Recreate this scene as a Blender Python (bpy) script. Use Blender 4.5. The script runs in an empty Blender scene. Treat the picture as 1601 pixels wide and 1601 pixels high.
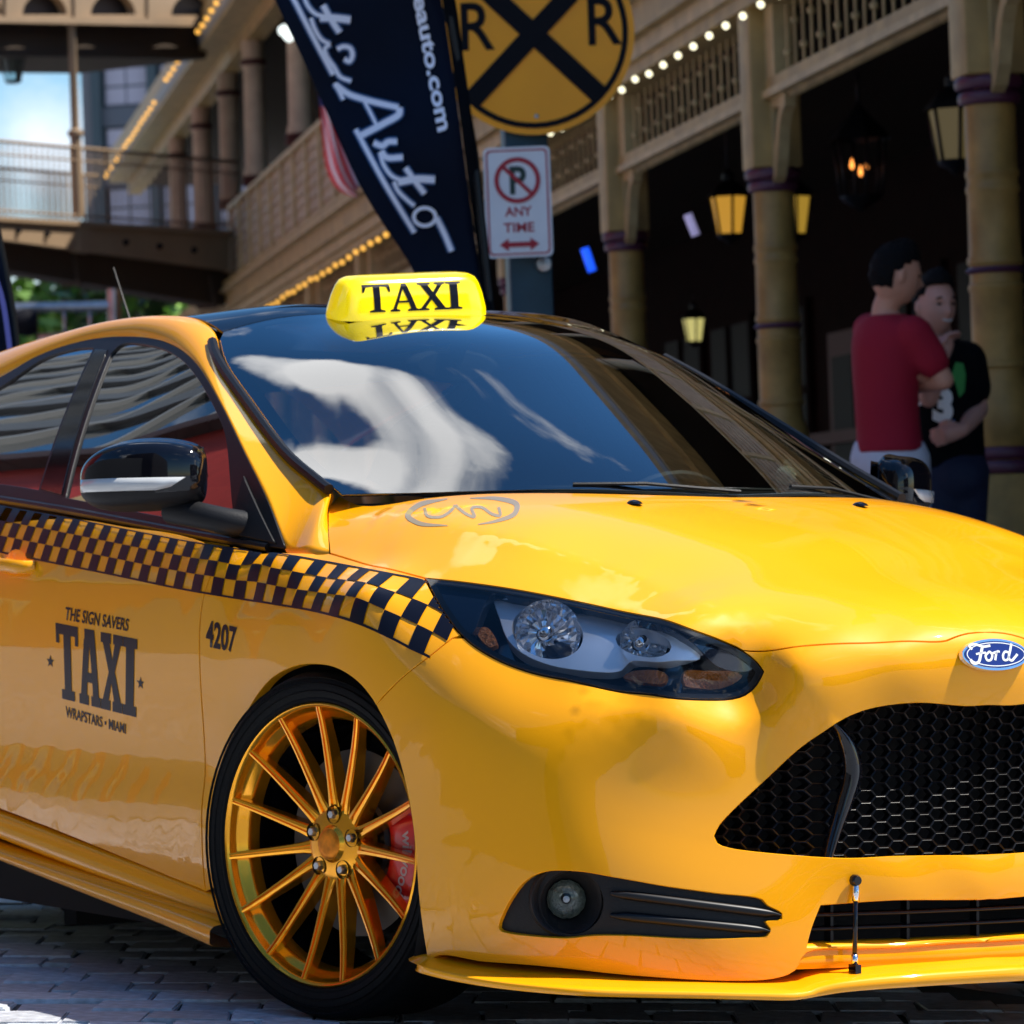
import bpy, bmesh, math, random
import numpy as np
from mathutils import Vector, Matrix
from mathutils.geometry import delaunay_2d_cdt

random.seed(7)
R = math.radians
scene = bpy.context.scene
C = scene.collection

# ------------------------------------------------------------------ camera
CAM = np.array([6.7727, -4.4385, .8038])          # metres, street frame of the taxi
YAW, PIT, ROL, FPX, HALF = R(149.72), R(1.172), R(.029), 6331., 800.5

def basis(yaw, pit, rol):
    f = np.array([math.cos(yaw)*math.cos(pit), math.sin(yaw)*math.cos(pit), math.sin(pit)])
    r = np.cross(f, [0, 0, 1]); r /= np.linalg.norm(r); u = np.cross(r, f)
    return f, r*math.cos(rol)+u*math.sin(rol), -r*math.sin(rol)+u*math.cos(rol)

CF, CR, CU = basis(YAW, PIT, ROL)                  # camera axes in the taxi's frame (the street has a cross fall)
WF, WR, WU = basis(YAW, R(.42), R(-2.1))           # the same camera seen from upright buildings
# rotation that brings taxi-frame coordinates into the upright world
ROT3 = np.column_stack([WR, WU, WF]) @ np.column_stack([CR, CU, CF]).T
TILT = Matrix(ROT3.tolist()).to_4x4()
TILT = Matrix.Translation(Vector(CAM.tolist())) @ TILT @ Matrix.Translation(Vector((-CAM).tolist()))

cam_d = bpy.data.cameras.new('camera'); cam = bpy.data.objects.new('camera', cam_d); C.objects.link(cam)
m = Matrix.Identity(4)
for i in range(3):
    m[i][0] = WR[i]; m[i][1] = WU[i]; m[i][2] = -WF[i]; m[i][3] = CAM[i]
cam.matrix_world = m
cam_d.sensor_width = 36; cam_d.lens = 36*FPX/1601
cam_d.clip_start = .1; cam_d.clip_end = 2000
cam_d.dof.use_dof = True; cam_d.dof.focus_distance = 7.1; cam_d.dof.aperture_fstop = 11.0
scene.camera = cam

def ray(px, py): return CF + CR*(px-HALF)/FPX - CU*(py-HALF)/FPX      # taxi frame
def wray(px, py): return WF + WR*(px-HALF)/FPX - WU*(py-HALF)/FPX     # upright frame
def wat(px, py, depth): return Vector((CAM + wray(px, py)*depth).tolist())
def pt(px, py, ax, val):
    d = ray(px, py); i = 'xyz'.index(ax); return CAM + d*((val-CAM[i])/d[i])

# ------------------------------------------------------------------ sky, sun, exposure
SUN_AZ, SUN_EL = R(60), R(58)        # azimuth counted from +x towards +y
world = bpy.data.worlds.new('World'); scene.world = world; world.use_nodes = True
nt = world.node_tree; nt.nodes.clear()
out = nt.nodes.new('ShaderNodeOutputWorld'); bg = nt.nodes.new('ShaderNodeBackground')
sky = nt.nodes.new('ShaderNodeTexSky'); sky.sky_type = 'NISHITA'; sky.sun_disc = False
sky.sun_elevation = SUN_EL; sky.sun_rotation = R(90)-SUN_AZ
sky.air_density = 1.0; sky.dust_density = .25; sky.ozone_density = 2.5
bg.inputs['Strength'].default_value = .094
tc = nt.nodes.new('ShaderNodeTexCoord'); mp = nt.nodes.new('ShaderNodeMapping')
mp.inputs['Scale'].default_value = (1.0, 1.0, 1.8); mp.inputs['Location'].default_value = (.35, .1, .2)
nz = nt.nodes.new('ShaderNodeTexNoise'); nz.inputs['Scale'].default_value = 4.2; nz.inputs['Detail'].default_value = 11
nz.inputs['Roughness'].default_value = .6; nz.inputs['Distortion'].default_value = .15
nt.links.new(tc.outputs['Generated'], mp.inputs['Vector']); nt.links.new(mp.outputs[0], nz.inputs['Vector'])
hs_n = nt.nodes.new('ShaderNodeHueSaturation'); hs_n.inputs['Saturation'].default_value = 1.3; nt.links.new(sky.outputs[0], hs_n.inputs['Color'])
cmp_ = nt.nodes.new('ShaderNodeMath'); cmp_.operation = 'MULTIPLY_ADD'; cmp_.inputs[1].default_value = .62; cmp_.inputs[2].default_value = .19
nt.links.new(nz.outputs['Fac'], cmp_.inputs[0]); acc = cmp_.outputs[0]
# cumulus banks: direction, angular radius in degrees, strength
for (dx, dy, dz), rad_, st_ in (((-.625, .12, .77), 4.2, .17), ((-.585, .15, .797), 4.4, .23), ((-.53, .195, .825), 4.4, .22), ((-.485, .26, .836), 4.5, .18),
                               ((-.915, .396, .088), 2.6, .085), ((-.904, .413, .113), 1.8, .05), ((-.585, .14, .80), 3.6, .30), ((.2, -.85, .5), 16, .12), ((.7, .2, .68), 14, .12), ((-.2, .3, .93), 10, .08), ((.85, .5, .2), 12, .1)):
    dp = nt.nodes.new('ShaderNodeVectorMath'); dp.operation = 'DOT_PRODUCT'; dp.inputs[1].default_value = Vector((dx, dy, dz)).normalized()
    nt.links.new(tc.outputs['Generated'], dp.inputs[0])
    mr = nt.nodes.new('ShaderNodeMapRange'); mr.interpolation_type = 'SMOOTHSTEP'; mr.inputs['From Min'].default_value = math.cos(R(rad_)); mr.inputs['From Max'].default_value = 1
    mr.inputs['To Min'].default_value = 0; mr.inputs['To Max'].default_value = st_; nt.links.new(dp.outputs['Value'], mr.inputs['Value'])
    ad = nt.nodes.new('ShaderNodeMath'); ad.operation = 'ADD'; nt.links.new(acc, ad.inputs[0]); nt.links.new(mr.outputs[0], ad.inputs[1]); acc = ad.outputs[0]
cr = nt.nodes.new('ShaderNodeValToRGB'); cr.color_ramp.elements[0].position = .565; cr.color_ramp.elements[1].position = .64
mx = nt.nodes.new('ShaderNodeMix'); mx.data_type = 'RGBA'
nt.links.new(acc, cr.inputs['Fac']); nt.links.new(cr.outputs['Color'], mx.inputs['Factor'])
nt.links.new(hs_n.outputs[0], mx.inputs['A'])
cr2 = nt.nodes.new('ShaderNodeMix'); cr2.data_type = 'RGBA'; cr2.inputs['A'].default_value = (6.2, 6.8, 7.8, 1); cr2.inputs['B'].default_value = (14.5, 14.6, 14.8, 1)
mr2 = nt.nodes.new('ShaderNodeMapRange'); mr2.interpolation_type = 'SMOOTHSTEP'; mr2.inputs['From Min'].default_value = .57; mr2.inputs['From Max'].default_value = .78
nt.links.new(acc, mr2.inputs['Value']); nt.links.new(mr2.outputs[0], cr2.inputs['Factor']); nt.links.new(cr2.outputs['Result'], mx.inputs['B'])
nt.links.new(mx.outputs['Result'], bg.inputs['Color']); nt.links.new(bg.outputs[0], out.inputs[0])

sd = bpy.data.lights.new('sun', 'SUN'); sun = bpy.data.objects.new('sun', sd); C.objects.link(sun)
sd.energy = 4.8; sd.angle = R(.5); sd.color = (1, .95, .87)
sv = Vector((math.cos(SUN_AZ)*math.cos(SUN_EL), math.sin(SUN_AZ)*math.cos(SUN_EL), math.sin(SUN_EL)))
sun.rotation_euler = sv.to_track_quat('Z', 'Y').to_euler()
sun.location = (0, 0, 30)
vs = scene.view_settings
vs.view_transform = 'Standard'; vs.look = 'None'; vs.exposure = .80; vs.gamma = 1; vs.use_curve_mapping = False
scene.render.resolution_x = 1024; scene.render.resolution_y = 1024
try:
    scene.cycles.max_bounces = 8; scene.cycles.transparent_max_bounces = 10
except Exception: pass

# ------------------------------------------------------------------ materials
MATS = {}
def mat(name, col, rough=.5, metal=0., coat=0., emit=None, es=1., noise=0., nscale=8., bump=0., bscale=40., spec=.5):
    if name in MATS: return MATS[name]
    M = bpy.data.materials.new(name); M.use_nodes = True; n = M.node_tree.nodes; l = M.node_tree.links
    b = n['Principled BSDF']; b.inputs['Base Color'].default_value = (*col, 1)
    b.inputs['Roughness'].default_value = rough; b.inputs['Metallic'].default_value = metal
    b.inputs['Coat Weight'].default_value = coat; b.inputs['Coat Roughness'].default_value = .02
    b.inputs['Specular IOR Level'].default_value = spec
    if emit: b.inputs['Emission Color'].default_value = (*emit, 1); b.inputs['Emission Strength'].default_value = es
    if noise or bump:
        tc = n.new('ShaderNodeTexCoord')
    if noise:
        z = n.new('ShaderNodeTexNoise'); z.inputs['Scale'].default_value = nscale; z.inputs['Detail'].default_value = 5
        l.new(tc.outputs['Object'], z.inputs['Vector'])
        mr = n.new('ShaderNodeMapRange'); mr.inputs['From Min'].default_value = .3; mr.inputs['From Max'].default_value = .7
        mr.inputs['To Min'].default_value = 1-noise; mr.inputs['To Max'].default_value = 1+noise
        l.new(z.outputs['Fac'], mr.inputs['Value'])
        mm = n.new('ShaderNodeMix'); mm.data_type = 'RGBA'; mm.blend_type = 'MULTIPLY'; mm.inputs['Factor'].default_value = 1
        mm.inputs['A'].default_value = (*col, 1); l.new(mr.outputs[0], mm.inputs['B']); l.new(mm.outputs['Result'], b.inputs['Base Color'])
    if bump:
        z2 = n.new('ShaderNodeTexNoise'); z2.inputs['Scale'].default_value = bscale; z2.inputs['Detail'].default_value = 4
        l.new(tc.outputs['Object'], z2.inputs['Vector'])
        bp = n.new('ShaderNodeBump'); bp.inputs['Strength'].default_value = bump; bp.inputs['Distance'].default_value = .01
        l.new(z2.outputs['Fac'], bp.inputs['Height']); l.new(bp.outputs[0], b.inputs['Normal'])
    MATS[name] = M; return M

def glass(name, tint, refl=1.0, ior=1.5, rough=0.0):
    """thin pane: Fresnel reflection over a tinted see-through layer"""
    M = bpy.data.materials.new(name); M.use_nodes = True; n = M.node_tree.nodes; l = M.node_tree.links; n.clear()
    o = n.new('ShaderNodeOutputMaterial'); t = n.new('ShaderNodeBsdfTransparent'); g = n.new('ShaderNodeBsdfGlossy')
    fr = n.new('ShaderNodeFresnel'); fr.inputs['IOR'].default_value = ior
    mu = n.new('ShaderNodeMath'); mu.operation = 'MULTIPLY'; mu.inputs[1].default_value = refl; mu.use_clamp = True
    t.inputs['Color'].default_value = (*tint, 1); g.inputs['Roughness'].default_value = rough
    x = n.new('ShaderNodeMixShader'); l.new(fr.outputs[0], mu.inputs[0]); l.new(mu.outputs[0], x.inputs['Fac'])
    l.new(t.outputs[0], x.inputs[1]); l.new(g.outputs[0], x.inputs[2]); l.new(x.outputs[0], o.inputs['Surface'])
    MATS[name] = M; return M

def paint(name, col, peel=.006):
    M = mat(name, col, rough=.42, coat=.8, spec=.10)
    n = M.node_tree.nodes; l = M.node_tree.links; b = n['Principled BSDF']
    b.inputs['Coat Roughness'].default_value = .025
    b.inputs['Coat IOR'].default_value = 1.48
    tc = n.new('ShaderNodeTexCoord'); z = n.new('ShaderNodeTexNoise'); z.inputs['Scale'].default_value = 26; z.inputs['Detail'].default_value = 2
    bp = n.new('ShaderNodeBump'); bp.inputs['Strength'].default_value = peel; bp.inputs['Distance'].default_value = .02
    l.new(tc.outputs['Object'], z.inputs['Vector']); l.new(z.outputs['Fac'], bp.inputs['Height']); l.new(bp.outputs[0], b.inputs['Coat Normal'])
    return M

M_YEL = paint('yellow_wrap', (.92, .37, .001))
M_BLK = mat('gloss_black', (.004, .004, .006), rough=.06, spec=.5)
M_MAT = mat('matt_black', (.006, .006, .007), rough=.55, spec=.3, bump=.1, bscale=300)
M_TRIM = mat('black_trim', (.005, .005, .006), rough=.4, spec=.3)
M_VOID = mat('dark_void', (.004, .004, .004), rough=.9)
M_INK = mat('black_vinyl', (.004, .005, .012), rough=.35, coat=.0, spec=.2)
M_RUB = mat('tyre_rubber', (.005, .005, .005), rough=.7, spec=.15, bump=.15, bscale=120)
M_RIM = mat('gold_rim', (.98, .40, .012), rough=.2, metal=.85, coat=.4)
M_CHR = mat('chrome', (.82, .83, .85), rough=.07, metal=1.)
M_STEEL = mat('steel', (.42, .42, .43), rough=.35, metal=1., noise=.2)
M_RED = mat('caliper_red', (.62, .012, .008), rough=.3, coat=.6)
M_WHT = mat('white_print', (.8, .8, .8), rough=.4)
M_GREYP = mat('grey_print', (.33, .25, .13), rough=.3, coat=.6)
M_GLS = glass('windshield_glass', (.60, .68, .66), refl=3.0)
M_SGL = glass('tinted_glass', (.04, .045, .05), refl=3.2)
M_LENS = glass('clear_lens', (.93, .95, .97), refl=.9)

# ------------------------------------------------------------------ object helpers
def link(name, me, material=None, parent=None, smooth=True):
    o = bpy.data.objects.new(name, me); C.objects.link(o)
    if material is not None:
        for mm in (material if isinstance(material, (list, tuple)) else [material]): me.materials.append(mm)
    if parent is not None: o.parent = parent
    if smooth and len(me.polygons): me.polygons.foreach_set('use_smooth', [True]*len(me.polygons))
    return o

def from_bm(name, bm, material, parent=None, smooth=True, sharp=40):
    me = bpy.data.meshes.new(name); bm.normal_update()
    if smooth and sharp:
        for e in bm.edges:
            if len(e.link_faces) == 2 and e.calc_face_angle(0) > R(sharp): e.smooth = False
    bm.to_mesh(me); bm.free()
    return link(name, me, material, parent, smooth)

def thing(name, label, cat, loc=(0, 0, 0), group=None, rotz=0):
    o = bpy.data.objects.new(name, None); C.objects.link(o); o.location = loc; o.rotation_euler = (0, 0, rotz)
    o.empty_display_size = .2
    return tag(o, label, cat, group)

def tag(o, label, cat, group=None):
    o['label'] = label; o['category'] = cat
    if group: o['group'] = group
    return o

def bm_box(bm, x0, x1, y0, y1, z0, z1, M=None):
    vs = [bm.verts.new((x, y, z)) for z in (z0, z1) for y in (y0, y1) for x in (x0, x1)]
    if M is not None:
        for v in vs: v.co = M @ v.co
    for f in ((0, 2, 3, 1), (4, 5, 7, 6), (0, 1, 5, 4), (2, 6, 7, 3), (0, 4, 6, 2), (1, 3, 7, 5)):
        bm.faces.new([vs[i] for i in f])
    return vs

def box(name, x0, x1, y0, y1, z0, z1, material, parent=None, M=None, bev=0):
    bm = bmesh.new(); bm_box(bm, x0, x1, y0, y1, z0, z1, M)
    if bev: bmesh.ops.bevel(bm, geom=bm.edges[:], offset=bev, segments=2, affect='EDGES', profile=.5)
    return from_bm(name, bm, material, parent, smooth=bool(bev), sharp=50)

def bm_tube(bm, pts, rad, n=8, cap=True, scale=None):
    pts = [Vector(p) for p in pts]; rings = []
    rad = rad if isinstance(rad, (list, tuple)) else [rad]*len(pts)
    prev = None
    for i, p in enumerate(pts):
        t = (pts[min(i+1, len(pts)-1)]-pts[max(i-1, 0)]).normalized()
        if prev is None:
            a = Vector((0, 0, 1)) if abs(t.z) < .9 else Vector((1, 0, 0))
            s = t.cross(a).normalized()
        else:
            s = (prev - t*prev.dot(t)).normalized()
        prev = s; q = t.cross(s)
        rings.append([bm.verts.new(p+(s*math.cos(2*math.pi*k/n)+q*math.sin(2*math.pi*k/n))*rad[i]) for k in range(n)])
    for a, b in zip(rings[:-1], rings[1:]):
        for k in range(n): bm.faces.new((a[k], a[(k+1) % n], b[(k+1) % n], b[k]))
    if cap: bm.faces.new(rings[0][::-1]); bm.faces.new(rings[-1])

def tube(name, pts, rad, material, parent=None, n=8):
    bm = bmesh.new(); bm_tube(bm, pts, rad, n); return from_bm(name, bm, material, parent)

def bm_lathe(bm, prof, n=24, axis='z', M=None, a0=0, a1=2*math.pi):
    """prof: (radius, height) pairs"""
    full = abs(a1-a0-2*math.pi) < 1e-6; k = n if full else n+1; rings = []
    for r_, h in prof:
        ring = []
        for i in range(k):
            a = a0+(a1-a0)*i/n; c, s = math.cos(a)*r_, math.sin(a)*r_
            co = {'z': (c, s, h), 'y': (c, h, s), 'x': (h, c, s)}[axis]
            v = Vector(co); ring.append(bm.verts.new(M @ v if M is not None else v))
        rings.append(ring)
    for a, b in zip(rings[:-1], rings[1:]):
        for i in range(n):
            j = (i+1) % k
            try: bm.faces.new((a[i], a[j], b[j], b[i]))
            except ValueError: pass
    return rings

def lathe(name, prof, material, parent=None, n=24, axis='z', M=None, cap=False):
    bm = bmesh.new(); r_ = bm_lathe(bm, prof, n, axis, M)
    if cap:
        bm.faces.new(r_[0][::-1]); bm.faces.new(r_[-1])
    bmesh.ops.recalc_face_normals(bm, faces=bm.faces[:])
    return from_bm(name, bm, material, parent)

def np_mesh(name, V, F, material, parent=None, normals=None, smooth=True):
    me = bpy.data.meshes.new(name); me.from_pydata([tuple(v) for v in V], [], [tuple(int(i) for i in f) for f in F]); me.update()
    o = link(name, me, material, parent, smooth)
    if normals is not None:
        me.normals_split_custom_set_from_vertices([tuple(n_) for n_ in normals])
    return o

# ------------------------------------------------------------------ smooth body surfaces
class Surf:
    """surface as a smooth height field w(u,v) along direction d through scattered points"""
    def __init__(s, P, d, up=(0, 0, 1), lam=1e-5):
        d = np.array(d, float); d /= np.linalg.norm(d)
        e1 = np.cross(up, d); e1 /= np.linalg.norm(e1); e2 = np.cross(d, e1)
        s.d, s.e1, s.e2 = d, e1, e2; P = np.array(P, float)
        uv = np.column_stack([P@e1, P@e2]); w = P@d; n = len(uv)
        K = np.linalg.norm(uv[:, None]-uv[None], axis=2)**3
        A = np.zeros((n+3, n+3)); A[:n, :n] = K+lam*np.eye(n); Q = np.column_stack([np.ones(n), uv])
        A[:n, n:] = Q; A[n:, :n] = Q.T
        sol = np.linalg.solve(A, np.concatenate([w, np.zeros(3)])); s.c, s.q, s.uv0 = sol[:n], sol[n:], uv
        s.mods = []
    def w(s, uv):
        uv = np.atleast_2d(uv); o = np.empty(len(uv))
        for a in range(0, len(uv), 4000):
            b = uv[a:a+4000]; K = np.linalg.norm(b[:, None]-s.uv0[None], axis=2)**3
            o[a:a+4000] = K@s.c + s.q[0] + b@s.q[1:]
        for f in s.mods: o = o + f(uv)
        return o
    def touv(s, P): P = np.atleast_2d(P); return np.column_stack([P@s.e1, P@s.e2])
    def crease(s, px, amp, width):
        Q = catmull(s.hit(px), .012); T = np.sin(np.pi*np.linspace(0, 1, len(Q)))**.6
        def f(uv):
            o = np.zeros(len(uv)); lo, hi = Q.min(0)-width*5, Q.max(0)+width*5
            k = np.where(((uv > lo) & (uv < hi)).all(1))[0]
            for a in range(0, len(k), 3000):
                b = k[a:a+3000]; D = np.linalg.norm(uv[b][:, None]-Q[None], axis=2); j = D.argmin(1); dd = D[np.arange(len(b)), j]
                o[b] = amp*T[j]*np.exp(-(np.sqrt(dd*dd+.016**2)-.016)/width)
            return o
        s.mods.append(f)
    def pos(s, uv, off=0.):
        uv = np.atleast_2d(uv); return uv[:, :1]*s.e1+uv[:, 1:]*s.e2+(s.w(uv)+off)[:, None]*s.d
    def nrm(s, uv, h=.002):
        uv = np.atleast_2d(uv)
        a = (s.w(uv+[h, 0])-s.w(uv-[h, 0]))/(2*h); b = (s.w(uv+[0, h])-s.w(uv-[0, h]))/(2*h)
        n = s.d[None]-a[:, None]*s.e1-b[:, None]*s.e2
        return n/np.linalg.norm(n, axis=1)[:, None]
    def hit(s, px, off=0., t0=5.5, t1=12.5, N=281):
        """(u,v) where the rays through picture points meet the surface"""
        px = np.atleast_2d(px); out = []
        T = np.linspace(t0, t1, N)
        for x, y in px:
            d = ray(x, y); P = CAM+T[:, None]*d; g = P@s.d-s.w(s.touv(P))-off
            k = np.where((g[:-1] > 0) & (g[1:] <= 0))[0]
            if len(k) == 0:
                k = [int(np.argmin(np.abs(g)))]; k = [min(k[0], N-2)]
            k = k[0]; a, b = T[k], T[k+1]
            for _ in range(5):
                tt = np.linspace(a, b, 9); P = CAM+tt[:, None]*d; gg = P@s.d-s.w(s.touv(P))-off
                j = np.where((gg[:-1] > 0) & (gg[1:] <= 0))[0]
                if len(j) == 0: break
                a, b = tt[j[0]], tt[j[0]+1]
            out.append(s.touv(CAM+d*(a+b)/2)[0])
        return np.array(out)
    def xyz(s, px, off=0.): return s.pos(s.hit(px, off), off)

def catmull(P, h, closed=False, corners=()):
    """smooth, evenly resampled polyline; indices in corners stay sharp"""
    P = np.array(P, float); n = len(P); out = []
    segs = n if closed else n-1
    for i in range(segs):
        p1, p2 = P[i], P[(i+1) % n]
        p0 = P[(i-1) % n] if (closed or i > 0) else 2*p1-p2
        p3 = P[(i+2) % n] if (closed or i < n-2) else 2*p2-p1
        if i in corners: p0 = 2*p1-p2
        if (i+1) % n in corners: p3 = 2*p2-p1
        L = np.linalg.norm(p2-p1); k = max(1, int(round(L/h)))
        d01, d12, d23 = [max(np.linalg.norm(b-a), 1e-6)**.5 for a, b in ((p0, p1), (p1, p2), (p2, p3))]
        m1 = (p2-p1)+d12*((p1-p0)/d01-(p2-p0)/(d01+d12)); m2 = (p2-p1)+d12*((p3-p2)/d23-(p3-p1)/(d12+d23))
        for j in range(k):
            t = j/k; t2, t3 = t*t, t*t*t
            out.append((2*t3-3*t2+1)*p1+(t3-2*t2+t)*m1+(-2*t3+3*t2)*p2+(t3-t2)*m2)
    if not closed: out.append(P[-1])
    return np.array(out)

def inside(Q, poly):
    x, y = Q[:, 0], Q[:, 1]; c = np.zeros(len(Q), bool); n = len(poly); j = n-1
    for i in range(n):
        xi, yi = poly[i]; xj, yj = poly[j]
        if yi != yj:
            k = ((yi > y) != (yj > y)) & (x < (xj-xi)*(y-yi)/(yj-yi)+xi); c ^= k
        j = i
    return c

def shrink(P, g):
    a = np.sum(P[:, 0]*np.roll(P[:, 1], -1)-np.roll(P[:, 0], -1)*P[:, 1])
    t = np.roll(P, -1, 0)-np.roll(P, 1, 0); t /= np.maximum(np.linalg.norm(t, axis=1)[:, None], 1e-9)
    n = np.column_stack([-t[:, 1], t[:, 0]])*(1 if a > 0 else -1)
    return P+n*g

def resample_check(P, h):
    keep = [P[0]]
    for p in P[1:]:
        if np.linalg.norm(p-keep[-1]) > h*.25: keep.append(p)
    if np.linalg.norm(keep[0]-keep[-1]) < h*.25: keep.pop()
    return np.array(keep)

def tri_region(outer, holes, h):
    loops = [outer]+list(holes); pts, edges = [], []
    for L in loops:
        b = len(pts); pts += [tuple(p) for p in L]; edges += [(b+i, b+(i+1) % len(L)) for i in range(len(L))]
    B = np.array(pts); lo, hi = outer.min(0), outer.max(0)
    gx = np.arange(lo[0]+h/2, hi[0], h); gy = np.arange(lo[1]+h/2, hi[1], h*.866)
    G = np.array([(x+(h/2 if j % 2 else 0), y) for j, y in enumerate(gy) for x in gx])
    if len(G):
        G = G[inside(G, outer)]
        for L in holes:
            if len(G): G = G[~inside(G, L)]
        if len(G):
            D = np.full(len(G), 9.)
            for a in range(0, len(B), 500): D = np.minimum(D, np.linalg.norm(G[:, None]-B[None, a:a+500], axis=2).min(1))
            G = G[D > h*.55]
    allp = np.vstack([B, G]) if len(G) else B
    r_ = delaunay_2d_cdt([Vector(p) for p in allp], edges, [], 0, 1e-7)
    V = np.array([(v.x, v.y) for v in r_[0]]); F = np.array([f for f in r_[2] if len(f) == 3])
    cen = V[F].mean(1); k = inside(cen, outer)
    for L in holes: k &= ~inside(cen, L)
    F = F[k]
    a, b, c = V[F[:, 0]], V[F[:, 1]], V[F[:, 2]]
    ar = (b-a)[:, 0]*(c-a)[:, 1]-(b-a)[:, 1]*(c-a)[:, 0]
    F = F[np.abs(ar) > 1e-12]; ar = ar[np.abs(ar) > 1e-12]
    F[ar < 0] = F[ar < 0][:, ::-1]
    return V, F

def panel(name, S, outer, holes=(), material=None, parent=None, h=.02, gap=.0015, flange=.014, off=0., mirror=None, hole_flange=None, nudge=None):
    """thin shaped sheet on surface S, edges turned inwards. mirror: None, 'join' (both halves, one object) or 'copy'"""
    outer = resample_check(np.array(outer), h)
    if gap: outer = shrink(outer, gap)
    holes = [resample_check(np.array(H), h) for H in holes]
    if gap: holes = [shrink(H, -gap) for H in holes]
    UV, F = tri_region(outer, holes, h)
    P = S.pos(UV, off); N = S.nrm(UV)
    if nudge is not None: P = nudge(P, N)
    if mirror == 'join':
        k = np.abs(P[:, 1]) < .006; P[k, 1] = 0; N[k, 1] = 0; N /= np.linalg.norm(N, axis=1)[:, None]
    V = [P]; NN = [N]; FF = [F]; base = len(P)
    cnt = {}
    for f in F:
        for a, b in ((f[0], f[1]), (f[1], f[2]), (f[2], f[0])): cnt[(a, b)] = cnt.get((a, b), 0)+1
    bd = [(a, b) for (a, b) in cnt if (b, a) not in cnt]
    if mirror == 'join': bd = [(a, b) for a, b in bd if not (abs(P[a, 1]) < 1e-9 and abs(P[b, 1]) < 1e-9)]
    if flange:
        idx = {}; rows = [[], [], []]; rn = [[], [], []]
        for a, b in bd:
            for v in (a, b):
                if v not in idx: idx[v] = len(idx)
        order = sorted(idx, key=lambda v: idx[v])
        tang = {v: np.zeros(3) for v in order}
        for a, b in bd:
            t = P[b]-P[a]; t /= max(np.linalg.norm(t), 1e-9); o_ = np.cross(t, N[a]); tang[a] = tang[a]+o_; tang[b] = tang[b]+o_
        for v in order:
            o_ = tang[v]/max(np.linalg.norm(tang[v]), 1e-9)
            fl = flange
            rows[0].append(P[v]); rn[0].append((o_+N[v])/1.414)
            rows[1].append(P[v]+o_*.0012-N[v]*.0016); rn[1].append(o_)
            rows[2].append(P[v]+o_*.0012-N[v]*fl); rn[2].append(o_)
        m_ = len(order)
        V += [np.array(r_) for r_ in rows]; NN += [np.array(r_) for r_ in rn]
        q = []
        for a, b in bd:
            i, j = idx[a], idx[b]
            for k in (0, 1):
                q.append((base+k*m_+j, base+k*m_+i, base+(k+1)*m_+i, base+(k+1)*m_+j))
        FQ = q
    else: FQ = []
    V = np.vstack(V); NN = np.vstack(NN)
    faces = [tuple(f) for f in F]+FQ
    if mirror == 'join':
        n0 = len(V); on = {i: i for i in range(len(P)) if abs(P[i, 1]) < 1e-9}
        V2 = V*[1, -1, 1]; N2 = NN*[1, -1, 1]
        faces += [tuple((on[i] if i in on else i+n0) for i in f)[::-1] for f in faces]
        V = np.vstack([V, V2]); NN = np.vstack([NN, N2])
    o = np_mesh(name, V, faces, material, parent, NN)
    if mirror == 'copy':
        np_mesh(name, V*[1, -1, 1], [f[::-1] for f in faces], material, parent, NN*[1, -1, 1])
    return o

def strip(name, rows, material, parent=None, mirror=False, closed=False, thick=0, flip=False):
    """sheet through matching rows of 3-D points"""
    rows = [np.array(r_) for r_ in rows]; n = len(rows[0]); V = np.vstack(rows); F = []
    for i in range(len(rows)-1):
        for j in range(n if closed else n-1):
            a, b = i*n+j, i*n+(j+1) % n; F.append((a, b, b+n, a+n))
    if flip: F = [f[::-1] for f in F]
    o = np_mesh(name, V, F, material, parent)
    if thick:
        md = o.modifiers.new('thickness', 'SOLIDIFY'); md.thickness = thick; md.offset = -1
    if mirror:
        o2 = np_mesh(name, V*[1, -1, 1], [f[::-1] for f in F], material, parent)
        if thick:
            md = o2.modifiers.new('thickness', 'SOLIDIFY'); md.thickness = thick; md.offset = -1
    return o

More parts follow.
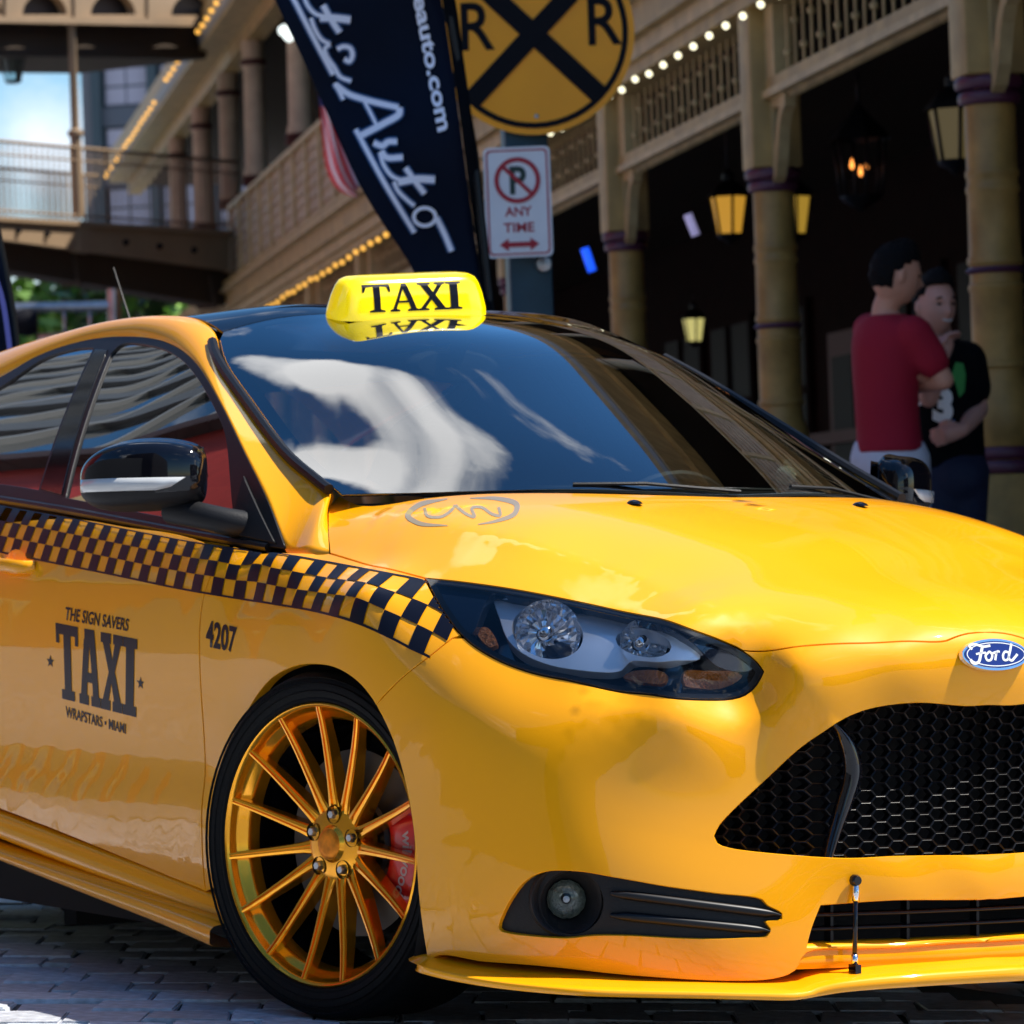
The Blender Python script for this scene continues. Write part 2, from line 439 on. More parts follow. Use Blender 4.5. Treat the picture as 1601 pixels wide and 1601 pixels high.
# ------------------------------------------------------------------ the taxi's skin (street frame: x forward, y to its left, z up)
def side_sections():
    P = []
    prof = [(.15, .855), (.25, .885), (.33, .898), (.38, .903), (.44, .892), (.52, .893), (.62, .902), (.72, .906), (.79, .897), (.86, .875)]
    for x in (-3.3, -3.0, -2.75, -2.5, -2.3, -2.1, -1.9, -1.7, -1.52, -1.36, -1.2, -1.06, -.93, -.81, -.7, -.6, -.5):
        k = 0 if x > -2.2 else (x+2.2)**2*.06
        for z, y in prof: P.append((x, -(y-k), z+(0 if z < .7 else (-.5-x)*.03)))
        P.append((x, -(.845-k), .905+(-.5-x)*.06)); P.append((x, -(.80-k), .955+(-.5-x)*.06))
    for x, k in ((-.35, 0), (-.2, .004), (0, .006), (.15, .004)):
        P += [(x, -.905-k, .70-abs(x)*.1), (x, -.897-k, .76), (x, -.878, .81)]
    P += [(-.35, -.90, .60), (-.43, -.895, .48), (-.44, -.888, .36), (-.44, -.88, .25), (-.43, -.86, .15)]
    P += [(.30, -.892, .58), (.34, -.888, .47), (.365, -.885, .36), (.37, -.883, .25), (.38, -.87, .14)]
    P += [(-.35, -.862, .865), (-.2, -.852, .855), (0, -.84, .84), (.15, -.83, .825), (.25, -.862, .755), (.30, -.885, .66)]
    # front corner and nose
    P += [(.40, -.872, .60), (.48, -.853, .50), (.50, -.848, .38), (.52, -.84, .26), (.52, -.825, .14)]
    P += [(.524, -.804, .60), (.598, -.789, .48), (.62, -.782, .36), (.635, -.77, .24), (.635, -.75, .14)]
    P += [(.643, -.695, .60), (.683, -.688, .48), (.70, -.69, .36), (.715, -.68, .24), (.715, -.66, .14)]
    P += [(.743, -.553, .60), (.753, -.549, .48), (.765, -.55, .36), (.785, -.55, .24), (.79, -.53, .14)]
    P += [(.801, -.401, .60), (.803, -.3995, .48), (.815, -.40, .36), (.83, -.40, .24), (.835, -.38, .14)]
    P += [(.30, -.832, .75), (.42, -.795, .715), (.54, -.72, .685), (.64, -.62, .665), (.72, -.50, .65), (.775, -.40, .66)]
    return P
HOODP = []
for x, row in {
    -.55: ((-.60, 1.035), (-.70, 1.0), (-.78, .955)),
    -.40: ((0, 1.03), (-.3, 1.025), (-.55, 1.012), (-.66, .992), (-.72, .967), (-.78, .925), (-.82, .89)),
    -.2: ((0, 1.024), (-.3, 1.019), (-.5, 1.005), (-.62, .982), (-.70, .952), (-.76, .914), (-.80, .884)),
    0: ((0, 1.003), (-.3, .999), (-.5, .984), (-.6, .965), (-.68, .932), (-.74, .896), (-.79, .862)),
    .2: ((0, .963), (-.3, .957), (-.45, .947), (-.56, .929), (-.65, .895), (-.72, .863), (-.775, .832)),
    .4: ((0, .913), (-.3, .898), (-.43, .879), (-.54, .85), (-.62, .828), (-.69, .80), (-.745, .768)),
    .58: ((0, .855), (-.25, .842), (-.38, .825), (-.48, .80), (-.55, .778), (-.61, .75), (-.665, .715)),
    .72: ((0, .812), (-.2, .80), (-.32, .782), (-.42, .755), (-.49, .722), (-.545, .685)),
    .81: ((0, .775), (-.16, .765), (-.27, .745), (-.345, .715), (-.385, .68)),
}.items():
    for y, z in row: HOODP.append((x, y, z))
NOSE = []
for y, row in {
    0: ((.868, .738), (.889, .705), (.893, .66), (.884, .61), (.868, .53), (.866, .45), (.872, .37), (.884, .32), (.884, .26), (.872, .19), (.872, .13)),
    -.2: ((.845, .728), (.872, .70), (.876, .655), (.868, .61), (.853, .53), (.852, .45), (.858, .37), (.868, .32), (.868, .26), (.858, .19), (.858, .13)),
}.items():
    for x, z in row: NOSE.append((x, y, z))
    NOSE += []
SP = side_sections()+HOODP+NOSE
SP += [(x, -y, z) for x, y, z in HOODP+NOSE if -.35 < y < -.01]
SHELL = Surf(SP, (.6, -.7, .45), lam=1.2e-5)
SHELL.crease([(590, 803), (700, 822), (850, 860), (1000, 906), (1100, 952), (1165, 1008)], .012, .05)
SHELL.crease([(900, 1094), (1010, 1120), (1100, 1137), (1165, 1136), (1225, 1110), (1290, 1080)], .0070, .035)
SHELL.crease([(-60, 1222), (60, 1252), (180, 1300), (305, 1352)], .0050, .030)
SHELL.crease([(600, 1105), (680, 1165), (700, 1260), (705, 1360), (740, 1440)], .0040, .040)

# side glass surface and windscreen / roof surface
def sg_y(x, z):
    return -(.832-.40*(z-.93)-.36*(z-.93)**2) + .05*max(0, (x+1.3))**2 + .03*max(0, -x-2.2)**2
SIDE = Surf([(x, sg_y(x, z), z) for x in np.arange(-3.2, -.1, .25) for z in np.arange(.82, 1.56, .12)], (0, -1, .3))
WP = []
def wedge(x, zc, ys, drop):
    for y in ys:
        z = zc-drop*(abs(y)/.66)**2.3; WP.append((x+(-.0 if 0 else 0), y, z)); WP.append((x, -y, z)) if y else None
WEDGE = np.array([(-1.18, -.545, 1.376), (-1.05, -.595, 1.312), (-.785, -.645, 1.19), (-.58, -.675, 1.097), (-.42, -.685, 1.034), (-.33, -.68, 1.004)])
WMID = np.array([(-.93, 0, 1.412), (-.75, 0, 1.366), (-.50, 0, 1.258), (-.27, 0, 1.148), (-.08, 0, 1.052), (.03, 0, .992)])
for e, c in zip(WEDGE, WMID):
    for k in (0, .33, .66, 1, 1.12):
        q = c+(e-c)*np.array([k**2.2, k, k**2.4]); WP.append(tuple(q))
        if k: WP.append((q[0], -q[1], q[2]))
for x, zc in ((-1.15, 1.446), (-1.5, 1.460), (-1.9, 1.458), (-2.4, 1.44), (-2.9, 1.40)):
    for k in (0, .3, .6, .85, 1):
        z = zc-.046*k**2.4; y = .60*k if x > -2 else .57*k
        if x > -1.2 and k > .8: continue
        WP.append((x, -y, z))
        if k: WP.append((x, y, z))
SCREEN = Surf(WP, (0.2, 0, 1), up=(1, 0, 0), lam=3e-6)

# ------------------------------------------------------------------ the taxi
taxi = bpy.data.objects.new('taxi', None); C.objects.link(taxi)
taxi.matrix_world = TILT
tag(taxi, 'glossy yellow hatchback taxi with black checkered side band and gold wheels', 'taxi')
H = SHELL.hit
def uvx(P): return SHELL.touv(P)
def on_shell(x, y, z0=.1, z1=1.2):
    zz = np.linspace(z0, z1, 400); P = np.column_stack([np.full(400, x), np.full(400, y), zz]); g = P@SHELL.d-SHELL.w(SHELL.touv(P))
    return P[np.argmin(np.abs(g))]
def on_side(x, z):
    yy = np.linspace(-1.05, -.5, 300); P = np.column_stack([np.full(300, x), yy, np.full(300, z)]); g = P@SHELL.d-SHELL.w(SHELL.touv(P))
    return P[np.argmin(np.abs(g))]
def on_front(y, z):
    xx = np.linspace(.3, 1.05, 400); P = np.column_stack([xx, np.full(400, y), np.full(400, z)]); g = P@SHELL.d-SHELL.w(SHELL.touv(P))
    return P[np.argmin(np.abs(g))]
def U(*P): return [tuple(SHELL.touv(p)[0]) for p in P]
def HP(*px): return [tuple(q) for q in H(px)]
hs = .02

# shared outlines (u,v)
nose_z = lambda z: on_front(0, z)
HL_TOP = HP((664, 904), (730, 911), (800, 921), (870, 934), (950, 951), (1020, 965), (1080, 984), (1128, 1002), (1162, 1018), (1184, 1036), (1194, 1050))
HL_BOT = HP((1194, 1050), (1183, 1071), (1165, 1087), (1120, 1095), (1060, 1093), (1000, 1085), (900, 1067), (830, 1052), (775, 1031), (730, 1002), (695, 960), (664, 904))
HL = np.vstack([catmull(HL_TOP, .012)[:-1], catmull(HL_BOT, .012)[:-1]])
# bonnet front shut line from the lamp to the centre, with the bulge over the badge
BF = HP((1162, 1018), (1240, 1012), (1340, 1006), (1410, 1003))+U(on_front(-.115, .7195), on_front(-.092, .7215), on_front(-.072, .728), on_front(-.040, .7345))
cen = on_front(0, .745); cpt = None
BF = catmull(BF+U(on_front(0, .7365)), .012)
BR = catmull(HP((664, 904), (600, 888), (515, 865)), .015)
hood_c = [on_shell(x, 0, .6, 1.1) for x in np.linspace(on_front(0, .7365)[0]-.02, .03, 40)]
rear = [on_shell(.03, 0), on_shell(0, -.2), on_shell(-.07, -.4), on_shell(-.17, -.55), on_shell(-.27, -.645)]
rear_uv = catmull(U(*rear)+HP((530, 776)), .02)
side_uv = catmull(HP((512, 792), (515, 865)), .015)
ht = catmull(HL_TOP, .012); kk = int(np.argmin(np.linalg.norm(ht-BF[0], axis=1)))
hood_out = np.vstack([rear_uv, side_uv, BR[::-1][1:-1], ht[:kk], BF, np.array(U(*hood_c))[:-1]])
hood = panel('hood', SHELL, hood_out, (), M_YEL, taxi, h=.018, mirror='join', gap=.0024)

# arch lines
AR = [(-.446, .12), (-.447, .25), (-.442, .40), (-.40, .485), (-.325, .565), (-.215, .632), (-.10, .665), (0, .672), (.10, .662), (.185, .628), (.262, .555), (.315, .46), (.343, .36), (.356, .25), (.366, .13)]
arch = catmull(U(*[on_side(x, z) for x, z in AR]), .012)
def arch_part(i0, i1): return arch[i0:i1]
# fender / bumper shut: from the lamp's lower edge to the arch
FB = HP((716, 992), (668, 1029), (620, 1068), (588, 1102))
FBc = catmull(FB, .012)
ka = int(np.argmin(np.linalg.norm(arch-FBc[-1], axis=1)))
hlb = catmull(HL_BOT, .012); kb = int(np.argmin(np.linalg.norm(hlb-FBc[0], axis=1)))
# door front shut
DF = HP((322, 1396))+U(on_side(-.507, .40), on_side(-.512, .65), on_side(-.515, .80), on_side(-.50, .893))
DFc = catmull(DF, .015)
belt = catmull(HP((298, 846), (380, 858), (447, 864), (515, 865)), .015)
fq = np.array(HP((341, 1403))[0]); k0 = int(np.argmin(np.linalg.norm(arch-fq, axis=1)))
kd = DFc[int(len(DFc)*0):]
fend = np.vstack([DFc, belt[int(np.argmin(np.linalg.norm(belt-DFc[-1], axis=1)))+1:], BR[::-1][1:-1], hlb[::-1][:len(hlb)-kb], FBc[1:-1], arch[ka:k0:-1]])
fender = panel('front_fender', SHELL, fend, (), M_YEL, taxi, h=.018, mirror='copy', flange=.02, gap=.0022)

# doors, rear quarter
def xcurve(x, zs): return U(*[on_side(x+(z-.5)*.0, z) for z in zs])
belt_r = lambda xs: U(*[on_side(x, .905+(-.5-x)*.075+.005) for x in xs])
DRu = catmull(U(*[on_side(x, z) for x, z in ((-1.61, .338), (-1.62, .45), (-1.635, .75), (-1.66, .965))]), .02)
top = catmull([DRu[-1]]+belt_r((-1.3, -1.0, -.75))+[DFc[-1]], .02)
bot = catmull(HP((322, 1396), (200, 1346), (100, 1305), (0, 1266))+U(on_side(-1.61, .338)), .02)
door_out = np.vstack([DFc[::-1], bot[1:-1], DRu, top[1:-1]])
front_door = panel('front_door', SHELL, door_out, (), M_YEL, taxi, h=.02, mirror='copy', flange=.02, gap=.0028)
RA = [(-2.262, .385), (-2.272, .44), (-2.305, .52), (-2.37, .59), (-2.45, .64)]
RD = catmull(U(*[on_side(x, z) for x, z in RA]), .02)
DQ = catmull(U(*[on_side(x, z) for x, z in ((-2.45, .64), (-2.36, .80), (-2.32, 1.0))]), .02)
topr = catmull([DQ[-1]]+belt_r((-1.9,))+[DRu[-1]], .02)
botr = catmull(U(on_side(-1.61, .338), on_side(-1.95, .368), on_side(-2.262, .385)), .02)
rear_door = panel('rear_door', SHELL, np.vstack([DRu[::-1], botr[1:-1], RD, DQ[1:], topr[1:-1]]), (), M_YEL, taxi, h=.03, mirror='copy', flange=.02)
RB = catmull(U(*[on_side(x, z) for x, z in ((-2.45, .64), (-2.55, .675), (-2.66, .685), (-2.78, .675), (-2.90, .63), (-3.00, .54), (-3.05, .40), (-3.06, .17))]), .02)
rq = np.vstack([RB, U(on_side(-3.3, .17)), catmull(U(on_side(-3.3, .17), on_side(-3.35, .6), on_side(-3.30, 1.0)), .03)[1:],
                catmull(U(on_side(-3.30, 1.0), on_side(-2.7, 1.0), on_side(-2.32, 1.0)), .03)[1:-1], DQ[::-1][:-1]])
panel('rear_quarter', SHELL, rq, (), M_YEL, taxi, h=.04, mirror='copy', flange=.02)

# bumper skin with its openings
GR = catmull(HP((1117, 1307), (1126, 1290), (1180, 1236), (1240, 1180), (1290, 1144), (1330, 1120), (1370, 1107), (1430, 1100))+U(on_front(-.05, .603), on_front(.0, .604)), .012)
GRB = catmull(U(on_front(0, .336), on_front(-.05, .336), on_front(-.20, .338))+HP((1340, 1341), (1290, 1340), (1200, 1333), (1140, 1325), (1122, 1318), (1117, 1307)), .012)
G2T = catmull(HP((1262, 1482), (1270, 1452), (1284, 1416), (1340, 1412), (1440, 1408))+U(on_front(0, .252)), .012, corners=(2,))
G2B = catmull(U(on_front(0, .182))+HP((1440, 1474), (1340, 1478), (1262, 1482)), .012)
FOG = catmull(HP((780, 1452), (784, 1436), (800, 1405), (822, 1378), (850, 1364), (905, 1363), (960, 1372), (1040, 1386), (1120, 1397), (1192, 1407), (1200, 1416), (1222, 1428), (1222, 1436), (1196, 1441), (1204, 1452), (1199, 1462), (1170, 1465), (1120, 1467), (1060, 1466), (980, 1462), (930, 1462), (880, 1466), (800, 1459)), .008, closed=True)
low = catmull(U(on_front(0, .176))+HP((1440, 1480), (1340, 1484), (1262, 1490), (1244, 1518), (1210, 1531), (1120, 1534), (1000, 1527), (900, 1517), (760, 1505), (680, 1497))+[tuple(arch[-1])], .015)
mid_c = U(*[on_front(0, z) for z in np.linspace(.62, .733, 9)])
# outline: start at the lamp's inner tip, along the bonnet line to the centre, down to the grille, round the grille, down the centre bar, lower grille, lip, arch, shut line, lamp
b_out = np.vstack([BF, mid_c[::-1], GR[::-1][:-1], GRB[::-1][:-1],
                   np.array(U(*[on_front(0, z) for z in np.linspace(.335, .254, 7)])), G2T[::-1][1:-1], G2B[::-1][:-1],
                   low[:-1], arch[:ka:-1], FBc[::-1][:-1], hlb[:kb][::-1][:-1], ht[kk+1:][::-1]])
bumper = panel('front_bumper', SHELL, b_out, [FOG], M_YEL, taxi, h=.016, mirror='join', flange=.03, gap=.0014)

def front_x(Y, Z):
    Y = np.atleast_1d(Y).astype(float); Z = np.broadcast_to(np.atleast_1d(Z), Y.shape).astype(float)
    a = np.full(len(Y), .2); b = np.full(len(Y), 1.1)
    for _ in range(22):
        c = (a+b)/2; P = np.column_stack([c, Y, Z]); g = P@SHELL.d-SHELL.w(SHELL.touv(P)); k = g > 0; b = np.where(k, c, b); a = np.where(k, a, c)
    return np.column_stack([(a+b)/2, Y, Z])
def side_y(X, Z):
    X = np.atleast_1d(X).astype(float); Z = np.broadcast_to(np.atleast_1d(Z), X.shape).astype(float)
    a = np.full(len(X), -.4); b = np.full(len(X), -1.1)
    for _ in range(22):
        c = (a+b)/2; P = np.column_stack([X, c, Z]); g = P@SHELL.d-SHELL.w(SHELL.touv(P)); k = g > 0; b = np.where(k, c, b); a = np.where(k, a, c)
    return np.column_stack([X, (a+b)/2, Z])

# ---- rocker and skirt
def line(pts, n=24):
    pts = np.array(pts, float); L = np.concatenate([[0], np.cumsum(np.linalg.norm(np.diff(pts, axis=0), axis=1))]); t = np.linspace(0, L[-1], n)
    return np.column_stack([np.interp(t, L, pts[:, k]) for k in range(pts.shape[1])])
rk_t = side_y(*line([(-2.24, .378), (-1.53, .325), (-1.183, .287), (-.85, .25), (-.50, .207), (-.452, .198)], 26).T)
rk_x = rk_t[:, 0]
def skz(x, zf, zr): return zf+(-.40-x)*(zr-zf)/1.06
rows = [rk_t+[0, .03, 0], rk_t+[0, .004, -.002]]
for dz, dy in ((.012, -.004), (.03, -.012), (.048, -.014), (.058, -.004), (.064, .014)):
    rows.append(rk_t+np.column_stack([0*rk_x, 0*rk_x+dy, -dz+0*rk_x]))
strip('sill_panel', rows, M_YEL, taxi, mirror=True)
sx = np.linspace(-2.22, -.372, 30)
def skirt_row(y, f, r): return np.column_stack([sx, np.full(30, y), skz(sx, f, r)])
flare = np.column_stack([0*sx, -.012*np.clip((sx+.75)/.35, 0, 1)**2, 0*sx])
strip('side_skirt', [skirt_row(-.865, .163, .250), skirt_row(-.905, .163, .249)+flare, skirt_row(-.930, .157, .243)+flare, skirt_row(-.938, .150, .240)+flare, skirt_row(-.939, .124, .228)+flare, skirt_row(-.930, .118, .222)+flare, skirt_row(-.86, .112, .216)], M_YEL, taxi, mirror=True)

# ---- splitter
sp = catmull([(-.90, .372, .131), (-.925, .43, .130), (-.91, .52, .122), (-.865, .635, .114), (-.79, .745, .109), (-.69, .80, .105), (-.59, .845, .102), (-.50, .882, .0985), (-.44, .905, .097), (-.39, .905, .101), (-.34, .917, .107), (-.17, .94, .112), (0, .955, .113)], .02)
full = np.vstack([sp, (sp*[-1, 1, 1])[::-1][1:]]); full = full[:, [1, 0, 2]]
th = .012+.012*np.clip(1-np.abs(full[:, 1])/.40, 0, 1)**.3
inn = full*[1, .86, 1]-[.14, 0, 0]; up = lambda P, d: P+np.column_stack([0*d, 0*d, d])
strip('front_splitter', [up(inn, 0*th), full-[.006, 0, .001], full, up(full, th*.8)-[0, 0, 0], up(full-[.005, 0, 0], th), up(full-[.03, 0, 0], th+.003), up(inn, th+.02)], M_YEL, taxi, flip=True)
# ledge under the lower grille
yl = np.linspace(-.392, .392, 40); ay = np.abs(yl)
lx = front_x(-ay, .18)[:, 0]
def lrow(dx, z): return np.column_stack([lx+dx, yl, np.full(40, z)])
strip('lip', [lrow(-.06, .186), lrow(-.018, .186), lrow(-.010, .183), lrow(-.004, .176), lrow(-.002, .155), lrow(-.004, .142), lrow(-.05, .138)], M_YEL, taxi)
for s in (-1, 1):
    y = .285*s
    xt = float(front_x(-abs(y), .292)[0, 0])+.010; pa, pb = np.array([xt, y*.98, .292]), np.array([xt+.012, y*1.02, .150])
    rod = tube('splitter_rod', [pa, pb], .0045, M_BLK, taxi)
    for a, b in ((pa, pa*.78+pb*.22), (pa*.12+pb*.88, pb)):
        tube('rod_end', [a, b], .0065, M_CHR, rod)
    lathe('bolt', [(0, .006), (.008, .006), (.011, 0), (.011, -.006)], M_BLK, rod, 10, 'x', Matrix.Translation((xt+.001, y*.98, .297)))
    box('foot', xt+.002, xt+.024, y*1.02-.006, y*1.02+.006, .128, .150, M_BLK, rod)

# ---- cabin top: A-pillar and roof rail
sidepx = [(60, 556), (130, 533), (200, 526), (260, 535), (305, 566), (345, 630), (385, 712), (420, 785), (447, 860)]
sidep = SIDE.xyz(sidepx)
s_start = np.array([[-2.9, sg_y(-2.9, 1.20), 1.20], [-2.6, sg_y(-2.6, 1.265), 1.265], [-2.4, sg_y(-2.4, 1.30), 1.30], [-2.2, sg_y(-2.2, 1.335), 1.335]])
low_s = np.vstack([s_start, sidep, SHELL.xyz([(482, 863), (515, 866)])])
def scr(x, y):
    zz = np.linspace(.8, 1.6, 400); P = np.column_stack([np.full(400, x), np.full(400, y), zz]); g = P@SCREEN.d-SCREEN.w(SCREEN.touv(P)); return P[np.argmin(np.abs(g))]
inr = np.vstack([[scr(-2.9, -.44), scr(-2.6, -.47), scr(-2.4, -.485), scr(-2.2, -.49), scr(-1.95, -.49), scr(-1.72, -.495), scr(-1.5, -.505), scr(-1.34, -.52)],
                 SCREEN.xyz([(335, 519), (349, 566), (394, 632), (452, 708), (500, 750)]), SCREEN.xyz([(519, 768)], -.010)])
inr = np.vstack([inr, SHELL.xyz([(512, 791)])])
low_s = catmull(low_s[:, :], 9., closed=False) if False else low_s
def dens(P, k=6):
    o = []; P = np.array(P); n = len(P)
    for i in range(n-1):
        p0, p1, p2, p3 = P[max(i-1, 0)], P[i], P[i+1], P[min(i+2, n-1)]
        for j in range(k):
            t = j/k; o.append(.5*((2*p1)+(-p0+p2)*t+(2*p0-5*p1+4*p2-p3)*t*t+(-p0+3*p1-3*p2+p3)*t**3))
    o.append(P[-1]); return np.array(o)
A_, B_ = dens(low_s), dens(inr); n = len(A_)
bul = np.interp(np.arange(n)/6., [0, 3, 6, 8, 9, 11, 13, 14], [.022, .024, .022, .010, .002, .002, .006, .004])
up_ = np.cross(np.gradient(A_, axis=0), B_-A_); up_ /= np.linalg.norm(up_, axis=1)[:, None]; up_ *= np.sign(up_[:, 2:])
up_[-14:] = up_[-15]
for _ in range(6): up_[1:-1] = (up_[:-2]+up_[1:-1]+up_[2:])/3
up_ /= np.linalg.norm(up_, axis=1)[:, None]
rows = [A_-up_*.012]
for t in np.linspace(0, 1, 11):
    w = math.sin(math.pi*t)**.8*bul[:, None]
    rows.append(A_*(1-t)+B_*t+up_*w)
rows.append(B_-up_*.010)
strip('roof_rail', rows, M_YEL, taxi, mirror=True)

# ---- black roof and windscreen on the same surface
sc = lambda pts: [tuple(SCREEN.touv(p)[0]) for p in pts]
hdr = [scr(-1.165, -.535), scr(-1.13, -.45), scr(-1.065, -.3), scr(-1.02, -.15), scr(-1.005, 0)]
def both(P): P = np.array(P); return np.vstack([P, (P*[1, -1, 1])[::-1][1:]])
hd = SCREEN.touv(both(hdr)); hd = catmull(hd, .03)
rl = SCREEN.touv(np.array([scr(-1.5, -.505), scr(-1.95, -.49), scr(-2.4, -.485), scr(-2.9, -.44)]))
rr = SCREEN.touv(np.array([scr(-1.5, -.505), scr(-1.95, -.49), scr(-2.4, -.485), scr(-2.9, -.44)])*[1, -1, 1])
roof_o = np.vstack([hd, catmull(np.vstack([hd[-1:], rr]), .05)[1:], catmull(SCREEN.touv(np.array([scr(-2.9, .44), scr(-2.95, 0), scr(-2.9, -.44)])), .05)[1:-1], catmull(np.vstack([hd[:1], rl]), .05)[::-1][:-1]])
panel('roof', SCREEN, roof_o, (), M_BLK, taxi, h=.04, flange=.01)
wl = SCREEN.touv(SCREEN.xyz([(340, 524), (352, 566), (397, 632), (455, 708), (505, 752), (534, 774)]))
wlp = SCREEN.pos(wl)
base = np.array([wlp[-1], scr(-.205, -.55), scr(-.10, -.38), scr(-.02, -.18), scr(.01, 0)])
bs = both(base)
wo = np.vstack([hd, catmull(SCREEN.touv(wlp*[1, -1, 1]), .03)[1:-1], catmull(SCREEN.touv(bs[::-1]), .03), catmull(wl, .03)[::-1][1:-1]])
panel('windshield', SCREEN, wo, (), M_GLS, taxi, h=.035, gap=.003, flange=.004)
inner = shrink(resample_check(wo, .03), .03)
panel('windshield_border', SCREEN, wo, [inner[::1]], M_TRIM, taxi, h=.03, gap=.001, flange=0, off=-.005)
for s in (1, -1):
    mo = dens(wlp*[1, s, 1], 5)[2:-2]; oo = np.array([.0, -.006*s, .003]); w_ = np.array([.012, .012*-s, .0])
    tube('screen_moulding', mo+oo+[-.004, -.008*s, .0], .0115, M_TRIM, taxi, 8)
# cowl strip below the screen
cw = np.array([scr(-.24, -.56), scr(-.13, -.42), scr(-.045, -.2), scr(-.01, 0)]); cw = both(cw); cw = dens(cw, 5)
strip('cowl', [cw+[-.04, 0, -.004], cw+[.0, 0, -.014], cw+[.05, 0, -.028], cw+[.06, 0, -.05]], M_VOID, taxi)
# wipers
for y0, y1 in ((-.50, .04), (.02, .50)):
    a = [(scr(-.035-.60*abs(y)**1.9, y)+[-.02, 0, .010]) for y in np.linspace(y0, y1, 9)]
    a = [np.array(p)+[.035, 0, -.022] for p in a]
    wp = tube('wiper', a, .0035, M_MAT, taxi, 6)
    tube('wiper_arm', [a[8]+[.03, 0, -.006], a[5]+[.012, 0, .006], a[3]+[0, 0, .006]], .004, M_MAT, wp, 6)

# ---- side windows
dlo_top = [(0, 590), (60, 556), (130, 533), (200, 526), (260, 535), (305, 566), (345, 630), (385, 712), (420, 785), (447, 858)]
dt = catmull(np.vstack([SIDE.touv(np.array([[-2.85, sg_y(-2.85, 1.12), 1.12], [-2.6, sg_y(-2.6, 1.245), 1.245]])), SIDE.hit(dlo_top)]), .02)
db = catmull(np.vstack([SIDE.hit([(447, 858), (300, 842), (200, 823), (100, 804), (0, 788)]), SIDE.touv(np.array([[-2.3, sg_y(-2.3, 1.055), 1.055], [-2.7, sg_y(-2.7, 1.075), 1.075], [-2.85, sg_y(-2.85, 1.12), 1.12]]))]), .02)
fwin = catmull(SIDE.hit([(103, 778), (174, 553), (186, 541), (234, 540), (275, 556), (305, 586), (341, 650), (354, 690), (368, 826), (240, 805)]), .012, closed=True, corners=(0, 1, 8))
rwin = catmull(np.vstack([SIDE.hit([(61, 766), (147, 544), (118, 546), (65, 563), (0, 606)]), SIDE.touv(np.array([[-2.55, sg_y(-2.55, 1.22), 1.22], [-2.6, sg_y(-2.6, 1.09), 1.09]])), SIDE.hit([(0, 757)])]), .012, closed=True, corners=(0, 1, 5, 6))
panel('window_frame', SIDE, np.vstack([dt[:-1], db[:-1]]), [fwin, rwin], M_TRIM, taxi, h=.03, gap=.001, mirror='copy', flange=.008, off=.001)
panel('front_window', SIDE, fwin, (), M_SGL, taxi, h=.04, gap=-.004, mirror='copy', flange=.003, off=-.004)
panel('rear_window', SIDE, rwin, (), M_SGL, taxi, h=.04, gap=-.004, mirror='copy', flange=.003, off=-.004)
bp = catmull(SIDE.hit([(66, 765), (151, 546), (169, 548), (98, 774)]), .02, closed=True, corners=(0, 1, 2, 3))
panel('pillar_cover', SIDE, bp, (), M_BLK, taxi, h=.03, gap=0, mirror='copy', flange=.004, off=.004)
# belt moulding
bm_px = SIDE.xyz([(-60, 772), (0, 781), (100, 797), (200, 816), (300, 835), (420, 856)])
bmp = dens(np.vstack([[(-2.5, -.80, 1.07)], bm_px]), 5)
tube('belt_moulding', bmp, .009, M_TRIM, taxi, 8)

# ---- inner body, so that gaps and openings are dark
def inner_shell():
    xs = [-3.2, -2.4, -1.6, -1.0, -.55]
    bm = bmesh.new(); bm_box(bm, -3.2, -.52, -.80, .80, .115, .80); bm_box(bm, -.53, .60, -.52, .52, .16, .76); bm_box(bm, -.515, -.40, -.80, .80, .66, .80)
    return from_bm('underbody', bm, M_VOID, taxi, smooth=False)
inner_shell()
bm = bmesh.new()     # rear end, closed simply
bm_box(bm, -3.37, -3.2, -.80, .80, .3, 1.0)
bmesh.ops.bevel(bm, geom=bm.edges[:], offset=.06, segments=3, affect='EDGES')
from_bm('tailgate', bm, M_YEL, taxi)
pw = [scr(-2.88, y) for y in np.linspace(-.44, .44, 9)]
strip('rear_screen', [np.array(pw), np.array(pw)*[1, 1.35, 0]+[-.42, 0, 1.0]], M_SGL, taxi)
# wheel-house liners
for s in (-1, 1):
    for cx, a0 in ((-.04, .40), (-2.67, .41)):
        bm = bmesh.new(); bm_lathe(bm, [(a0+.005, s*.885), (a0+.012, s*.86), (a0+.012, s*.58), (.06, s*.575)], 26, 'y', Matrix.Translation((cx, 0, .30)), R(-22), R(202))
        from_bm('wheel_liner', bm, M_VOID, taxi)
# ---- interior
M_DASH = mat('dashboard', (.035, .045, .045), rough=.6, bump=.2, bscale=150)
M_SEAT = mat('seat_cloth', (.02, .02, .022), rough=.9)
yd = np.linspace(-.70, .70, 31)
def drow(x, z, k=.36): return np.column_stack([x-k*np.abs(yd)**1.9, yd, z-.02*np.abs(yd)**2+.018*np.exp(-((yd-.37)/.2)**2)*(1 if x < -.3 else 0)])
strip('dashboard', [drow(-.03, .955, .5), drow(-.2, .985), drow(-.38, .995), drow(-.52, .985), drow(-.60, .95), drow(-.63, .86), drow(-.60, .70)], M_DASH, taxi)
for y in (-.37, .37):
    bm = bmesh.new(); bm_box(bm, -1.75, -1.25, y-.25, y+.25, .35, .58); bm_box(bm, -1.85, -1.68, y-.24, y+.24, .50, 1.12, Matrix.Rotation(R(-8), 4, 'Y') @ Matrix.Translation((-.12, 0, -.2)))
    bmesh.ops.bevel(bm, geom=bm.edges[:], offset=.05, segments=3, affect='EDGES'); st = from_bm('seat', bm, M_SEAT, taxi)
    bm = bmesh.new(); bm_box(bm, -1.80, -1.70, y-.13, y+.13, 1.08, 1.25); bmesh.ops.bevel(bm, geom=bm.edges[:], offset=.04, segments=3, affect='EDGES'); from_bm('headrest', bm, M_SEAT, st)
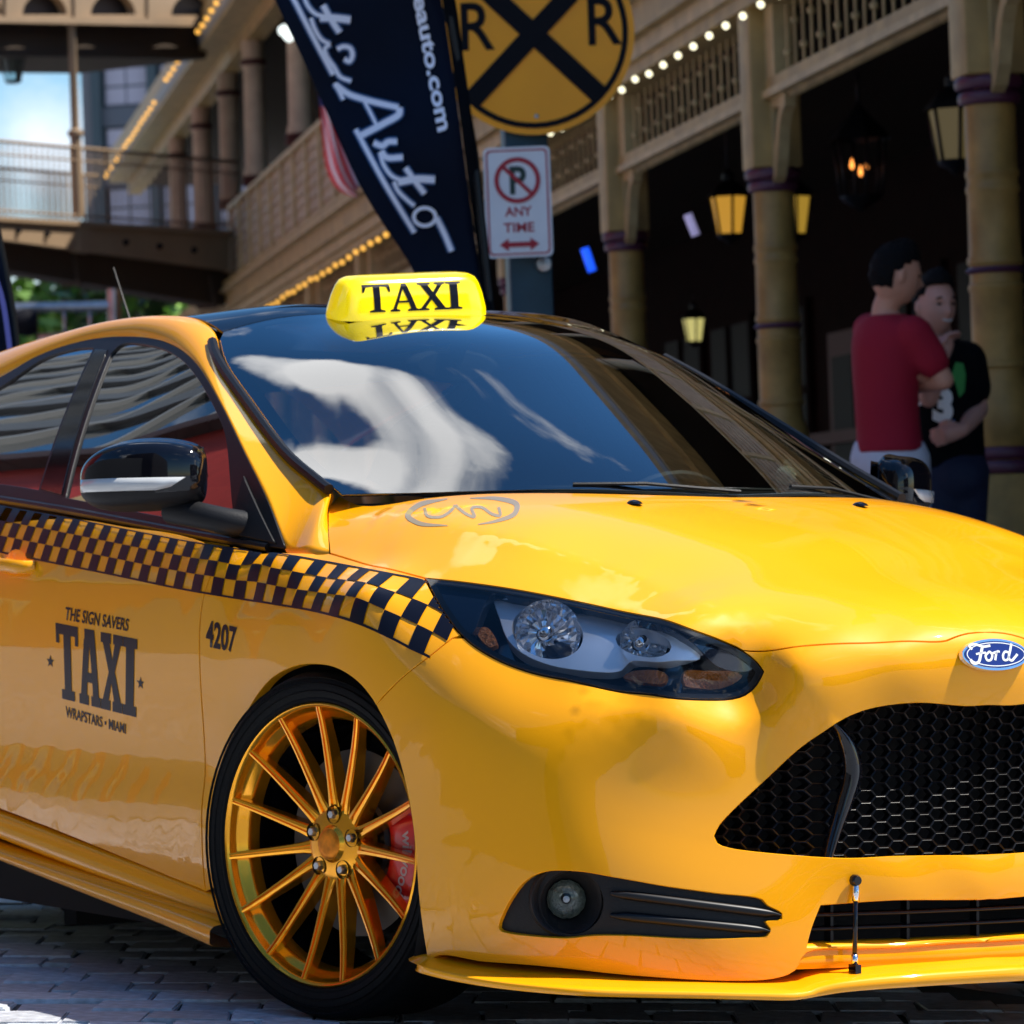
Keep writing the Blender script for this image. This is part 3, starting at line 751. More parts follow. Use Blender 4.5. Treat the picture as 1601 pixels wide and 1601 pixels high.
sw = tube('steering_wheel', [(-.80+.07*math.sin(a), .37+.185*math.cos(a), .90+.165*math.sin(a)) for a in np.linspace(0, 2*math.pi, 33)], .014, M_MAT, taxi)
lathe('hub', [(0, .02), (.06, .015), (.07, -.02), (.03, -.06), (.03, -.2)], M_MAT, sw, 16, 'x', Matrix.Translation((-.80, .37, .89)))
for a in (0, math.pi, -math.pi/2):
    tube('wheel_spoke', [(-.80, .37, .89), (-.80+.06*math.sin(a), .37+.18*math.cos(a), .89+.16*math.sin(a))], .016, M_MAT, sw, 6)
mr = lathe('rear_view_mirror', [(0, .02), (.05, .018), (.062, 0), (.05, -.02), (0, -.022)], M_MAT, taxi, 20, 'x', Matrix.Translation((-.88, -.12, 1.30)) @ Matrix.Diagonal((1, 1.9, .6, 1)))
tube('mirror_stem', [(-.88, -.12, 1.30), (-.85, -.12, 1.345), (-.86, -.11, 1.375)], [.015, .02, .035], M_MAT, mr)
bm = bmesh.new(); bm_box(bm, -3.0, -1.35, -.42, .42, 1.34, 1.355); from_bm('headliner', bm, mat('headliner', (.10, .10, .095), rough=.9), taxi, smooth=False)

# ---- door handles, washer jets, aerial, badge
for s in (-1, 1):
    for hx, hz in ((-1.475, .868), (-2.33, .925)):
        yb = abs(side_y(hx, hz)[0, 1])+.003
        pts = [(hx+.085, s*(yb-.008), hz-.004), (hx+.07, s*(yb+.02), hz-.004), (hx+.02, s*(yb+.033), hz), (hx-.05, s*(yb+.034), hz+.003), (hx-.085, s*(yb+.022), hz+.005), (hx-.098, s*(yb-.008), hz+.006)]
        bm = bmesh.new(); bm_tube(bm, dens(pts, 4), .015, 10)
        for v in bm.verts: v.co.y = s*(yb+.012+(abs(v.co.y)-yb-.012)*.8)
        hd_ = from_bm('door_handle', bm, M_YEL, taxi)
        bm = bmesh.new(); bm_lathe(bm, [(0, .004), (.03, .002), (.042, .0005)], 20, 'y', Matrix.Translation((hx, s*yb, hz)) @ Matrix.Diagonal((1.5, s, .85, 1)))
        from_bm('recess', bm, M_YEL, hd_)
for px in ((993, 789), (1346, 792)):
    d = ray(*px); T = np.linspace(6.3, 8.5, 800); P = CAM+T[:, None]*d; g = P@SHELL.d-SHELL.w(SHELL.touv(P*[1, -1, 1] if px[0] > 1100 else P))
    if px[0] > 1100: Q = P*[1, -1, 1]; g = Q@SHELL.d-SHELL.w(SHELL.touv(Q))
    k = np.where(g < 0)[0]; k = k[0] if len(k) else int(np.argmin(g)); q = P[k]
    bm = bmesh.new(); bmesh.ops.create_icosphere(bm, subdivisions=2, radius=1)
    for v in bm.verts: v.co = Vector((v.co.x*.022-.004*(v.co.z > .2), v.co.y*.013, v.co.z*.009 if v.co.z > 0 else 0)) + Vector(q.tolist())+Vector((0, 0, .001))
    from_bm('washer_jet', bm, M_BLK, taxi)
tube('aerial', [(-2.72, 0, 1.42), (-2.80, 0, 1.52), (-2.90, 0, 1.66)], [.006, .0035, .002], M_MAT, taxi, 6)

# ------------------------------------------------------------------ lamps, grilles, badge
def on_off(uv, off): return SHELL.pos(np.atleast_2d(uv), off)
M_HLB = mat('lamp_housing', (.012, .022, .045), rough=.15, coat=1.)
M_AMB = mat('amber_reflector', (.55, .15, .01), rough=.3, coat=.5, bump=1., bscale=110)
M_BULB = mat('bulb_glass', (.75, .8, .85), rough=.05, coat=1.)
M_FACET = mat('faceted_chrome', (.95, .96, 1.0), rough=.10, metal=.85)
def both_sides(f):
    """build once for the near side, then a mirrored twin"""
    a = f(); 
    def mir(o, par):
        c = o.copy(); me = o.data
        if me is not None:
            me2 = bpy.data.meshes.get(me.name+'_m')
            if me2 is None:
                me2 = me.copy(); me2.name = me.name+'_m'
                nrm = None
                co = np.empty(len(me2.vertices)*3); me2.vertices.foreach_get('co', co); co = co.reshape(-1, 3); co[:, 1] *= -1
                me2.vertices.foreach_set('co', co.ravel()); me2.flip_normals(); me2.update()
            c.data = me2
        else: c.location.y *= -1
        C.objects.link(c); c.parent = par
        for ch in [x for x in bpy.data.objects if x.parent == o]: mir(ch, c)
        return c
    bpy.context.view_layer.update()
    for o in a: mir(o, taxi)
    return a

def sheet(name, outer, off, material, parent, h=.015, flange=0, holes=(), gap=0):
    return panel(name, SHELL, outer, holes, material, parent, h=h, gap=gap, flange=flange, off=off)

def lamp():
    t = bpy.data.objects.new('headlight', None); C.objects.link(t); t.parent = taxi
    o = shrink(resample_check(HL, .012), .003)
    sheet('lens', o, .003, M_LENS, t, flange=.006)
    rim = shrink(o, .010)
    sheet('seal', shrink(o, -.002), -.001, M_TRIM, t, holes=[rim], h=.012)
    sheet('housing', shrink(o, -.001), -.085, M_HLB, t, h=.02)
    # side walls of the bowl
    P0, P1 = on_off(o, -.002), on_off(o, -.088)
    strip('bowl_wall', [np.vstack([P0, P0[:1]]), np.vstack([P1, P1[:1]])], M_HLB, t)
    # brow: dark blue-black shelf along the top
    top_ = SHELL.hit([(672, 908), (800, 928), (950, 955), (1080, 988), (1150, 1020), (1176, 1045), (1120, 1040), (1085, 1006), (1010, 968), (940, 952), (800, 931), (770, 926), (735, 990), (700, 955)], -.012)
    sheet('brow', catmull(top_, .012, closed=True), -.014, M_HLB, t, flange=.02)
    # chrome bezel round the two reflectors
    bz = catmull(SHELL.hit([(774, 930), (800, 930), (880, 938), (950, 951), (1010, 967), (1060, 987), (1092, 1012), (1094, 1030), (1040, 1034), (985, 1034), (972, 1048), (930, 1050), (870, 1042), (822, 1024), (796, 1002), (782, 968)], -.034), .01, closed=True)
    r1 = catmull(SHELL.hit([(856+56*math.cos(a), 988+42*math.sin(a)+.12*56*math.cos(a)) for a in np.linspace(0, 2*math.pi, 17)[:-1]], -.034), .01, closed=True)
    r2 = catmull(SHELL.hit([(1006+44*math.cos(a), 1005+22*math.sin(a)+.14*44*math.cos(a)) for a in np.linspace(0, 2*math.pi, 17)[:-1]], -.034), .01, closed=True)
    sheet('chrome_bezel', bz, -.034, mat('silver_bezel', (.97, .97, 1.0), rough=.2, metal=.25, coat=.5), t, flange=.03, holes=[r1, r2], h=.01)
    for (px, py, rr) in ((856, 990, .060), (1006, 1005, .043)):
        c = SHELL.pos(SHELL.hit([(px, py)], -.036), -.036)[0]
        ax = Vector((.93, -.33, .08)).normalized(); M = Matrix.Translation(Vector(c.tolist())) @ ax.to_track_quat('Z', 'Y').to_matrix().to_4x4()
        bm = bmesh.new(); rg = bm_lathe(bm, [(.012, -.046), (rr*.45, -.041), (rr*.75, -.029), (rr*.95, -.012), (rr*1.02, .004)], 26, 'z', M)
        for q_, g_ in enumerate(rg[1:4]):
            for i_, v_ in enumerate(g_):
                v_.co -= (M.to_3x3() @ Vector((0, 0, (.0075 if (i_+q_) % 3 == 0 else .002 if (i_+q_) % 3 == 1 else 0))))
        bmesh.ops.recalc_face_normals(bm, faces=bm.faces[:])
        rf = from_bm('reflector', bm, M_FACET, t, smooth=False)
        lathe('bulb', [(.009, -.052), (.009, -.02), (.006, -.012), (0, -.010)], M_BULB, rf, 12, 'z', M)
        lathe('bulb_shield', [(.014, -.022), (.015, -.008), (.010, -.002), (0, 0)], M_CHR, rf, 14, 'z', M)
    for q in ([(746, 985), (758, 980), (768, 988), (776, 1008), (768, 1012), (752, 1000)],
              [(988, 1050), (1030, 1049), (1042, 1056), (1038, 1068), (1000, 1066), (975, 1058)],
              [(1070, 1052), (1100, 1049), (1150, 1050), (1160, 1056), (1140, 1072), (1100, 1077), (1072, 1072)]):
        sheet('amber_reflector', catmull(SHELL.hit(q, -.03), .008, closed=True), -.03, M_AMB, t, flange=.01, h=.008)
    # ribs of the inner indicator
    a_ = SHELL.pos(SHELL.hit([(1076, 1057), (1152, 1055)], -.026), -.026)
    tube('chrome_line', SHELL.pos(SHELL.hit([(775, 934), (870, 942), (960, 956), (1040, 978), (1090, 1008), (1130, 1038)], -.024), -.024), .0032, M_CHR, t, 6)
    return [t]
both_sides(lamp)

M_HEX = mat('grille_black', (.004, .004, .005), rough=.3, spec=.3)
def grille():
    t = bpy.data.objects.new('upper_grille', None); C.objects.link(t); t.parent = taxi
    full = np.vstack([GR[:-1], np.array(U(*[on_front(0, z) for z in np.linspace(.604, .336, 14)])), GRB[1:-1]])
    poly = resample_check(full, .012)
    P = on_off(poly, 0)
    yz = P[:, 1:]
    # honeycomb
    cy, cz, th_ = .0293, .0228, .0030
    cells = []
    div = lambda z: -.300+0*z
    for i in range(0, 20):
        for j in range(-1, 14):
            y = -cy*i; z = .330+cz*(j+(.5 if i % 2 else 0)); cells.append((y, z))
    cells = np.array(cells)
    big = shrink(yz, -.014)
    cells = cells[inside(cells, big)]
    V, F = [], []
    # half-extents of a stretched hexagon with flat top and bottom
    hx = lambda k: [(k*cy*2/3*c, k*cz/1.732*2*.5*s*1.0) for c, s in ((1, 0), (.5, 1), (-.5, 1), (-1, 0), (-.5, -1), (.5, -1))]
    O = [(cy*2/3*c, cz/2*s) for c, s in ((1, 0), (.5, 1), (-.5, 1), (-1, 0), (-.5, -1), (.5, -1))]
    I = [(a*(1-th_/cy), b*(1-th_/cz)) for a, b in O]
    allY, allZ, kinds = [], [], []
    for (y, z) in cells:
        b = len(allY)
        for (a, c) in O+I+I: allY.append(y+a); allZ.append(z+c)
        kinds += [0]*6+[1]*6+[2]*6
        for k in range(6):
            l = (k+1) % 6; F.append((b+k, b+l, b+6+l, b+6+k)); F.append((b+6+k, b+6+l, b+12+l, b+12+k))
    Y = np.array(allY); Z = np.array(allZ); X = front_x(-np.abs(Y), Z)[:, 0]; K = np.array(kinds)
    side = np.clip((np.abs(Y)-.315)/.03, 0, 1)
    X = X-.020-np.where(K == 1, -.0015, 0)-np.where(K == 2, .014+.012*side, 0)-side*.016
    Vn = np.column_stack([X, Y, Z])
    c0 = Vn; n0 = len(Vn); V2 = Vn*[1, -1, 1]
    F2 = [tuple(i+n0 for i in f[::-1]) for f in F]
    o = np_mesh('honeycomb_mesh', np.vstack([Vn, V2]), F+F2, M_HEX, t, smooth=False); o['kind'] = 'stuff'
    for s in (-1, 1):
        pts = SHELL.pos(SHELL.hit([(1306, 1132), (1330, 1160), (1341, 1205), (1330, 1250), (1312, 1300), (1298, 1345)], -.008), -.008)*[1, -s, 1]
        pts = dens(pts, 5); w = np.array([.006, .016, .018, .017, .012, .008]); w = np.interp(np.linspace(0, 5, len(pts)), range(6), w)
        off = np.column_stack([w*.35, -s*w*-1., 0*w])
        strip('divider', [pts-off*1.0-[.02, 0, 0], pts-off*.8, pts+off*.3+[.004, 0, 0], pts+off*1.0-[.004, 0, 0], pts+off*1.1-[.025, 0, 0]], M_BLK, t)
    return t
grille()

# lower grille: dark backing, slats and uprights
lg = bpy.data.objects.new('lower_grille', None); C.objects.link(lg); lg.parent = taxi
yl = np.linspace(-.42, .42, 41)
for z in (.235, .210):
    p = front_x(-np.abs(yl), z)+[-.022, 0, 0]; p[:, 1] = yl
    strip('slat', [p+[-.025, 0, .004], p+[0, 0, .003], p+[.002, 0, 0], p+[0, 0, -.003], p+[-.025, 0, -.004]], M_HEX, lg)
for y in (-.30, -.15, 0, .15, .30):
    x = front_x(-abs(y), .22)[0, 0]-.03; box('upright', x-.02, x, y-.003, y+.003, .17, .26, M_HEX, lg)

# fog lamp bay
def fog():
    t = bpy.data.objects.new('fog_light', None); C.objects.link(t); t.parent = taxi
    c = SHELL.pos(SHELL.hit([(886, 1408)], -.02), -.02)[0]
    out_ = resample_check(FOG, .008)
    hole = catmull(SHELL.hit([(893+50*math.cos(a), 1410+50*math.sin(a)) for a in np.linspace(0, 2*math.pi, 21)[:-1]], -.008), .008, closed=True)
    sheet('bezel', shrink(out_, -.004), -.012, M_MAT, t, holes=[hole], flange=.02, h=.012)
    ax = Vector((.86, -.5, .02)).normalized(); Mx = Matrix.Translation(Vector(c.tolist())) @ ax.to_track_quat('Z', 'Y').to_matrix().to_4x4()
    lathe('ring', [(.036, -.045), (.050, -.015), (.058, -.002), (.062, .001), (.066, -.004), (.068, -.03)], M_MAT, t, 32, 'z', Mx)
    lathe('reflector', [(.010, -.065), (.024, -.058), (.035, -.042)], mat('fog_reflector', (.34, .36, .30), rough=.15, metal=.6, bump=.9, bscale=60), t, 14, 'z', Mx)
    lathe('lens', [(0, -.030), (.02, -.031), (.030, -.036), (.036, -.044)], M_LENS, t, 20, 'z', Mx)
    lathe('bulb', [(.006, -.06), (.006, -.042), (0, -.038)], M_BULB, t, 10, 'z', Mx)
    for (a, b) in (((955, 1397), (1222, 1431)), ((955, 1431), (1205, 1456))):
        px = [(a[0]+(b[0]-a[0])*k, a[1]+(b[1]-a[1])*k) for k in np.linspace(0, 1, 12)]
        p = SHELL.pos(SHELL.hit(px, -.004), -.004)
        w = np.interp(np.linspace(0, 1, 12), [0, .1, .9, 1], [.004, .010, .010, .002])[:, None]; up1 = np.array([0, 0, 1.])
        nn = np.array([.75, -.6, 0])
        strip('slat', [p-nn*.02+up1*w, p+up1*w*.8, p+nn*.006+up1*w*.2, p-up1*w*.8, p-nn*.02-up1*w], M_TRIM, t)
    return [t]
both_sides(fog)

# ---- badge
def ell(a, b, n=48): return [(a*math.cos(t), b*math.sin(t)) for t in np.linspace(0, 2*math.pi, n+1)[:-1]]
bt = bpy.data.objects.new('badge', None); C.objects.link(bt); bt.parent = taxi
bc = on_front(0, .695); MB = Matrix.Translation(Vector((bc[0]+.001, 0, .695))) @ Matrix.Rotation(R(-12), 4, 'Y')
def plate(name, pts, z0, z1, material, parent, M, taper=.0):
    bm = bmesh.new(); n = len(pts)
    a = [bm.verts.new(M @ Vector((z0, p[0], p[1]))) for p in pts]; b = [bm.verts.new(M @ Vector((z1, p[0]*(1-taper), p[1]*(1-taper)))) for p in pts]
    bm.faces.new(b); bm.faces.new(a[::-1])
    for i in range(n): bm.faces.new((a[i], a[(i+1) % n], b[(i+1) % n], b[i]))
    bmesh.ops.recalc_face_normals(bm, faces=bm.faces[:])
    return from_bm(name, bm, material, parent, smooth=False)
M_NAVY = mat('badge_blue', (.008, .016, .16), rough=.12, coat=1.)
plate('badge_rim', ell(.076, .030), 0, .008, M_CHR, bt, MB, .03)
plate('badge_face', ell(.069, .0245), .006, .0095, M_NAVY, bt, MB, .0)

def text_mesh(body, size=1., shear=0., bold=0.):
    cu = bpy.data.curves.new('t', 'FONT'); cu.body = body; cu.size = size; cu.shear = shear; cu.offset = bold; cu.align_x = 'CENTER'; cu.align_y = 'CENTER'; cu.resolution_u = 4
    o = bpy.data.objects.new('t', cu); C.objects.link(o); dg = bpy.context.evaluated_depsgraph_get(); me = bpy.data.meshes.new_from_object(o.evaluated_get(dg))
    V = np.array([v.co[:] for v in me.vertices]); F = [tuple(p.vertices) for p in me.polygons]
    bpy.data.objects.remove(o); bpy.data.curves.remove(cu); bpy.data.meshes.remove(me)
    return V, F
def stroke2d(pts, w, k=8, closed=False):
    """flat ribbon along a smooth 2-D line; w may vary along it"""
    P = catmull(np.array(pts, float), max(1e-4, np.ptp(np.array(pts), axis=0).max()/ (k*6)), closed)
    if closed: P = np.vstack([P, P[:1]])
    t = np.gradient(P, axis=0); t /= np.maximum(np.linalg.norm(t, axis=1)[:, None], 1e-9); n_ = np.column_stack([-t[:, 1], t[:, 0]])
    W = np.interp(np.linspace(0, 1, len(P)), np.linspace(0, 1, len(w)), w)[:, None] if isinstance(w, (list, tuple)) else w
    A, B = P+n_*W/2, P-n_*W/2; m_ = len(P)
    return np.vstack([A, B]), [(i, i+1, m_+i+1, m_+i) for i in range(m_-1)]
def merge(parts):
    V, F, b = [], [], 0
    for v, f in parts:
        v = np.array(v)[:, :2]; V.append(v); F += [tuple(i+b for i in q) for q in f]; b += len(v)
    return np.vstack(V), F
# script word on the badge (letters as strokes, in units of the oval's half height)
L_ = []
L_.append(stroke2d([(-1.75, .35), (-1.9, .6), (-1.5, .72), (-.9, .55), (-.35, .62)], .17))
L_.append(stroke2d([(-.95, .55), (-1.15, 0), (-1.4, -.55), (-1.8, -.6), (-1.95, -.35)], .2))
L_.append(stroke2d([(-1.5, .02), (-1.1, .1), (-.75, .12)], .14))
L_.append(stroke2d([(-.55, .15), (-.8, -.1), (-.7, -.42), (-.45, -.38), (-.3, -.05), (-.45, .18), (-.55, .15)], .16))
L_.append(stroke2d([(-.3, .05), (-.1, .12), (.02, .15), (-.05, -.15), (-.12, -.42)], .16))
L_.append(stroke2d([(-.03, 0), (.12, .2), (.3, .18)], .15))
L_.append(stroke2d([(.95, .12), (.7, .18), (.5, -.1), (.55, -.4), (.8, -.38), (.95, -.1)], .16))
L_.append(stroke2d([(1.25, .75), (1.1, .3), (.92, -.3), (1.1, -.45), (1.35, -.25), (1.6, 0)], .17))
V2, F2 = merge(L_)
Vb = [MB @ Vector((.0101, p[0]*.030, p[1]*.026)) for p in V2]
np_mesh('lettering', [v[:] for v in Vb], F2, M_WHT, bt, smooth=False)
for _a in (0,):
    r_o = [MB @ Vector((.0099, y, z)) for y, z in ell(.0655, .0222)]; r_i = [MB @ Vector((.0099, y, z)) for y, z in ell(.0635, .0205)]
    strip('rim_line', [[v[:] for v in r_o], [v[:] for v in r_i]], M_WHT, bt, closed=True)

# ------------------------------------------------------------------ prints on the paint
def warp_px(quad):
    """unit square (0..1, y up) to picture points, corners: top-left, top-right, bottom-right, bottom-left"""
    q = np.array(quad, float)
    def f(P):
        s, t = P[:, :1], 1-P[:, 1:2]
        return q[0]*(1-s)*(1-t)+q[1]*s*(1-t)+q[2]*s*t+q[3]*(1-s)*t
    return f
def split_long(V, F): return V, F
def refine(V, F, lim):
    V = [tuple(v[:2]) for v in V]; out = []; st = []
    for f in F:
        for k in range(1, len(f)-1): st.append((f[0], f[k], f[k+1]))
    while st:
        a, b, c = st.pop(); A, B, Cc = V[a], V[b], V[c]
        l = [math.dist(A, B), math.dist(B, Cc), math.dist(Cc, A)]; m_ = max(l)
        if m_ < lim: out.append((a, b, c)); continue
        k = l.index(m_); i, j, o = ((a, b, c), (b, c, a), (c, a, b))[k]
        V.append(((V[i][0]+V[j][0])/2, (V[i][1]+V[j][1])/2)); n_ = len(V)-1; st += [(i, n_, o), (n_, j, o)]
    return np.array(V), out
def decal(name, V, F, quad, material, S=SHELL, off=.0016, parent=None, mirror=False):
    px = warp_px(quad)(np.array(V)[:, :2]); P = S.pos(S.hit(px), off)
    return np_mesh(name, P, F, material, parent or taxi)
def norm01(V):
    V = np.array(V)[:, :2]; lo, hi = V.min(0), V.max(0); return (V-lo)/(hi-lo)
def slab(ch):
    """condensed slab-serif capitals as polygons in a 1 x 1 cell"""
    s = .17; w = .30
    if ch == 'T': return [[(0, 1), (1, 1), (1, .74), (.86, .74), (.86, .86), (.66, .86), (.66, .13), (.80, .13), (.80, 0), (.20, 0), (.20, .13), (.34, .13), (.34, .86), (.14, .86), (.14, .74), (0, .74)]]
    if ch == 'A': return [[(.28, 1), (.72, 1), (.92, .13), (1, .13), (1, 0), (.56, 0), (.56, .13), (.64, .13), (.615, .30), (.385, .30), (.36, .13), (.44, .13), (.44, 0), (0, 0), (0, .13), (.08, .13), (.25, .86), (.28, .87)], [(.415, .43), (.585, .43), (.50, .80)]]
    if ch == 'X': return [[(0, 1), (.46, 1), (.46, .87), (.40, .87), (.52, .66), (.63, .87), (.56, .87), (.56, 1), (1, 1), (1, .87), (.90, .87), (.64, .51), (.92, .13), (1, .13), (1, 0), (.54, 0), (.54, .13), (.61, .13), (.48, .36), (.36, .13), (.44, .13), (.44, 0), (0, 0), (0, .13), (.08, .13), (.36, .50), (.09, .87), (0, .87)]]
    if ch == 'I': return [[(0, 1), (1, 1), (1, .87), (.80, .87), (.80, .13), (1, .13), (1, 0), (0, 0), (0, .13), (.20, .13), (.20, .87), (0, .87)]]
def fill(polys, grid=.0):
    pts, edges = [], []
    for L in polys:
        b = len(pts); pts += [Vector(p) for p in L]; edges += [(b+i, b+(i+1) % len(L)) for i in range(len(L))]
    r_ = delaunay_2d_cdt(pts, edges, [], 0, 1e-6); V = np.array([v[:] for v in r_[0]]); F = []
    o = np.array(polys[0]); hl = [np.array(h) for h in polys[1:]]
    for f in r_[2]:
        c = V[list(f)].mean(0)[None]
        if inside(c, o)[0] and not any(inside(c, h)[0] for h in hl): F.append(tuple(f))
    return V, F
def word(chars, widths, gap=.02, glyph=slab):
    parts, x = [], 0
    for c, w in zip(chars, widths):
        V, F = fill(glyph(c)); V = V*[w, 1]+[x, 0]; parts.append((V, F)); x += w+gap
    V, F = merge(parts); return norm01(V), F
V, F = word('TAXI', (.27, .27, .27, .17), .005)
V, F = refine(V, F, .12)
decal('door_lettering', V, F, [(87, 974), (215, 1000), (213, 1122), (91, 1091)], M_INK)
def star(cx, cy, r_):
    return [(cx+r_*(1 if i % 2 == 0 else .42)*math.cos(math.pi/2+i*math.pi/5), cy+r_*(1 if i % 2 == 0 else .42)*math.sin(math.pi/2+i*math.pi/5)) for i in range(10)]
for cx, cy in ((79, 1035), (220, 1069)):
    V, F = fill([star(.5, .5, .5)]); decal('star', V, F, [(cx-6, cy-12), (cx+6, cy-9), (cx+6, cy+11), (cx-6, cy+9)], M_INK)
def line_text(txt, quad, name='small_lettering', bold=.02, shear=0., material=M_INK, **k):
    V, F = text_mesh(txt, bold=bold, shear=shear); V = norm01(V); decal(name, V, F, quad, material, **k)
line_text('THE SIGN SAVERS', [(103, 949), (202, 968), (202, 988), (103, 970)], shear=.25)
line_text('WRAPSTARS \u2022 MIAMI', [(103, 1104), (197, 1132), (197, 1148), (103, 1122)])
line_text('4207', [(323, 969), (371, 981), (368, 1022), (322, 1012)], bold=.03)
# grey monogram on the bonnet
for pts, w in (([(700, 822), (655, 818), (638, 806), (655, 790), (700, 780)], [1, 4, 6, 5, 1]), ([(735, 779), (780, 780), (808, 789), (805, 803), (775, 815), (748, 820)], [1, 4, 6, 4, 1]),
               ([(664, 794), (668, 806), (690, 808), (706, 798), (712, 790)], 3.2), ([(712, 790), (728, 803), (742, 808), (738, 795), (752, 793), (770, 804), (782, 806), (780, 793)], 3.2)):
    w = [x*1.5 for x in w] if isinstance(w, list) else w*1.5; V, F = stroke2d(pts, w, 6)
    P = SHELL.pos(SHELL.hit(V), .0008); np_mesh('hood_monogram', P, F, M_GREYP, taxi)

# checkered band: two or three rows of slanted black checks between two thin lines
bt_px = catmull([(-60, 778), (0, 789), (100, 808), (200, 828), (300, 848), (380, 858), (450, 865), (520, 877), (600, 893), (664, 908), (712, 993)], 4.)
bb_px = catmull([(-60, 852), (0, 866), (100, 884), (200, 905), (330, 931), (430, 945), (530, 967), (600, 995), (672, 1029)], 4.)
TOPL = [(-60, 776), (0, 790), (60, 801), (120, 812), (200, 828), (300, 847), (380, 859), (450, 867), (520, 879), (600, 894), (664, 907), (690, 950), (716, 992)]
BOTL = [(-78, 848), (-18, 861), (40, 873), (100, 885), (180, 901), (280, 922), (350, 934), (420, 945), (490, 957), (555, 975), (612, 1000), (640, 1015), (670, 1029)]
def arc_sample(P, step):
    P = catmull(P, 2.); d = np.concatenate([[0], np.cumsum(np.linalg.norm(np.diff(P, axis=0), axis=1))]); return P, d
# columns measured on the body, not in the picture: equal steps of length along the side
Tc = SHELL.pos(SHELL.hit(catmull(TOPL[:11]+[(700, 922), (735, 942)], 12.)), 0); Bc = SHELL.pos(SHELL.hit(catmull(BOTL[:13]+[(700, 1048), (728, 1068)], 12.)), 0)
def by_len(P, L):
    d = np.concatenate([[0], np.cumsum(np.linalg.norm(np.diff(P, axis=0), axis=1))]); return np.column_stack([np.interp(L, d, P[:, k]) for k in range(3)]), d[-1]
_, LT = by_len(Tc, [0]); _, LB = by_len(Bc, [0])
ext = np.array([[-3.25, -.80, 1.13]]); 
NC = 54
ts = np.linspace(0, 1, NC+1)
# steps shorten towards the lamp as in the photograph's wrap
SL = .030
def cell(i0, i1, t0, t1, m=9):
    o = []
    for t in np.linspace(t0, t1, m):
        aa = np.clip(np.linspace(i0, i1, m)+SL*(.5-t)*(i1-i0 < .5), 0, 1); T_, _ = by_len(Tc, aa*LT); B_, _ = by_len(Bc, aa*LB); o.append(T_*(1-t)+B_*t)
    return o
def snap(P, off):
    return SHELL.pos(SHELL.touv(P), off)
cv, cf = [], []
def add_cell(rows_):
    b = sum(len(x) for x in cv); m_ = len(rows_[0])
    for r_ in rows_: cv.append(r_)
    for i in range(len(rows_)-1):
        for j in range(m_-1): a = b+i*m_+j; cf.append((a, a+1, a+1+m_, a+m_))
for i in range(NC):
    a, b = i/NC, (i+1)/NC
    for r_ in range(3):
        if (i+r_) % 2 == 0: continue
        e = [0.03, .345, .66, .975]; add_cell(cell(a, b, e[r_], e[r_+1]))
add_cell(cell(0, 1, 0, .03, 160)); add_cell(cell(0, 1, .965, 1.0, 160))
P = snap(np.vstack(cv), .0018)
cq = SHELL.touv(P); cc = np.array([cq[list(f)].mean(0) for f in cf]); keep = inside(cc, fend) | (P[[f[0] for f in cf], 0] < -.45)
cf = [f for f, k in zip(cf, keep) if k]
cb = np_mesh('checker_band', P, cf, M_INK, taxi)
np_mesh('checker_band', P*[1, -1, 1], [f[::-1] for f in cf], M_INK, taxi)

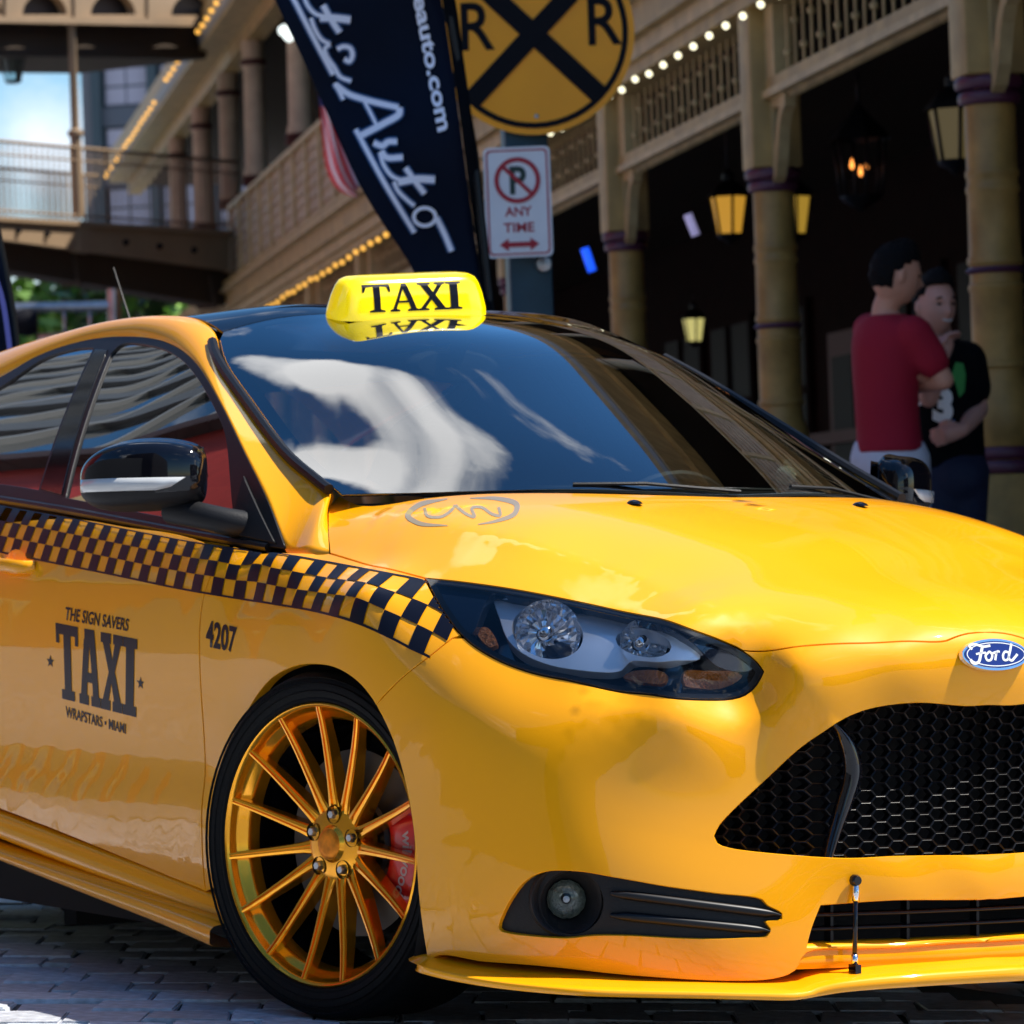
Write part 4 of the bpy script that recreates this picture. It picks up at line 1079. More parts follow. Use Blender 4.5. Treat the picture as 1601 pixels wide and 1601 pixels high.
# ------------------------------------------------------------------ mirrors
def mirror_pod():
    t = bpy.data.objects.new('wing_mirror', None); C.objects.link(t); t.parent = taxi
    # sections from the inner to the outer end: (position along, x centre, z centre, half depth, half height)
    secs = [(0, .0, .0, .040, .052), (.03, 0, .004, .058, .068), (.09, 0, .006, .072, .077), (.16, -.002, .005, .074, .077), (.215, -.010, 0, .064, .070), (.255, -.024, -.006, .045, .052), (.278, -.038, -.010, .022, .028)]
    O = Vector((-.611, -.840, 1.045)); D = Vector((-.66, -.75, -.015)).normalized(); Fw = Vector((.75, -.66, 0)).normalized(); Up = Vector((0, 0, 1))
    def ring(s, k=28, grow=0., z0=-1, z1=1):
        a, xo, zo, hd, hh = s; o = []
        for i in range(k):
            t_ = 2*math.pi*i/k; c_, s_ = math.cos(t_), math.sin(t_)
            ex = .62; cx = math.copysign(abs(c_)**ex, c_)*hd*(1 if c_ > 0 else .55); cz = math.copysign(abs(s_)**ex, s_)*hh
            cz = cz*(1-.10*(cx > 0)); o.append(O+D*a+Fw*(cx+xo)+Up*(cz+zo))
        return o
    bm = bmesh.new(); rr = [[bm.verts.new(v) for v in ring(s)] for s in secs]; k = 28
    for a, b in zip(rr[:-1], rr[1:]):
        for i in range(k): bm.faces.new((a[i], a[(i+1) % k], b[(i+1) % k], b[i]))
    bm.faces.new(rr[0][::-1]); bm.faces.new(rr[-1]); bmesh.ops.recalc_face_normals(bm, faces=bm.faces[:])
    for f in bm.faces:
        f.material_index = 1 if f.calc_center_median().z < O.z-.030 else 0
    o = from_bm('housing', bm, [M_BLK, M_MAT], t, sharp=80); md = o.modifiers.new('smooth', 'SUBSURF'); md.levels = md.render_levels = 2
    # repeater lamp wrapped round the outer front
    rows = [[], [], [], []]
    for s0, s1 in [(secs[i], secs[i+1]) for i in range(1, 6)]:
        for q in (0, .5):
            s = [s0[j]*(1-q)+s1[j]*q for j in range(5)]
            a, xo, zo, hd, hh = s; u_ = (a-.03)/.245
            zt = -.004-.0*u_; zb = -.030+.0*u_
            if u_ < .25: zb = -.030+.026*(1-u_/.25)**2
            for k_, (zz, g) in enumerate(((zt, -.006), (zt, .0025), (zb, .0025), (zb, -.006))):
                fr = max(0, 1-(abs(zz-zo)/hh)**(1/.62*2)) ** (.62/2)
                rows[k_].append(O+D*a+Fw*(hd*fr*.985+xo+g+.001)+Up*zz)
    strip('turn_repeater', [[v[:] for v in r_] for r_ in rows], mat('repeater_lens', (.55, .56, .55), rough=.15, coat=1.), t)
    # arm
    bm = bmesh.new()
    A = [Vector(pt(*q, 'y', y_).tolist()) for q, y_ in (((384, 822), -.79), ((350, 815), -.83), ((312, 806), -.862), ((268, 796), -.89))]
    bm_tube(bm, A, [.030, .028, .027, .030], 12)
    from_bm('arm', bm, M_MAT, t)
    g = [O+D*a-Fw*.040+Up*z for a, z in ((.02, .06), (.20, .06), (.24, .02), (.22, -.05), (.04, -.06), (.01, 0))]
    bm = bmesh.new(); bm.faces.new([bm.verts.new(v) for v in g]); from_bm('mirror_glass', bm, M_CHR, t, smooth=False)
    return [t]
both_sides(mirror_pod)
# mirror base: sail panel with its raised inner triangle
sl = catmull(SIDE.hit([(384, 745), (434, 851), (374, 838), (370, 800)]), .02, closed=True, corners=(0, 1, 2))
panel('mirror_sail', SIDE, sl, (), M_MAT, taxi, h=.03, mirror='copy', flange=.006, off=.006)

# ------------------------------------------------------------------ wheels
def wheel_assembly(cx, y_face, side, steer, detail=True, src=None):
    t = bpy.data.objects.new('wheel', None); C.objects.link(t); t.parent = taxi
    t.matrix_local = Matrix.Translation((cx, y_face, .332)) @ Matrix.Rotation(R(steer), 4, 'Z') @ (Matrix.Rotation(math.pi, 4, 'Z') if side > 0 else Matrix.Identity(4))
    return t
W = wheel_assembly(-.025, -.892, -1, 15.0)     # local: -y points outwards
rp = [(.262, .014), (.268, .003), (.284, -.0045), (.300, -.0060), (.314, -.002), (.324, .008), (.330, .022), (.332, .045), (.332, .20), (.329, .215), (.315, .232), (.29, .238), (.262, .225)]
tyre = lathe('tyre', rp, M_RUB, W, 72, 'y')
# tread grooves and sidewall ridge
for rr0 in (.291, .306, .317):
    lathe('sidewall_rib', [(rr0-.0022, -.0030), (rr0, -.0078), (rr0+.0022, -.0030)], M_RUB, tyre, 72, 'y')
lathe('bead', [(.2705, .0012), (.2735, -.0035), (.277, -.0035), (.279, -.002)], M_RUB, tyre, 72, 'y')
rimp = [(.2650, .016), (.2690, .006), (.2685, .000), (.2655, -.0025), (.2615, .000), (.2585, .006), (.2560, .016), (.2515, .024), (.2420, .030), (.2380, .040), (.2350, .060)]
lathe('rim_barrel', [(.2352, .060), (.2335, .10), (.2330, .15), (.240, .20)], M_BLK, W, 60, 'y')
rim = lathe('rim', rimp, M_RIM, W, 90, 'y')
hubp = [(0, .026), (.030, .026), (.033, .030), (.036, .034), (.058, .036), (.068, .040), (.073, .050), (.073, .085), (.05, .09)]
lathe('hub_face', hubp, M_RIM, W, 40, 'y')
lathe('centre_cap', [(0, .0215), (.018, .0215), (.026, .0225), (.0295, .0255), (.030, .030)], mat('cap_gold', (.72, .22, .01), rough=.4, metal=.7, noise=.3, nscale=60), W, 30, 'y')
def spoke_mesh():
    bm = bmesh.new(); st = [(.058, .041, .0155, .040), (.085, .036, .0115, .038), (.12, .031, .0098, .034), (.16, .025, .0088, .030), (.20, .018, .0080, .026), (.235, .010, .0074, .023), (.2575, .0035, .0068, .020), (.2635, .0015, .0060, .016)]
    rings = []
    for r_, d, w, dep in st:
        prof = [(-w, d+dep), (-w, d+.004), (-w*.80, d), (-w*.30, d-.001), (-w*.16, d+.0035), (w*.16, d+.0035), (w*.30, d-.001), (w*.80, d), (w, d+.004), (w, d+dep)]
        rings.append([bm.verts.new((x, y, r_)) for x, y in prof])
    for a, b in zip(rings[:-1], rings[1:]):
        for k in range(9): bm.faces.new((a[k], a[k+1], b[k+1], b[k]))
    bm.faces.new(rings[0]); bm.faces.new(rings[-1][::-1]); bmesh.ops.recalc_face_normals(bm, faces=bm.faces[:])
    me = bpy.data.meshes.new('spoke'); bm.to_mesh(me); bm.free(); me.materials.append(M_RIM); return me
spm = spoke_mesh()
for k in range(15):
    o = bpy.data.objects.new('spoke', spm); C.objects.link(o); o.parent = W; o.matrix_local = Matrix.Rotation(R(-1.5+24*k), 4, 'Y')
M_NUT = mat('lug_nut', (.55, .56, .58), rough=.3, metal=1.)
pk = None
for k in range(5):
    a = R(4+72*k); c = Vector((math.sin(a)*.056, 0, math.cos(a)*.056)); Mt = Matrix.Translation(c)
    lathe('lug_pocket', [(.0175, .0325), (.0165, .036), (.015, .052), (0, .052)], M_BLK, W, 18, 'y', Mt)
    lathe('lug_nut', [(0, .026), (.007, .026), (.0095, .030), (.010, .052)], M_NUT, W, 6, 'y', Mt)
# brake
lathe('brake_disc', [(.060, .088), (.085, .092), (.090, .100), (.178, .100), (.178, .128), (.09, .128)], mat('disc_steel', (.10, .10, .105), rough=.45, metal=1., noise=.3), W, 56, 'y')
def arc_block(name, r0, r1, d0, d1, a0, a1, material, parent, n=14, bev=.006):
    bm = bmesh.new(); rr = []
    for i in range(n+1):
        a = a0+(a1-a0)*i/n; k = 1-.25*(abs(i/n*2-1))**6
        rr.append([bm.verts.new((math.cos(a)*r_, d, math.sin(a)*r_)) for r_, d in ((r0, d0), (r0+(r1-r0)*.2, d0-.008*k), (r0+(r1-r0)*.8*k, d0-.008*k), (r1*k+(1-k)*r0, d0+.004), (r1*k+(1-k)*r0, d1), (r0, d1))])
    for a, b in zip(rr[:-1], rr[1:]):
        for k in range(6): bm.faces.new((a[k], a[(k+1) % 6], b[(k+1) % 6], b[k]))
    bm.faces.new(rr[0]); bm.faces.new(rr[-1][::-1]); bmesh.ops.recalc_face_normals(bm, faces=bm.faces[:])
    return from_bm(name, bm, material, parent)
cal = arc_block('brake_caliper', .125, .219, .070, .150, R(-38), R(22), M_RED, W)
V, F = text_mesh('wilwood', bold=.02); V = norm01(V)
ang = R(10)-(V[:, 0])*R(40); rad = .165+V[:, 1]*.026
np_mesh('caliper_lettering', np.column_stack([np.cos(ang)*rad, 0*rad+.0612, np.sin(ang)*rad]), F, mat('caliper_print', (.5, .35, .33), rough=.5), cal)
tube('damper', [(.05, .16, .04), (.055, .22, .30)], .03, mat('spring_yellow', (.75, .5, .02), rough=.4), W, 14)
box('knuckle', -.06, .06, .13, .19, -.10, .12, M_STEEL, W, bev=.01)
def wheel_copy(M):
    c = W.copy(); C.objects.link(c); c.parent = taxi; c.matrix_local = M
    for ch in [o for o in bpy.data.objects if o.parent == W]:
        d = ch.copy(); C.objects.link(d); d.parent = c
flipz = Matrix.Rotation(math.pi, 4, 'Z')
wheel_copy(Matrix.Translation((-.0, .892, .332)) @ Matrix.Rotation(R(15), 4, 'Z') @ flipz)
wheel_copy(Matrix.Translation((-2.66, -.89, .332)))
wheel_copy(Matrix.Translation((-2.66, .89, .332)) @ flipz)

# ------------------------------------------------------------------ roof sign (its own thing, stands on the roof)
M_SIGNY = mat('sign_yellow', (.95, .72, .0), rough=.18, coat=.8, emit=(1, .72, 0), es=.30)  # slight glow put into the yellow so the sign reads brighter
sg = thing('taxi_roof_sign', 'small bright yellow sign reading TAXI standing on the black roof of the yellow cab', 'taxi sign')
so = scr(-1.04, -.157)
ca_, cb_, cc_, cd_ = [Vector(scr(x, y).tolist()) for x, y in ((-1.085, -.155), (-.972, -.155), (-1.02, -.33), (-1.02, .02))]
fx_ = (cb_-ca_).normalized(); fy_ = (cd_-cc_).normalized(); fz_ = fx_.cross(fy_).normalized(); fx_ = fy_.cross(fz_)
so_ = (ca_+cb_+cc_+cd_)/4
sg.matrix_world = TILT @ Matrix(((fx_.x, fy_.x, fz_.x, so_.x), (fx_.y, fy_.y, fz_.y, so_.y), (fx_.z, fy_.z, fz_.z, so_.z+.003), (0, 0, 0, 1))) @ Matrix.Diagonal((.94, .94, .96, 1))
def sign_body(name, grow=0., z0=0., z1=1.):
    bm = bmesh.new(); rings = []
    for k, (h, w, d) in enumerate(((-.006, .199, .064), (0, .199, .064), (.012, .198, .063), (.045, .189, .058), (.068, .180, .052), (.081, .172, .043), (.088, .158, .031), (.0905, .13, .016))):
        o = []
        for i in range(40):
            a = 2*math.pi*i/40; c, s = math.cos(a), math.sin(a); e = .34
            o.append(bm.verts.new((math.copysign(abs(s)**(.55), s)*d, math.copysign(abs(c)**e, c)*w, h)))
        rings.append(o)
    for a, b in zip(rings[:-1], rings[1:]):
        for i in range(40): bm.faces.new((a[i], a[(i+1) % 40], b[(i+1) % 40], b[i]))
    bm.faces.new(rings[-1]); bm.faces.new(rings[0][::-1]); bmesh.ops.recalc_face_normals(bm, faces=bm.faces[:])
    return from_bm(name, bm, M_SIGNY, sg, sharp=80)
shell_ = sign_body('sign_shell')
box('sign_base', -.055, .05, -.18, .18, -.008, -.001, M_TRIM, sg, bev=.003)
def serif(ch):
    if ch == 'T': return [[(.02, 1), (.98, 1), (1, .72), (.93, .72), (.86, .90), (.62, .92), (.62, .10), (.78, .06), (.78, 0), (.22, 0), (.22, .06), (.38, .10), (.38, .92), (.14, .90), (.07, .72), (0, .72)]]
    if ch == 'A': return [[(.44, 1), (.60, 1), (.91, .10), (1, .06), (1, 0), (.60, 0), (.60, .06), (.71, .10), (.64, .31), (.29, .31), (.22, .10), (.34, .06), (.34, 0), (0, 0), (0, .06), (.10, .10)], [(.32, .39), (.61, .39), (.465, .80)]]
    if ch == 'X': return [[(.02, 1), (.46, 1), (.46, .94), (.37, .91), (.52, .66), (.68, .91), (.58, .94), (.58, 1), (.94, 1), (.94, .94), (.84, .91), (.60, .55), (.90, .09), (1, .06), (1, 0), (.54, 0), (.54, .06), (.64, .09), (.46, .38), (.26, .09), (.37, .06), (.37, 0), (0, 0), (0, .06), (.10, .09), (.39, .48), (.12, .91), (.02, .94)]]
    if ch == 'I': return [[(0, 1), (1, 1), (1, .94), (.76, .91), (.76, .09), (1, .06), (1, 0), (0, 0), (0, .06), (.24, .09), (.24, .91), (0, .94)]]
V, F = word('TAXI', (.27, .285, .30, .155), -.012, serif); V, F = refine(V, F, .04)
def on_sign(y, h, sgn=1):
    hs_ = [0, .012, .045, .068, .081, .088]; ds = [.064, .063, .058, .052, .043, .031]; ws = [.199, .198, .189, .180, .172, .158]
    d = np.interp(h, hs_, ds); w = np.interp(h, hs_, ws); c = np.clip(np.abs(y)/w, 0, 1)**(1/.34); s = np.sqrt(np.maximum(0, 1-c*c))**.55
    return d*s
for sgn in (1, -1):
    y = (V[:, 0]-.5)*.262*sgn-.016; h = .013+V[:, 1]*.062
    np_mesh('sign_lettering', np.column_stack([sgn*(on_sign(y, h)+.0010), y, h]), F, M_INK, shell_)

# ------------------------------------------------------------------ toy on the dashboard
toy = thing('plush_toy', 'pale grey-green crocheted toy lying on the dashboard behind the windshield', 'toy')
M_TOY = mat('crochet', (.75, .75, .6), rough=.95, bump=1., bscale=220)
tp = None
d_ = ray(1262, 785); 
tl = CAM+d_*((-.43-CAM[0])/d_[0]); 
toy.matrix_world = TILT @ Matrix.Translation((float(tl[0]), float(tl[1]), float(tl[2])+.034)) @ Matrix.Scale(.9, 4)
def blob(name, c, r_, material, parent, sub=3):
    bm = bmesh.new(); bmesh.ops.create_icosphere(bm, subdivisions=sub, radius=1)
    for v in bm.verts: v.co = Vector((v.co.x*r_[0]+c[0], v.co.y*r_[1]+c[1], v.co.z*r_[2]+c[2]))
    return from_bm(name, bm, material, parent)
blob('body', (0, .0, .042), (.055, .070, .034), M_TOY, toy)
blob('head', (.045, -.02, .026), (.036, .040, .028), M_TOY, toy)
for (x, y) in ((.035, -.085), (.05, .045), (-.02, .095), (.0, .085)):
    blob('limb', (x, y, .024), (.026, .026, .024), M_TOY, toy, 2)

# ------------------------------------------------------------------ ground (same cross fall as the taxi)
M_JOINT = mat('joint_sand', (.05, .048, .05), rough=.9, bump=.5, bscale=60)
M_BR = [mat('paver_%s' % w, c, rough=.42, noise=.32, nscale=34, bump=.35, bscale=60, spec=.6) for w, c in (('grey', (.48, .51, .56)), ('pale', (.56, .59, .64)), ('brown', (.42, .44, .48)), ('dark', (.36, .38, .42)))]
def brick_floor():
    M = bpy.data.materials.new('brick_paving'); M.use_nodes = True; n = M.node_tree.nodes; l = M.node_tree.links; b = n['Principled BSDF']
    tc = n.new('ShaderNodeTexCoord'); br = n.new('ShaderNodeTexBrick'); br.inputs['Scale'].default_value = 1
    br.inputs['Brick Width'].default_value = .16; br.inputs['Row Height'].default_value = .192; br.inputs['Mortar Size'].default_value = .006
    br.inputs['Color1'].default_value = (.36, .38, .41, 1); br.inputs['Color2'].default_value = (.26, .27, .30, 1); br.inputs['Mortar'].default_value = (.02, .02, .02, 1)
    rt = n.new('ShaderNodeMapping'); rt.inputs['Rotation'].default_value = (0, 0, -math.atan2(CR[1], CR[0])); l.new(tc.outputs['Object'], rt.inputs['Vector']); l.new(rt.outputs[0], br.inputs['Vector']); l.new(br.outputs['Color'], b.inputs['Base Color']); b.inputs['Roughness'].default_value = .4
    bp = n.new('ShaderNodeBump'); bp.inputs['Distance'].default_value = .01; l.new(br.outputs['Fac'], bp.inputs['Height']); bp.invert = True; l.new(bp.outputs[0], b.inputs['Normal'])
    return M
M_FLOOR = brick_floor()
bm = bmesh.new(); s_ = 300
for (x0, x1, y0, y1, z) in ((-s_, s_, -s_, s_, -.018),):
    bm.faces.new([bm.verts.new(v) for v in ((x0, y0, z), (x1, y0, z), (x1, y1, z), (x0, y1, z))])
gr = from_bm('street', bm, M_FLOOR, None, smooth=False); gr.matrix_world = TILT; gr['kind'] = 'structure'
bm = bmesh.new(); bm.faces.new([bm.verts.new(v) for v in ((-3.8, -2.1, -.009), (.9, -2.1, -.009), (.9, .6, -.009), (-3.8, .6, -.009))])
jb = from_bm('joint_bed', bm, M_JOINT, None, smooth=False); jb.matrix_world = TILT; jb['kind'] = 'structure'
rnd = random.Random(3); brick_me = []
for k in range(14):
    bm = bmesh.new(); w, d = .078, .0935
    vs_ = bm_box(bm, -w, w, -d, d, -.03, 0)
    for v in vs_: v.co += Vector((rnd.uniform(-.008, .008), rnd.uniform(-.006, .006), rnd.uniform(-.002, .002) if v.co.z > -.01 else 0))
    bmesh.ops.bevel(bm, geom=[e for e in bm.edges if all(v.co.z > -.01 for v in e.verts)], offset=.004, segments=2, affect='EDGES')
    me = bpy.data.meshes.new('brick'); bm.to_mesh(me); bm.free(); me.materials.append(M_BR[k % 4]); brick_me.append(me)
nb = 0; ang = R(-24); ca, sa = math.cos(ang), math.sin(ang)
rest = bmesh.new()
# rows run across the picture; keep the bricks that the picture shows
cand = []
for i in range(-32, 33):
    for j in range(-40, 41):
        lx_, ly_ = (i+(.5 if j % 2 else 0)+.13*math.sin(j*2.1))*.161, j*.192
        # row direction is the camera's right, row step is the camera's depth
        X = -1.2+lx_*CR[0]+ly_*CF[0]+lx_*0; Y = -.8+lx_*CR[1]+ly_*CF[1]
        if not (-3.7 < X < .8 and -2.0 < Y < .5): continue
        q = np.array([X, Y, 0])-CAM; px = HALF+FPX*(q@CR)/(q@CF); py = HALF-FPX*(q@CU)/(q@CF)
        vis = -60 < px < 1250 and 1360 < py < 1640
        pri = abs(px-180)/260+abs(py-1560)/70
        cand.append((0 if vis else 1, pri, X, Y))
cand.sort(); rot = math.atan2(CR[1], CR[0])
for k, (v_, pr, X, Y) in enumerate(cand):
    me = brick_me[rnd.randrange(14)]
    M = Matrix.Translation((X+rnd.uniform(-.004, .004), Y+rnd.uniform(-.003, .003), rnd.uniform(-.005, .002))) @ Matrix.Rotation(rot+rnd.uniform(-.025, .025), 4, 'Z') @ Matrix.Rotation(rnd.uniform(-.02, .02), 4, 'X')
    if nb < 300:
        o = bpy.data.objects.new('brick', me); C.objects.link(o); o.parent = gr; o.matrix_local = M; nb += 1
    else:
        tmp = bmesh.new(); tmp.from_mesh(me); tmp.transform(M)
        m2 = bpy.data.meshes.new('x'); tmp.to_mesh(m2); tmp.free(); rest.from_mesh(m2); bpy.data.meshes.remove(m2)
ro = from_bm('brick', rest, M_BR[0], gr); ro['kind'] = 'stuff'

# ------------------------------------------------------------------ the porch building (t along the facade, y out to the street, z up)
AZ = R(159.1)
BT = Vector((math.cos(AZ), math.sin(AZ), 0)); BN = Vector((math.cos(AZ+math.pi/2), math.sin(AZ+math.pi/2), 0))
P0 = wat(1546, 800, 18.0); P0.z = 0
BM = Matrix(((BT.x, BN.x, 0, P0.x), (BT.y, BN.y, 0, P0.y), (0, 0, 1, 0), (0, 0, 0, 1)))
FLOOR_Z = .12
def fac(px, py, off=0.):
    d = wray(px, py); N_ = np.array(BN[:]); T_ = np.array(BT[:]); Q = np.array(P0[:])
    s = ((Q+N_*off-CAM)@N_)/(d@N_); P = CAM+d*s; return float((P-Q)@T_), float(P[2])
M_CREAM = mat('cream_paint', (.38, .25, .085), rough=.55, noise=.25, nscale=5)
M_CREAM2 = mat('pale_trim', (.46, .33, .15), rough=.55, noise=.22, nscale=6)
M_GOLD = mat('ochre_paint', (.37, .215, .055), rough=.5, noise=.28, nscale=7, bump=.15, bscale=30)
M_PURP = mat('plum_paint', (.085, .022, .045), rough=.45)
M_MAROON = mat('maroon_paint', (.05, .010, .008), rough=.6, spec=.3)
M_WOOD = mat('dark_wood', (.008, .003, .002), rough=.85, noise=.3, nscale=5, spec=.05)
M_SHING = mat('shingle_paint', (.44, .34, .22), rough=.7, noise=.15, nscale=5)
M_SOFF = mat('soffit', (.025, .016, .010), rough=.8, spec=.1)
M_ROOF = mat('roof_metal', (.30, .31, .30), rough=.6)
M_WIN = mat('dark_pane', (.005, .005, .006), rough=.55, spec=.06)
bld = thing('porch_building', 'long two-storey cream Victorian building with ochre porch columns, plum collars and spindle frieze', 'building')
bld.matrix_world = BM
T0, T1 = -8.0, 33.0
def bb(name, t0, t1, y0, y1, z0, z1, material, parent=bld, bev=0): return box(name, t0, t1, y0, y1, z0, z1, material, parent, bev=bev)
bb('porch_floor', T0, 34, -3.2, .55, -.42, FLOOR_Z, mat('porch_concrete', (.16, .15, .14), rough=.7, noise=.2))
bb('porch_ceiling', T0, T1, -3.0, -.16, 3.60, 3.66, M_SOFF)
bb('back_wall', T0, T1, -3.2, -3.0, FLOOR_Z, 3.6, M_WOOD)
bb('end_wall', T1-.2, T1, -2.99, -.3, FLOOR_Z, 3.6, M_CREAM)
# shop windows and doors in the back wall
for k in range(20):
    t = T0+1.2+k*2.1
    if k % 4 == 2:
        f = bb('door', t-.48, t+.48, -2.995, -2.93, FLOOR_Z, 2.4, M_MAROON); bb('glazing', t-.33, t+.33, -2.929, -2.92, .95, 2.2, M_WIN, f); bb('handle', t+.36, t+.40, -2.929, -2.88, 1.05, 1.3, M_CHR, f)
    else:
        f = bb('window', t-.85, t+.85, -2.995, -2.95, .75, 2.75, M_WOOD); bb('pane', t-.78, t+.78, -2.949, -2.94, .85, 1.95, M_WIN, f); bb('pane', t-.78, t+.78, -2.949, -2.94, 2.02, 2.68, M_WIN, f); bb('mullion', t-.03, t+.03, -2.939, -2.91, .85, 2.68, M_WOOD, f); bb('sill', t-.9, t+.9, -2.95, -2.84, .68, .745, M_MAROON, f)
bb('rail_board', T0, T1, -2.93, -2.86, 1.50, 1.60, M_MAROON)
# columns
def column(t, src=None):
    e = bpy.data.objects.new('column', None); C.objects.link(e); e.parent = bld; e.location = (t, 0, 0)
    return e
col0 = column(-.25)
r_ = .112
lathe('shaft', [(r_*1.0, 2.64), (r_*1.0, 2.36), (r_*1.06, 2.35), (r_*1.06, 2.33), (r_*1.0, 2.32), (r_*1.0, 2.29), (r_*1.06, 2.28), (r_*1.06, 2.26), (r_, 2.25), (r_*1.03, 1.98), (r_*1.1, 1.97), (r_*1.1, 1.945), (r_*1.02, 1.935), (r_*1.02, 1.86), (r_*1.1, 1.85), (r_*1.1, 1.83), (r_*1.03, 1.82), (r_*1.04, 1.52), (r_*1.12, 1.51), (r_*1.12, 1.49), (r_*1.0, 1.48), (r_*1.05, 1.42), (r_*1.28, 1.34), (r_*1.34, 1.26), (r_*1.22, 1.19), (r_*1.0, 1.15), (r_*1.0, 1.0)], M_GOLD, col0, 20)
for z0, z1, k in ((2.64, 2.70, 1.22), (2.705, 2.765, 1.34), (1.90, 1.93, 1.16), (1.085, 1.14, 1.32), (1.02, 1.08, 1.42)):
    zm = (z0+z1)/2; lathe('collar', [(r_*(k-.1), z0), (r_*k, z0+.01), (r_*(k+.03), zm), (r_*k, z1-.01), (r_*(k-.1), z1)], M_PURP, col0, 20)
box('pedestal', -.17, .17, -.17, .17, FLOOR_Z, 1.02, M_GOLD, col0, bev=.012)
box('post', -.135, .135, -.135, .135, 2.765, 3.64, M_CREAM, col0, bev=.01)
box('post_board', -.34, -.14, -.05, .05, 3.235, 3.62, M_CREAM2, col0); box('post_board', .14, .34, -.05, .05, 3.235, 3.62, M_CREAM2, col0)
def bracket_mesh():
    """pierced quarter-round bracket under the beam"""
    o = [(0, 0), (.34, 0), (.33, -.07), (.25, -.10), (.19, -.17), (.15, -.26), (.12, -.34), (.06, -.42), (0, -.45)]
    bm = bmesh.new(); hole = [(.035, -.05), (.20, -.06), (.13, -.14), (.08, -.22), (.04, -.28)]
    pts = o+hole; E_ = [(i, (i+1) % len(o)) for i in range(len(o))]+[(len(o)+i, len(o)+(i+1) % len(hole)) for i in range(len(hole))]
    q = delaunay_2d_cdt([Vector(p) for p in pts], E_, [], 0, 1e-6); V = np.array([v[:] for v in q[0]])
    F = [f for f in q[2] if inside(V[list(f)].mean(0)[None], np.array(o))[0] and not inside(V[list(f)].mean(0)[None], np.array(hole))[0]]
    vs_ = [bm.verts.new((p[0], 0.03, p[1])) for p in V]
    for f in F: bm.faces.new([vs_[i] for i in f])
    g = bmesh.ops.extrude_face_region(bm, geom=bm.faces[:])
    for v in [x for x in g['geom'] if isinstance(x, bmesh.types.BMVert)]: v.co.y = -.03
    bmesh.ops.recalc_face_normals(bm, faces=bm.faces[:]); me = bpy.data.meshes.new('bracket'); bm.to_mesh(me); bm.free(); me.materials.append(M_CREAM2); return me
brm = bracket_mesh()
for s in (1, -1):
    o = bpy.data.objects.new('bracket', brm); C.objects.link(o); o.parent = col0; o.location = (s*.136, 0, 3.13)
    if s < 0: o.rotation_euler = (0, 0, math.pi)
kids = list(col0.children)
cols_t = [-.25+4.19*k for k in range(-1, 9) if k]
for t in cols_t:
    c = column(t)
    for ch in kids:
        d = ch.copy(); C.objects.link(d); d.parent = c
# beams, frieze
allc = sorted(cols_t+[-.25])
for a, b in zip(allc[:-1], allc[1:]):
    bb('frieze_beam', a+.137, b-.137, -.07, .075, 3.13, 3.17, M_CREAM2); bb('frieze_beam', a+.137, b-.137, -.05, .055, 3.172, 3.232, M_CREAM)
    bm = bmesh.new(); n_ = 19
    for i in range(n_):
        t = a+.36+(b-a-.72)*(i+.5)/n_; z = 3.34+.15*(i % 2)
        bm_tube(bm, [(t, 0, 3.235), (t, 0, 3.60)], .0085, 5, cap=False)
        bmesh.ops.create_icosphere(bm, subdivisions=1, radius=.027, matrix=Matrix.Translation((t, 0, z)))
    o = from_bm('spindle_frieze', bm, M_CREAM2, bld); o['kind'] = 'stuff'
    bm = bmesh.new(); n_ = 46        # little teeth under the beam
    for i in range(n_):
        t = a+.5+(b-a-1.0)*(i+.5)/n_; w = (b-a-1.0)/n_*.42
        vs_ = [bm.verts.new(v) for v in ((t-w, .02, 3.128), (t+w, .02, 3.128), (t, .02, 3.09), (t-w, -.0, 3.128), (t+w, -.0, 3.128), (t, 0, 3.09))]
        for f in ((0, 1, 2), (5, 4, 3), (0, 2, 5, 3), (2, 1, 4, 5)): bm.faces.new([vs_[i_] for i_ in f])
    o = from_bm('drip_teeth', bm, M_CREAM2, bld, smooth=False); o['kind'] = 'stuff'
# fascia courses
for z0, z1, y, mm in ((3.62, 3.70, .16, M_CREAM), (3.702, 3.80, .20, M_CREAM2), (3.802, 3.83, .27, M_CREAM), (3.832, 4.02, .22, M_CREAM), (4.022, 4.06, .30, M_CREAM2), (4.062, 4.16, .26, M_CREAM)):
    bb('cornice_board', T0, T1, -.14, y, z0, z1, mm)
# upper gallery
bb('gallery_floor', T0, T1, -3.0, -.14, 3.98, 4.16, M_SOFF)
bb('upper_wall', T0, 46, -3.2, -3.0, 4.17, 7.2, mat('upper_wall_paint', (.10, .085, .06), rough=.7))
for k in range(13):
    t = T0+1.6+k*3.3; f = bb('upper_window', t-.5, t+.5, -2.995, -2.95, 4.9, 6.6, M_CREAM2); bb('pane', t-.42, t+.42, -2.949, -2.94, 5.0, 5.72, M_WIN, f); bb('pane', t-.42, t+.42, -2.949, -2.94, 5.78, 6.5, M_WIN, f)
bb('parapet', T0, T1, -.02, .10, 4.162, 5.06, M_SHING)
bb('handrail', T0, T1, -.06, .16, 5.062, 5.12, M_CREAM2)
npan = 34
for k in range(npan+1):
    t = T0+(T1-T0)*k/npan; bb('batten', t-.06, t+.06, .101, .15, 4.162, 5.06, M_CREAM2)
bm = bmesh.new()
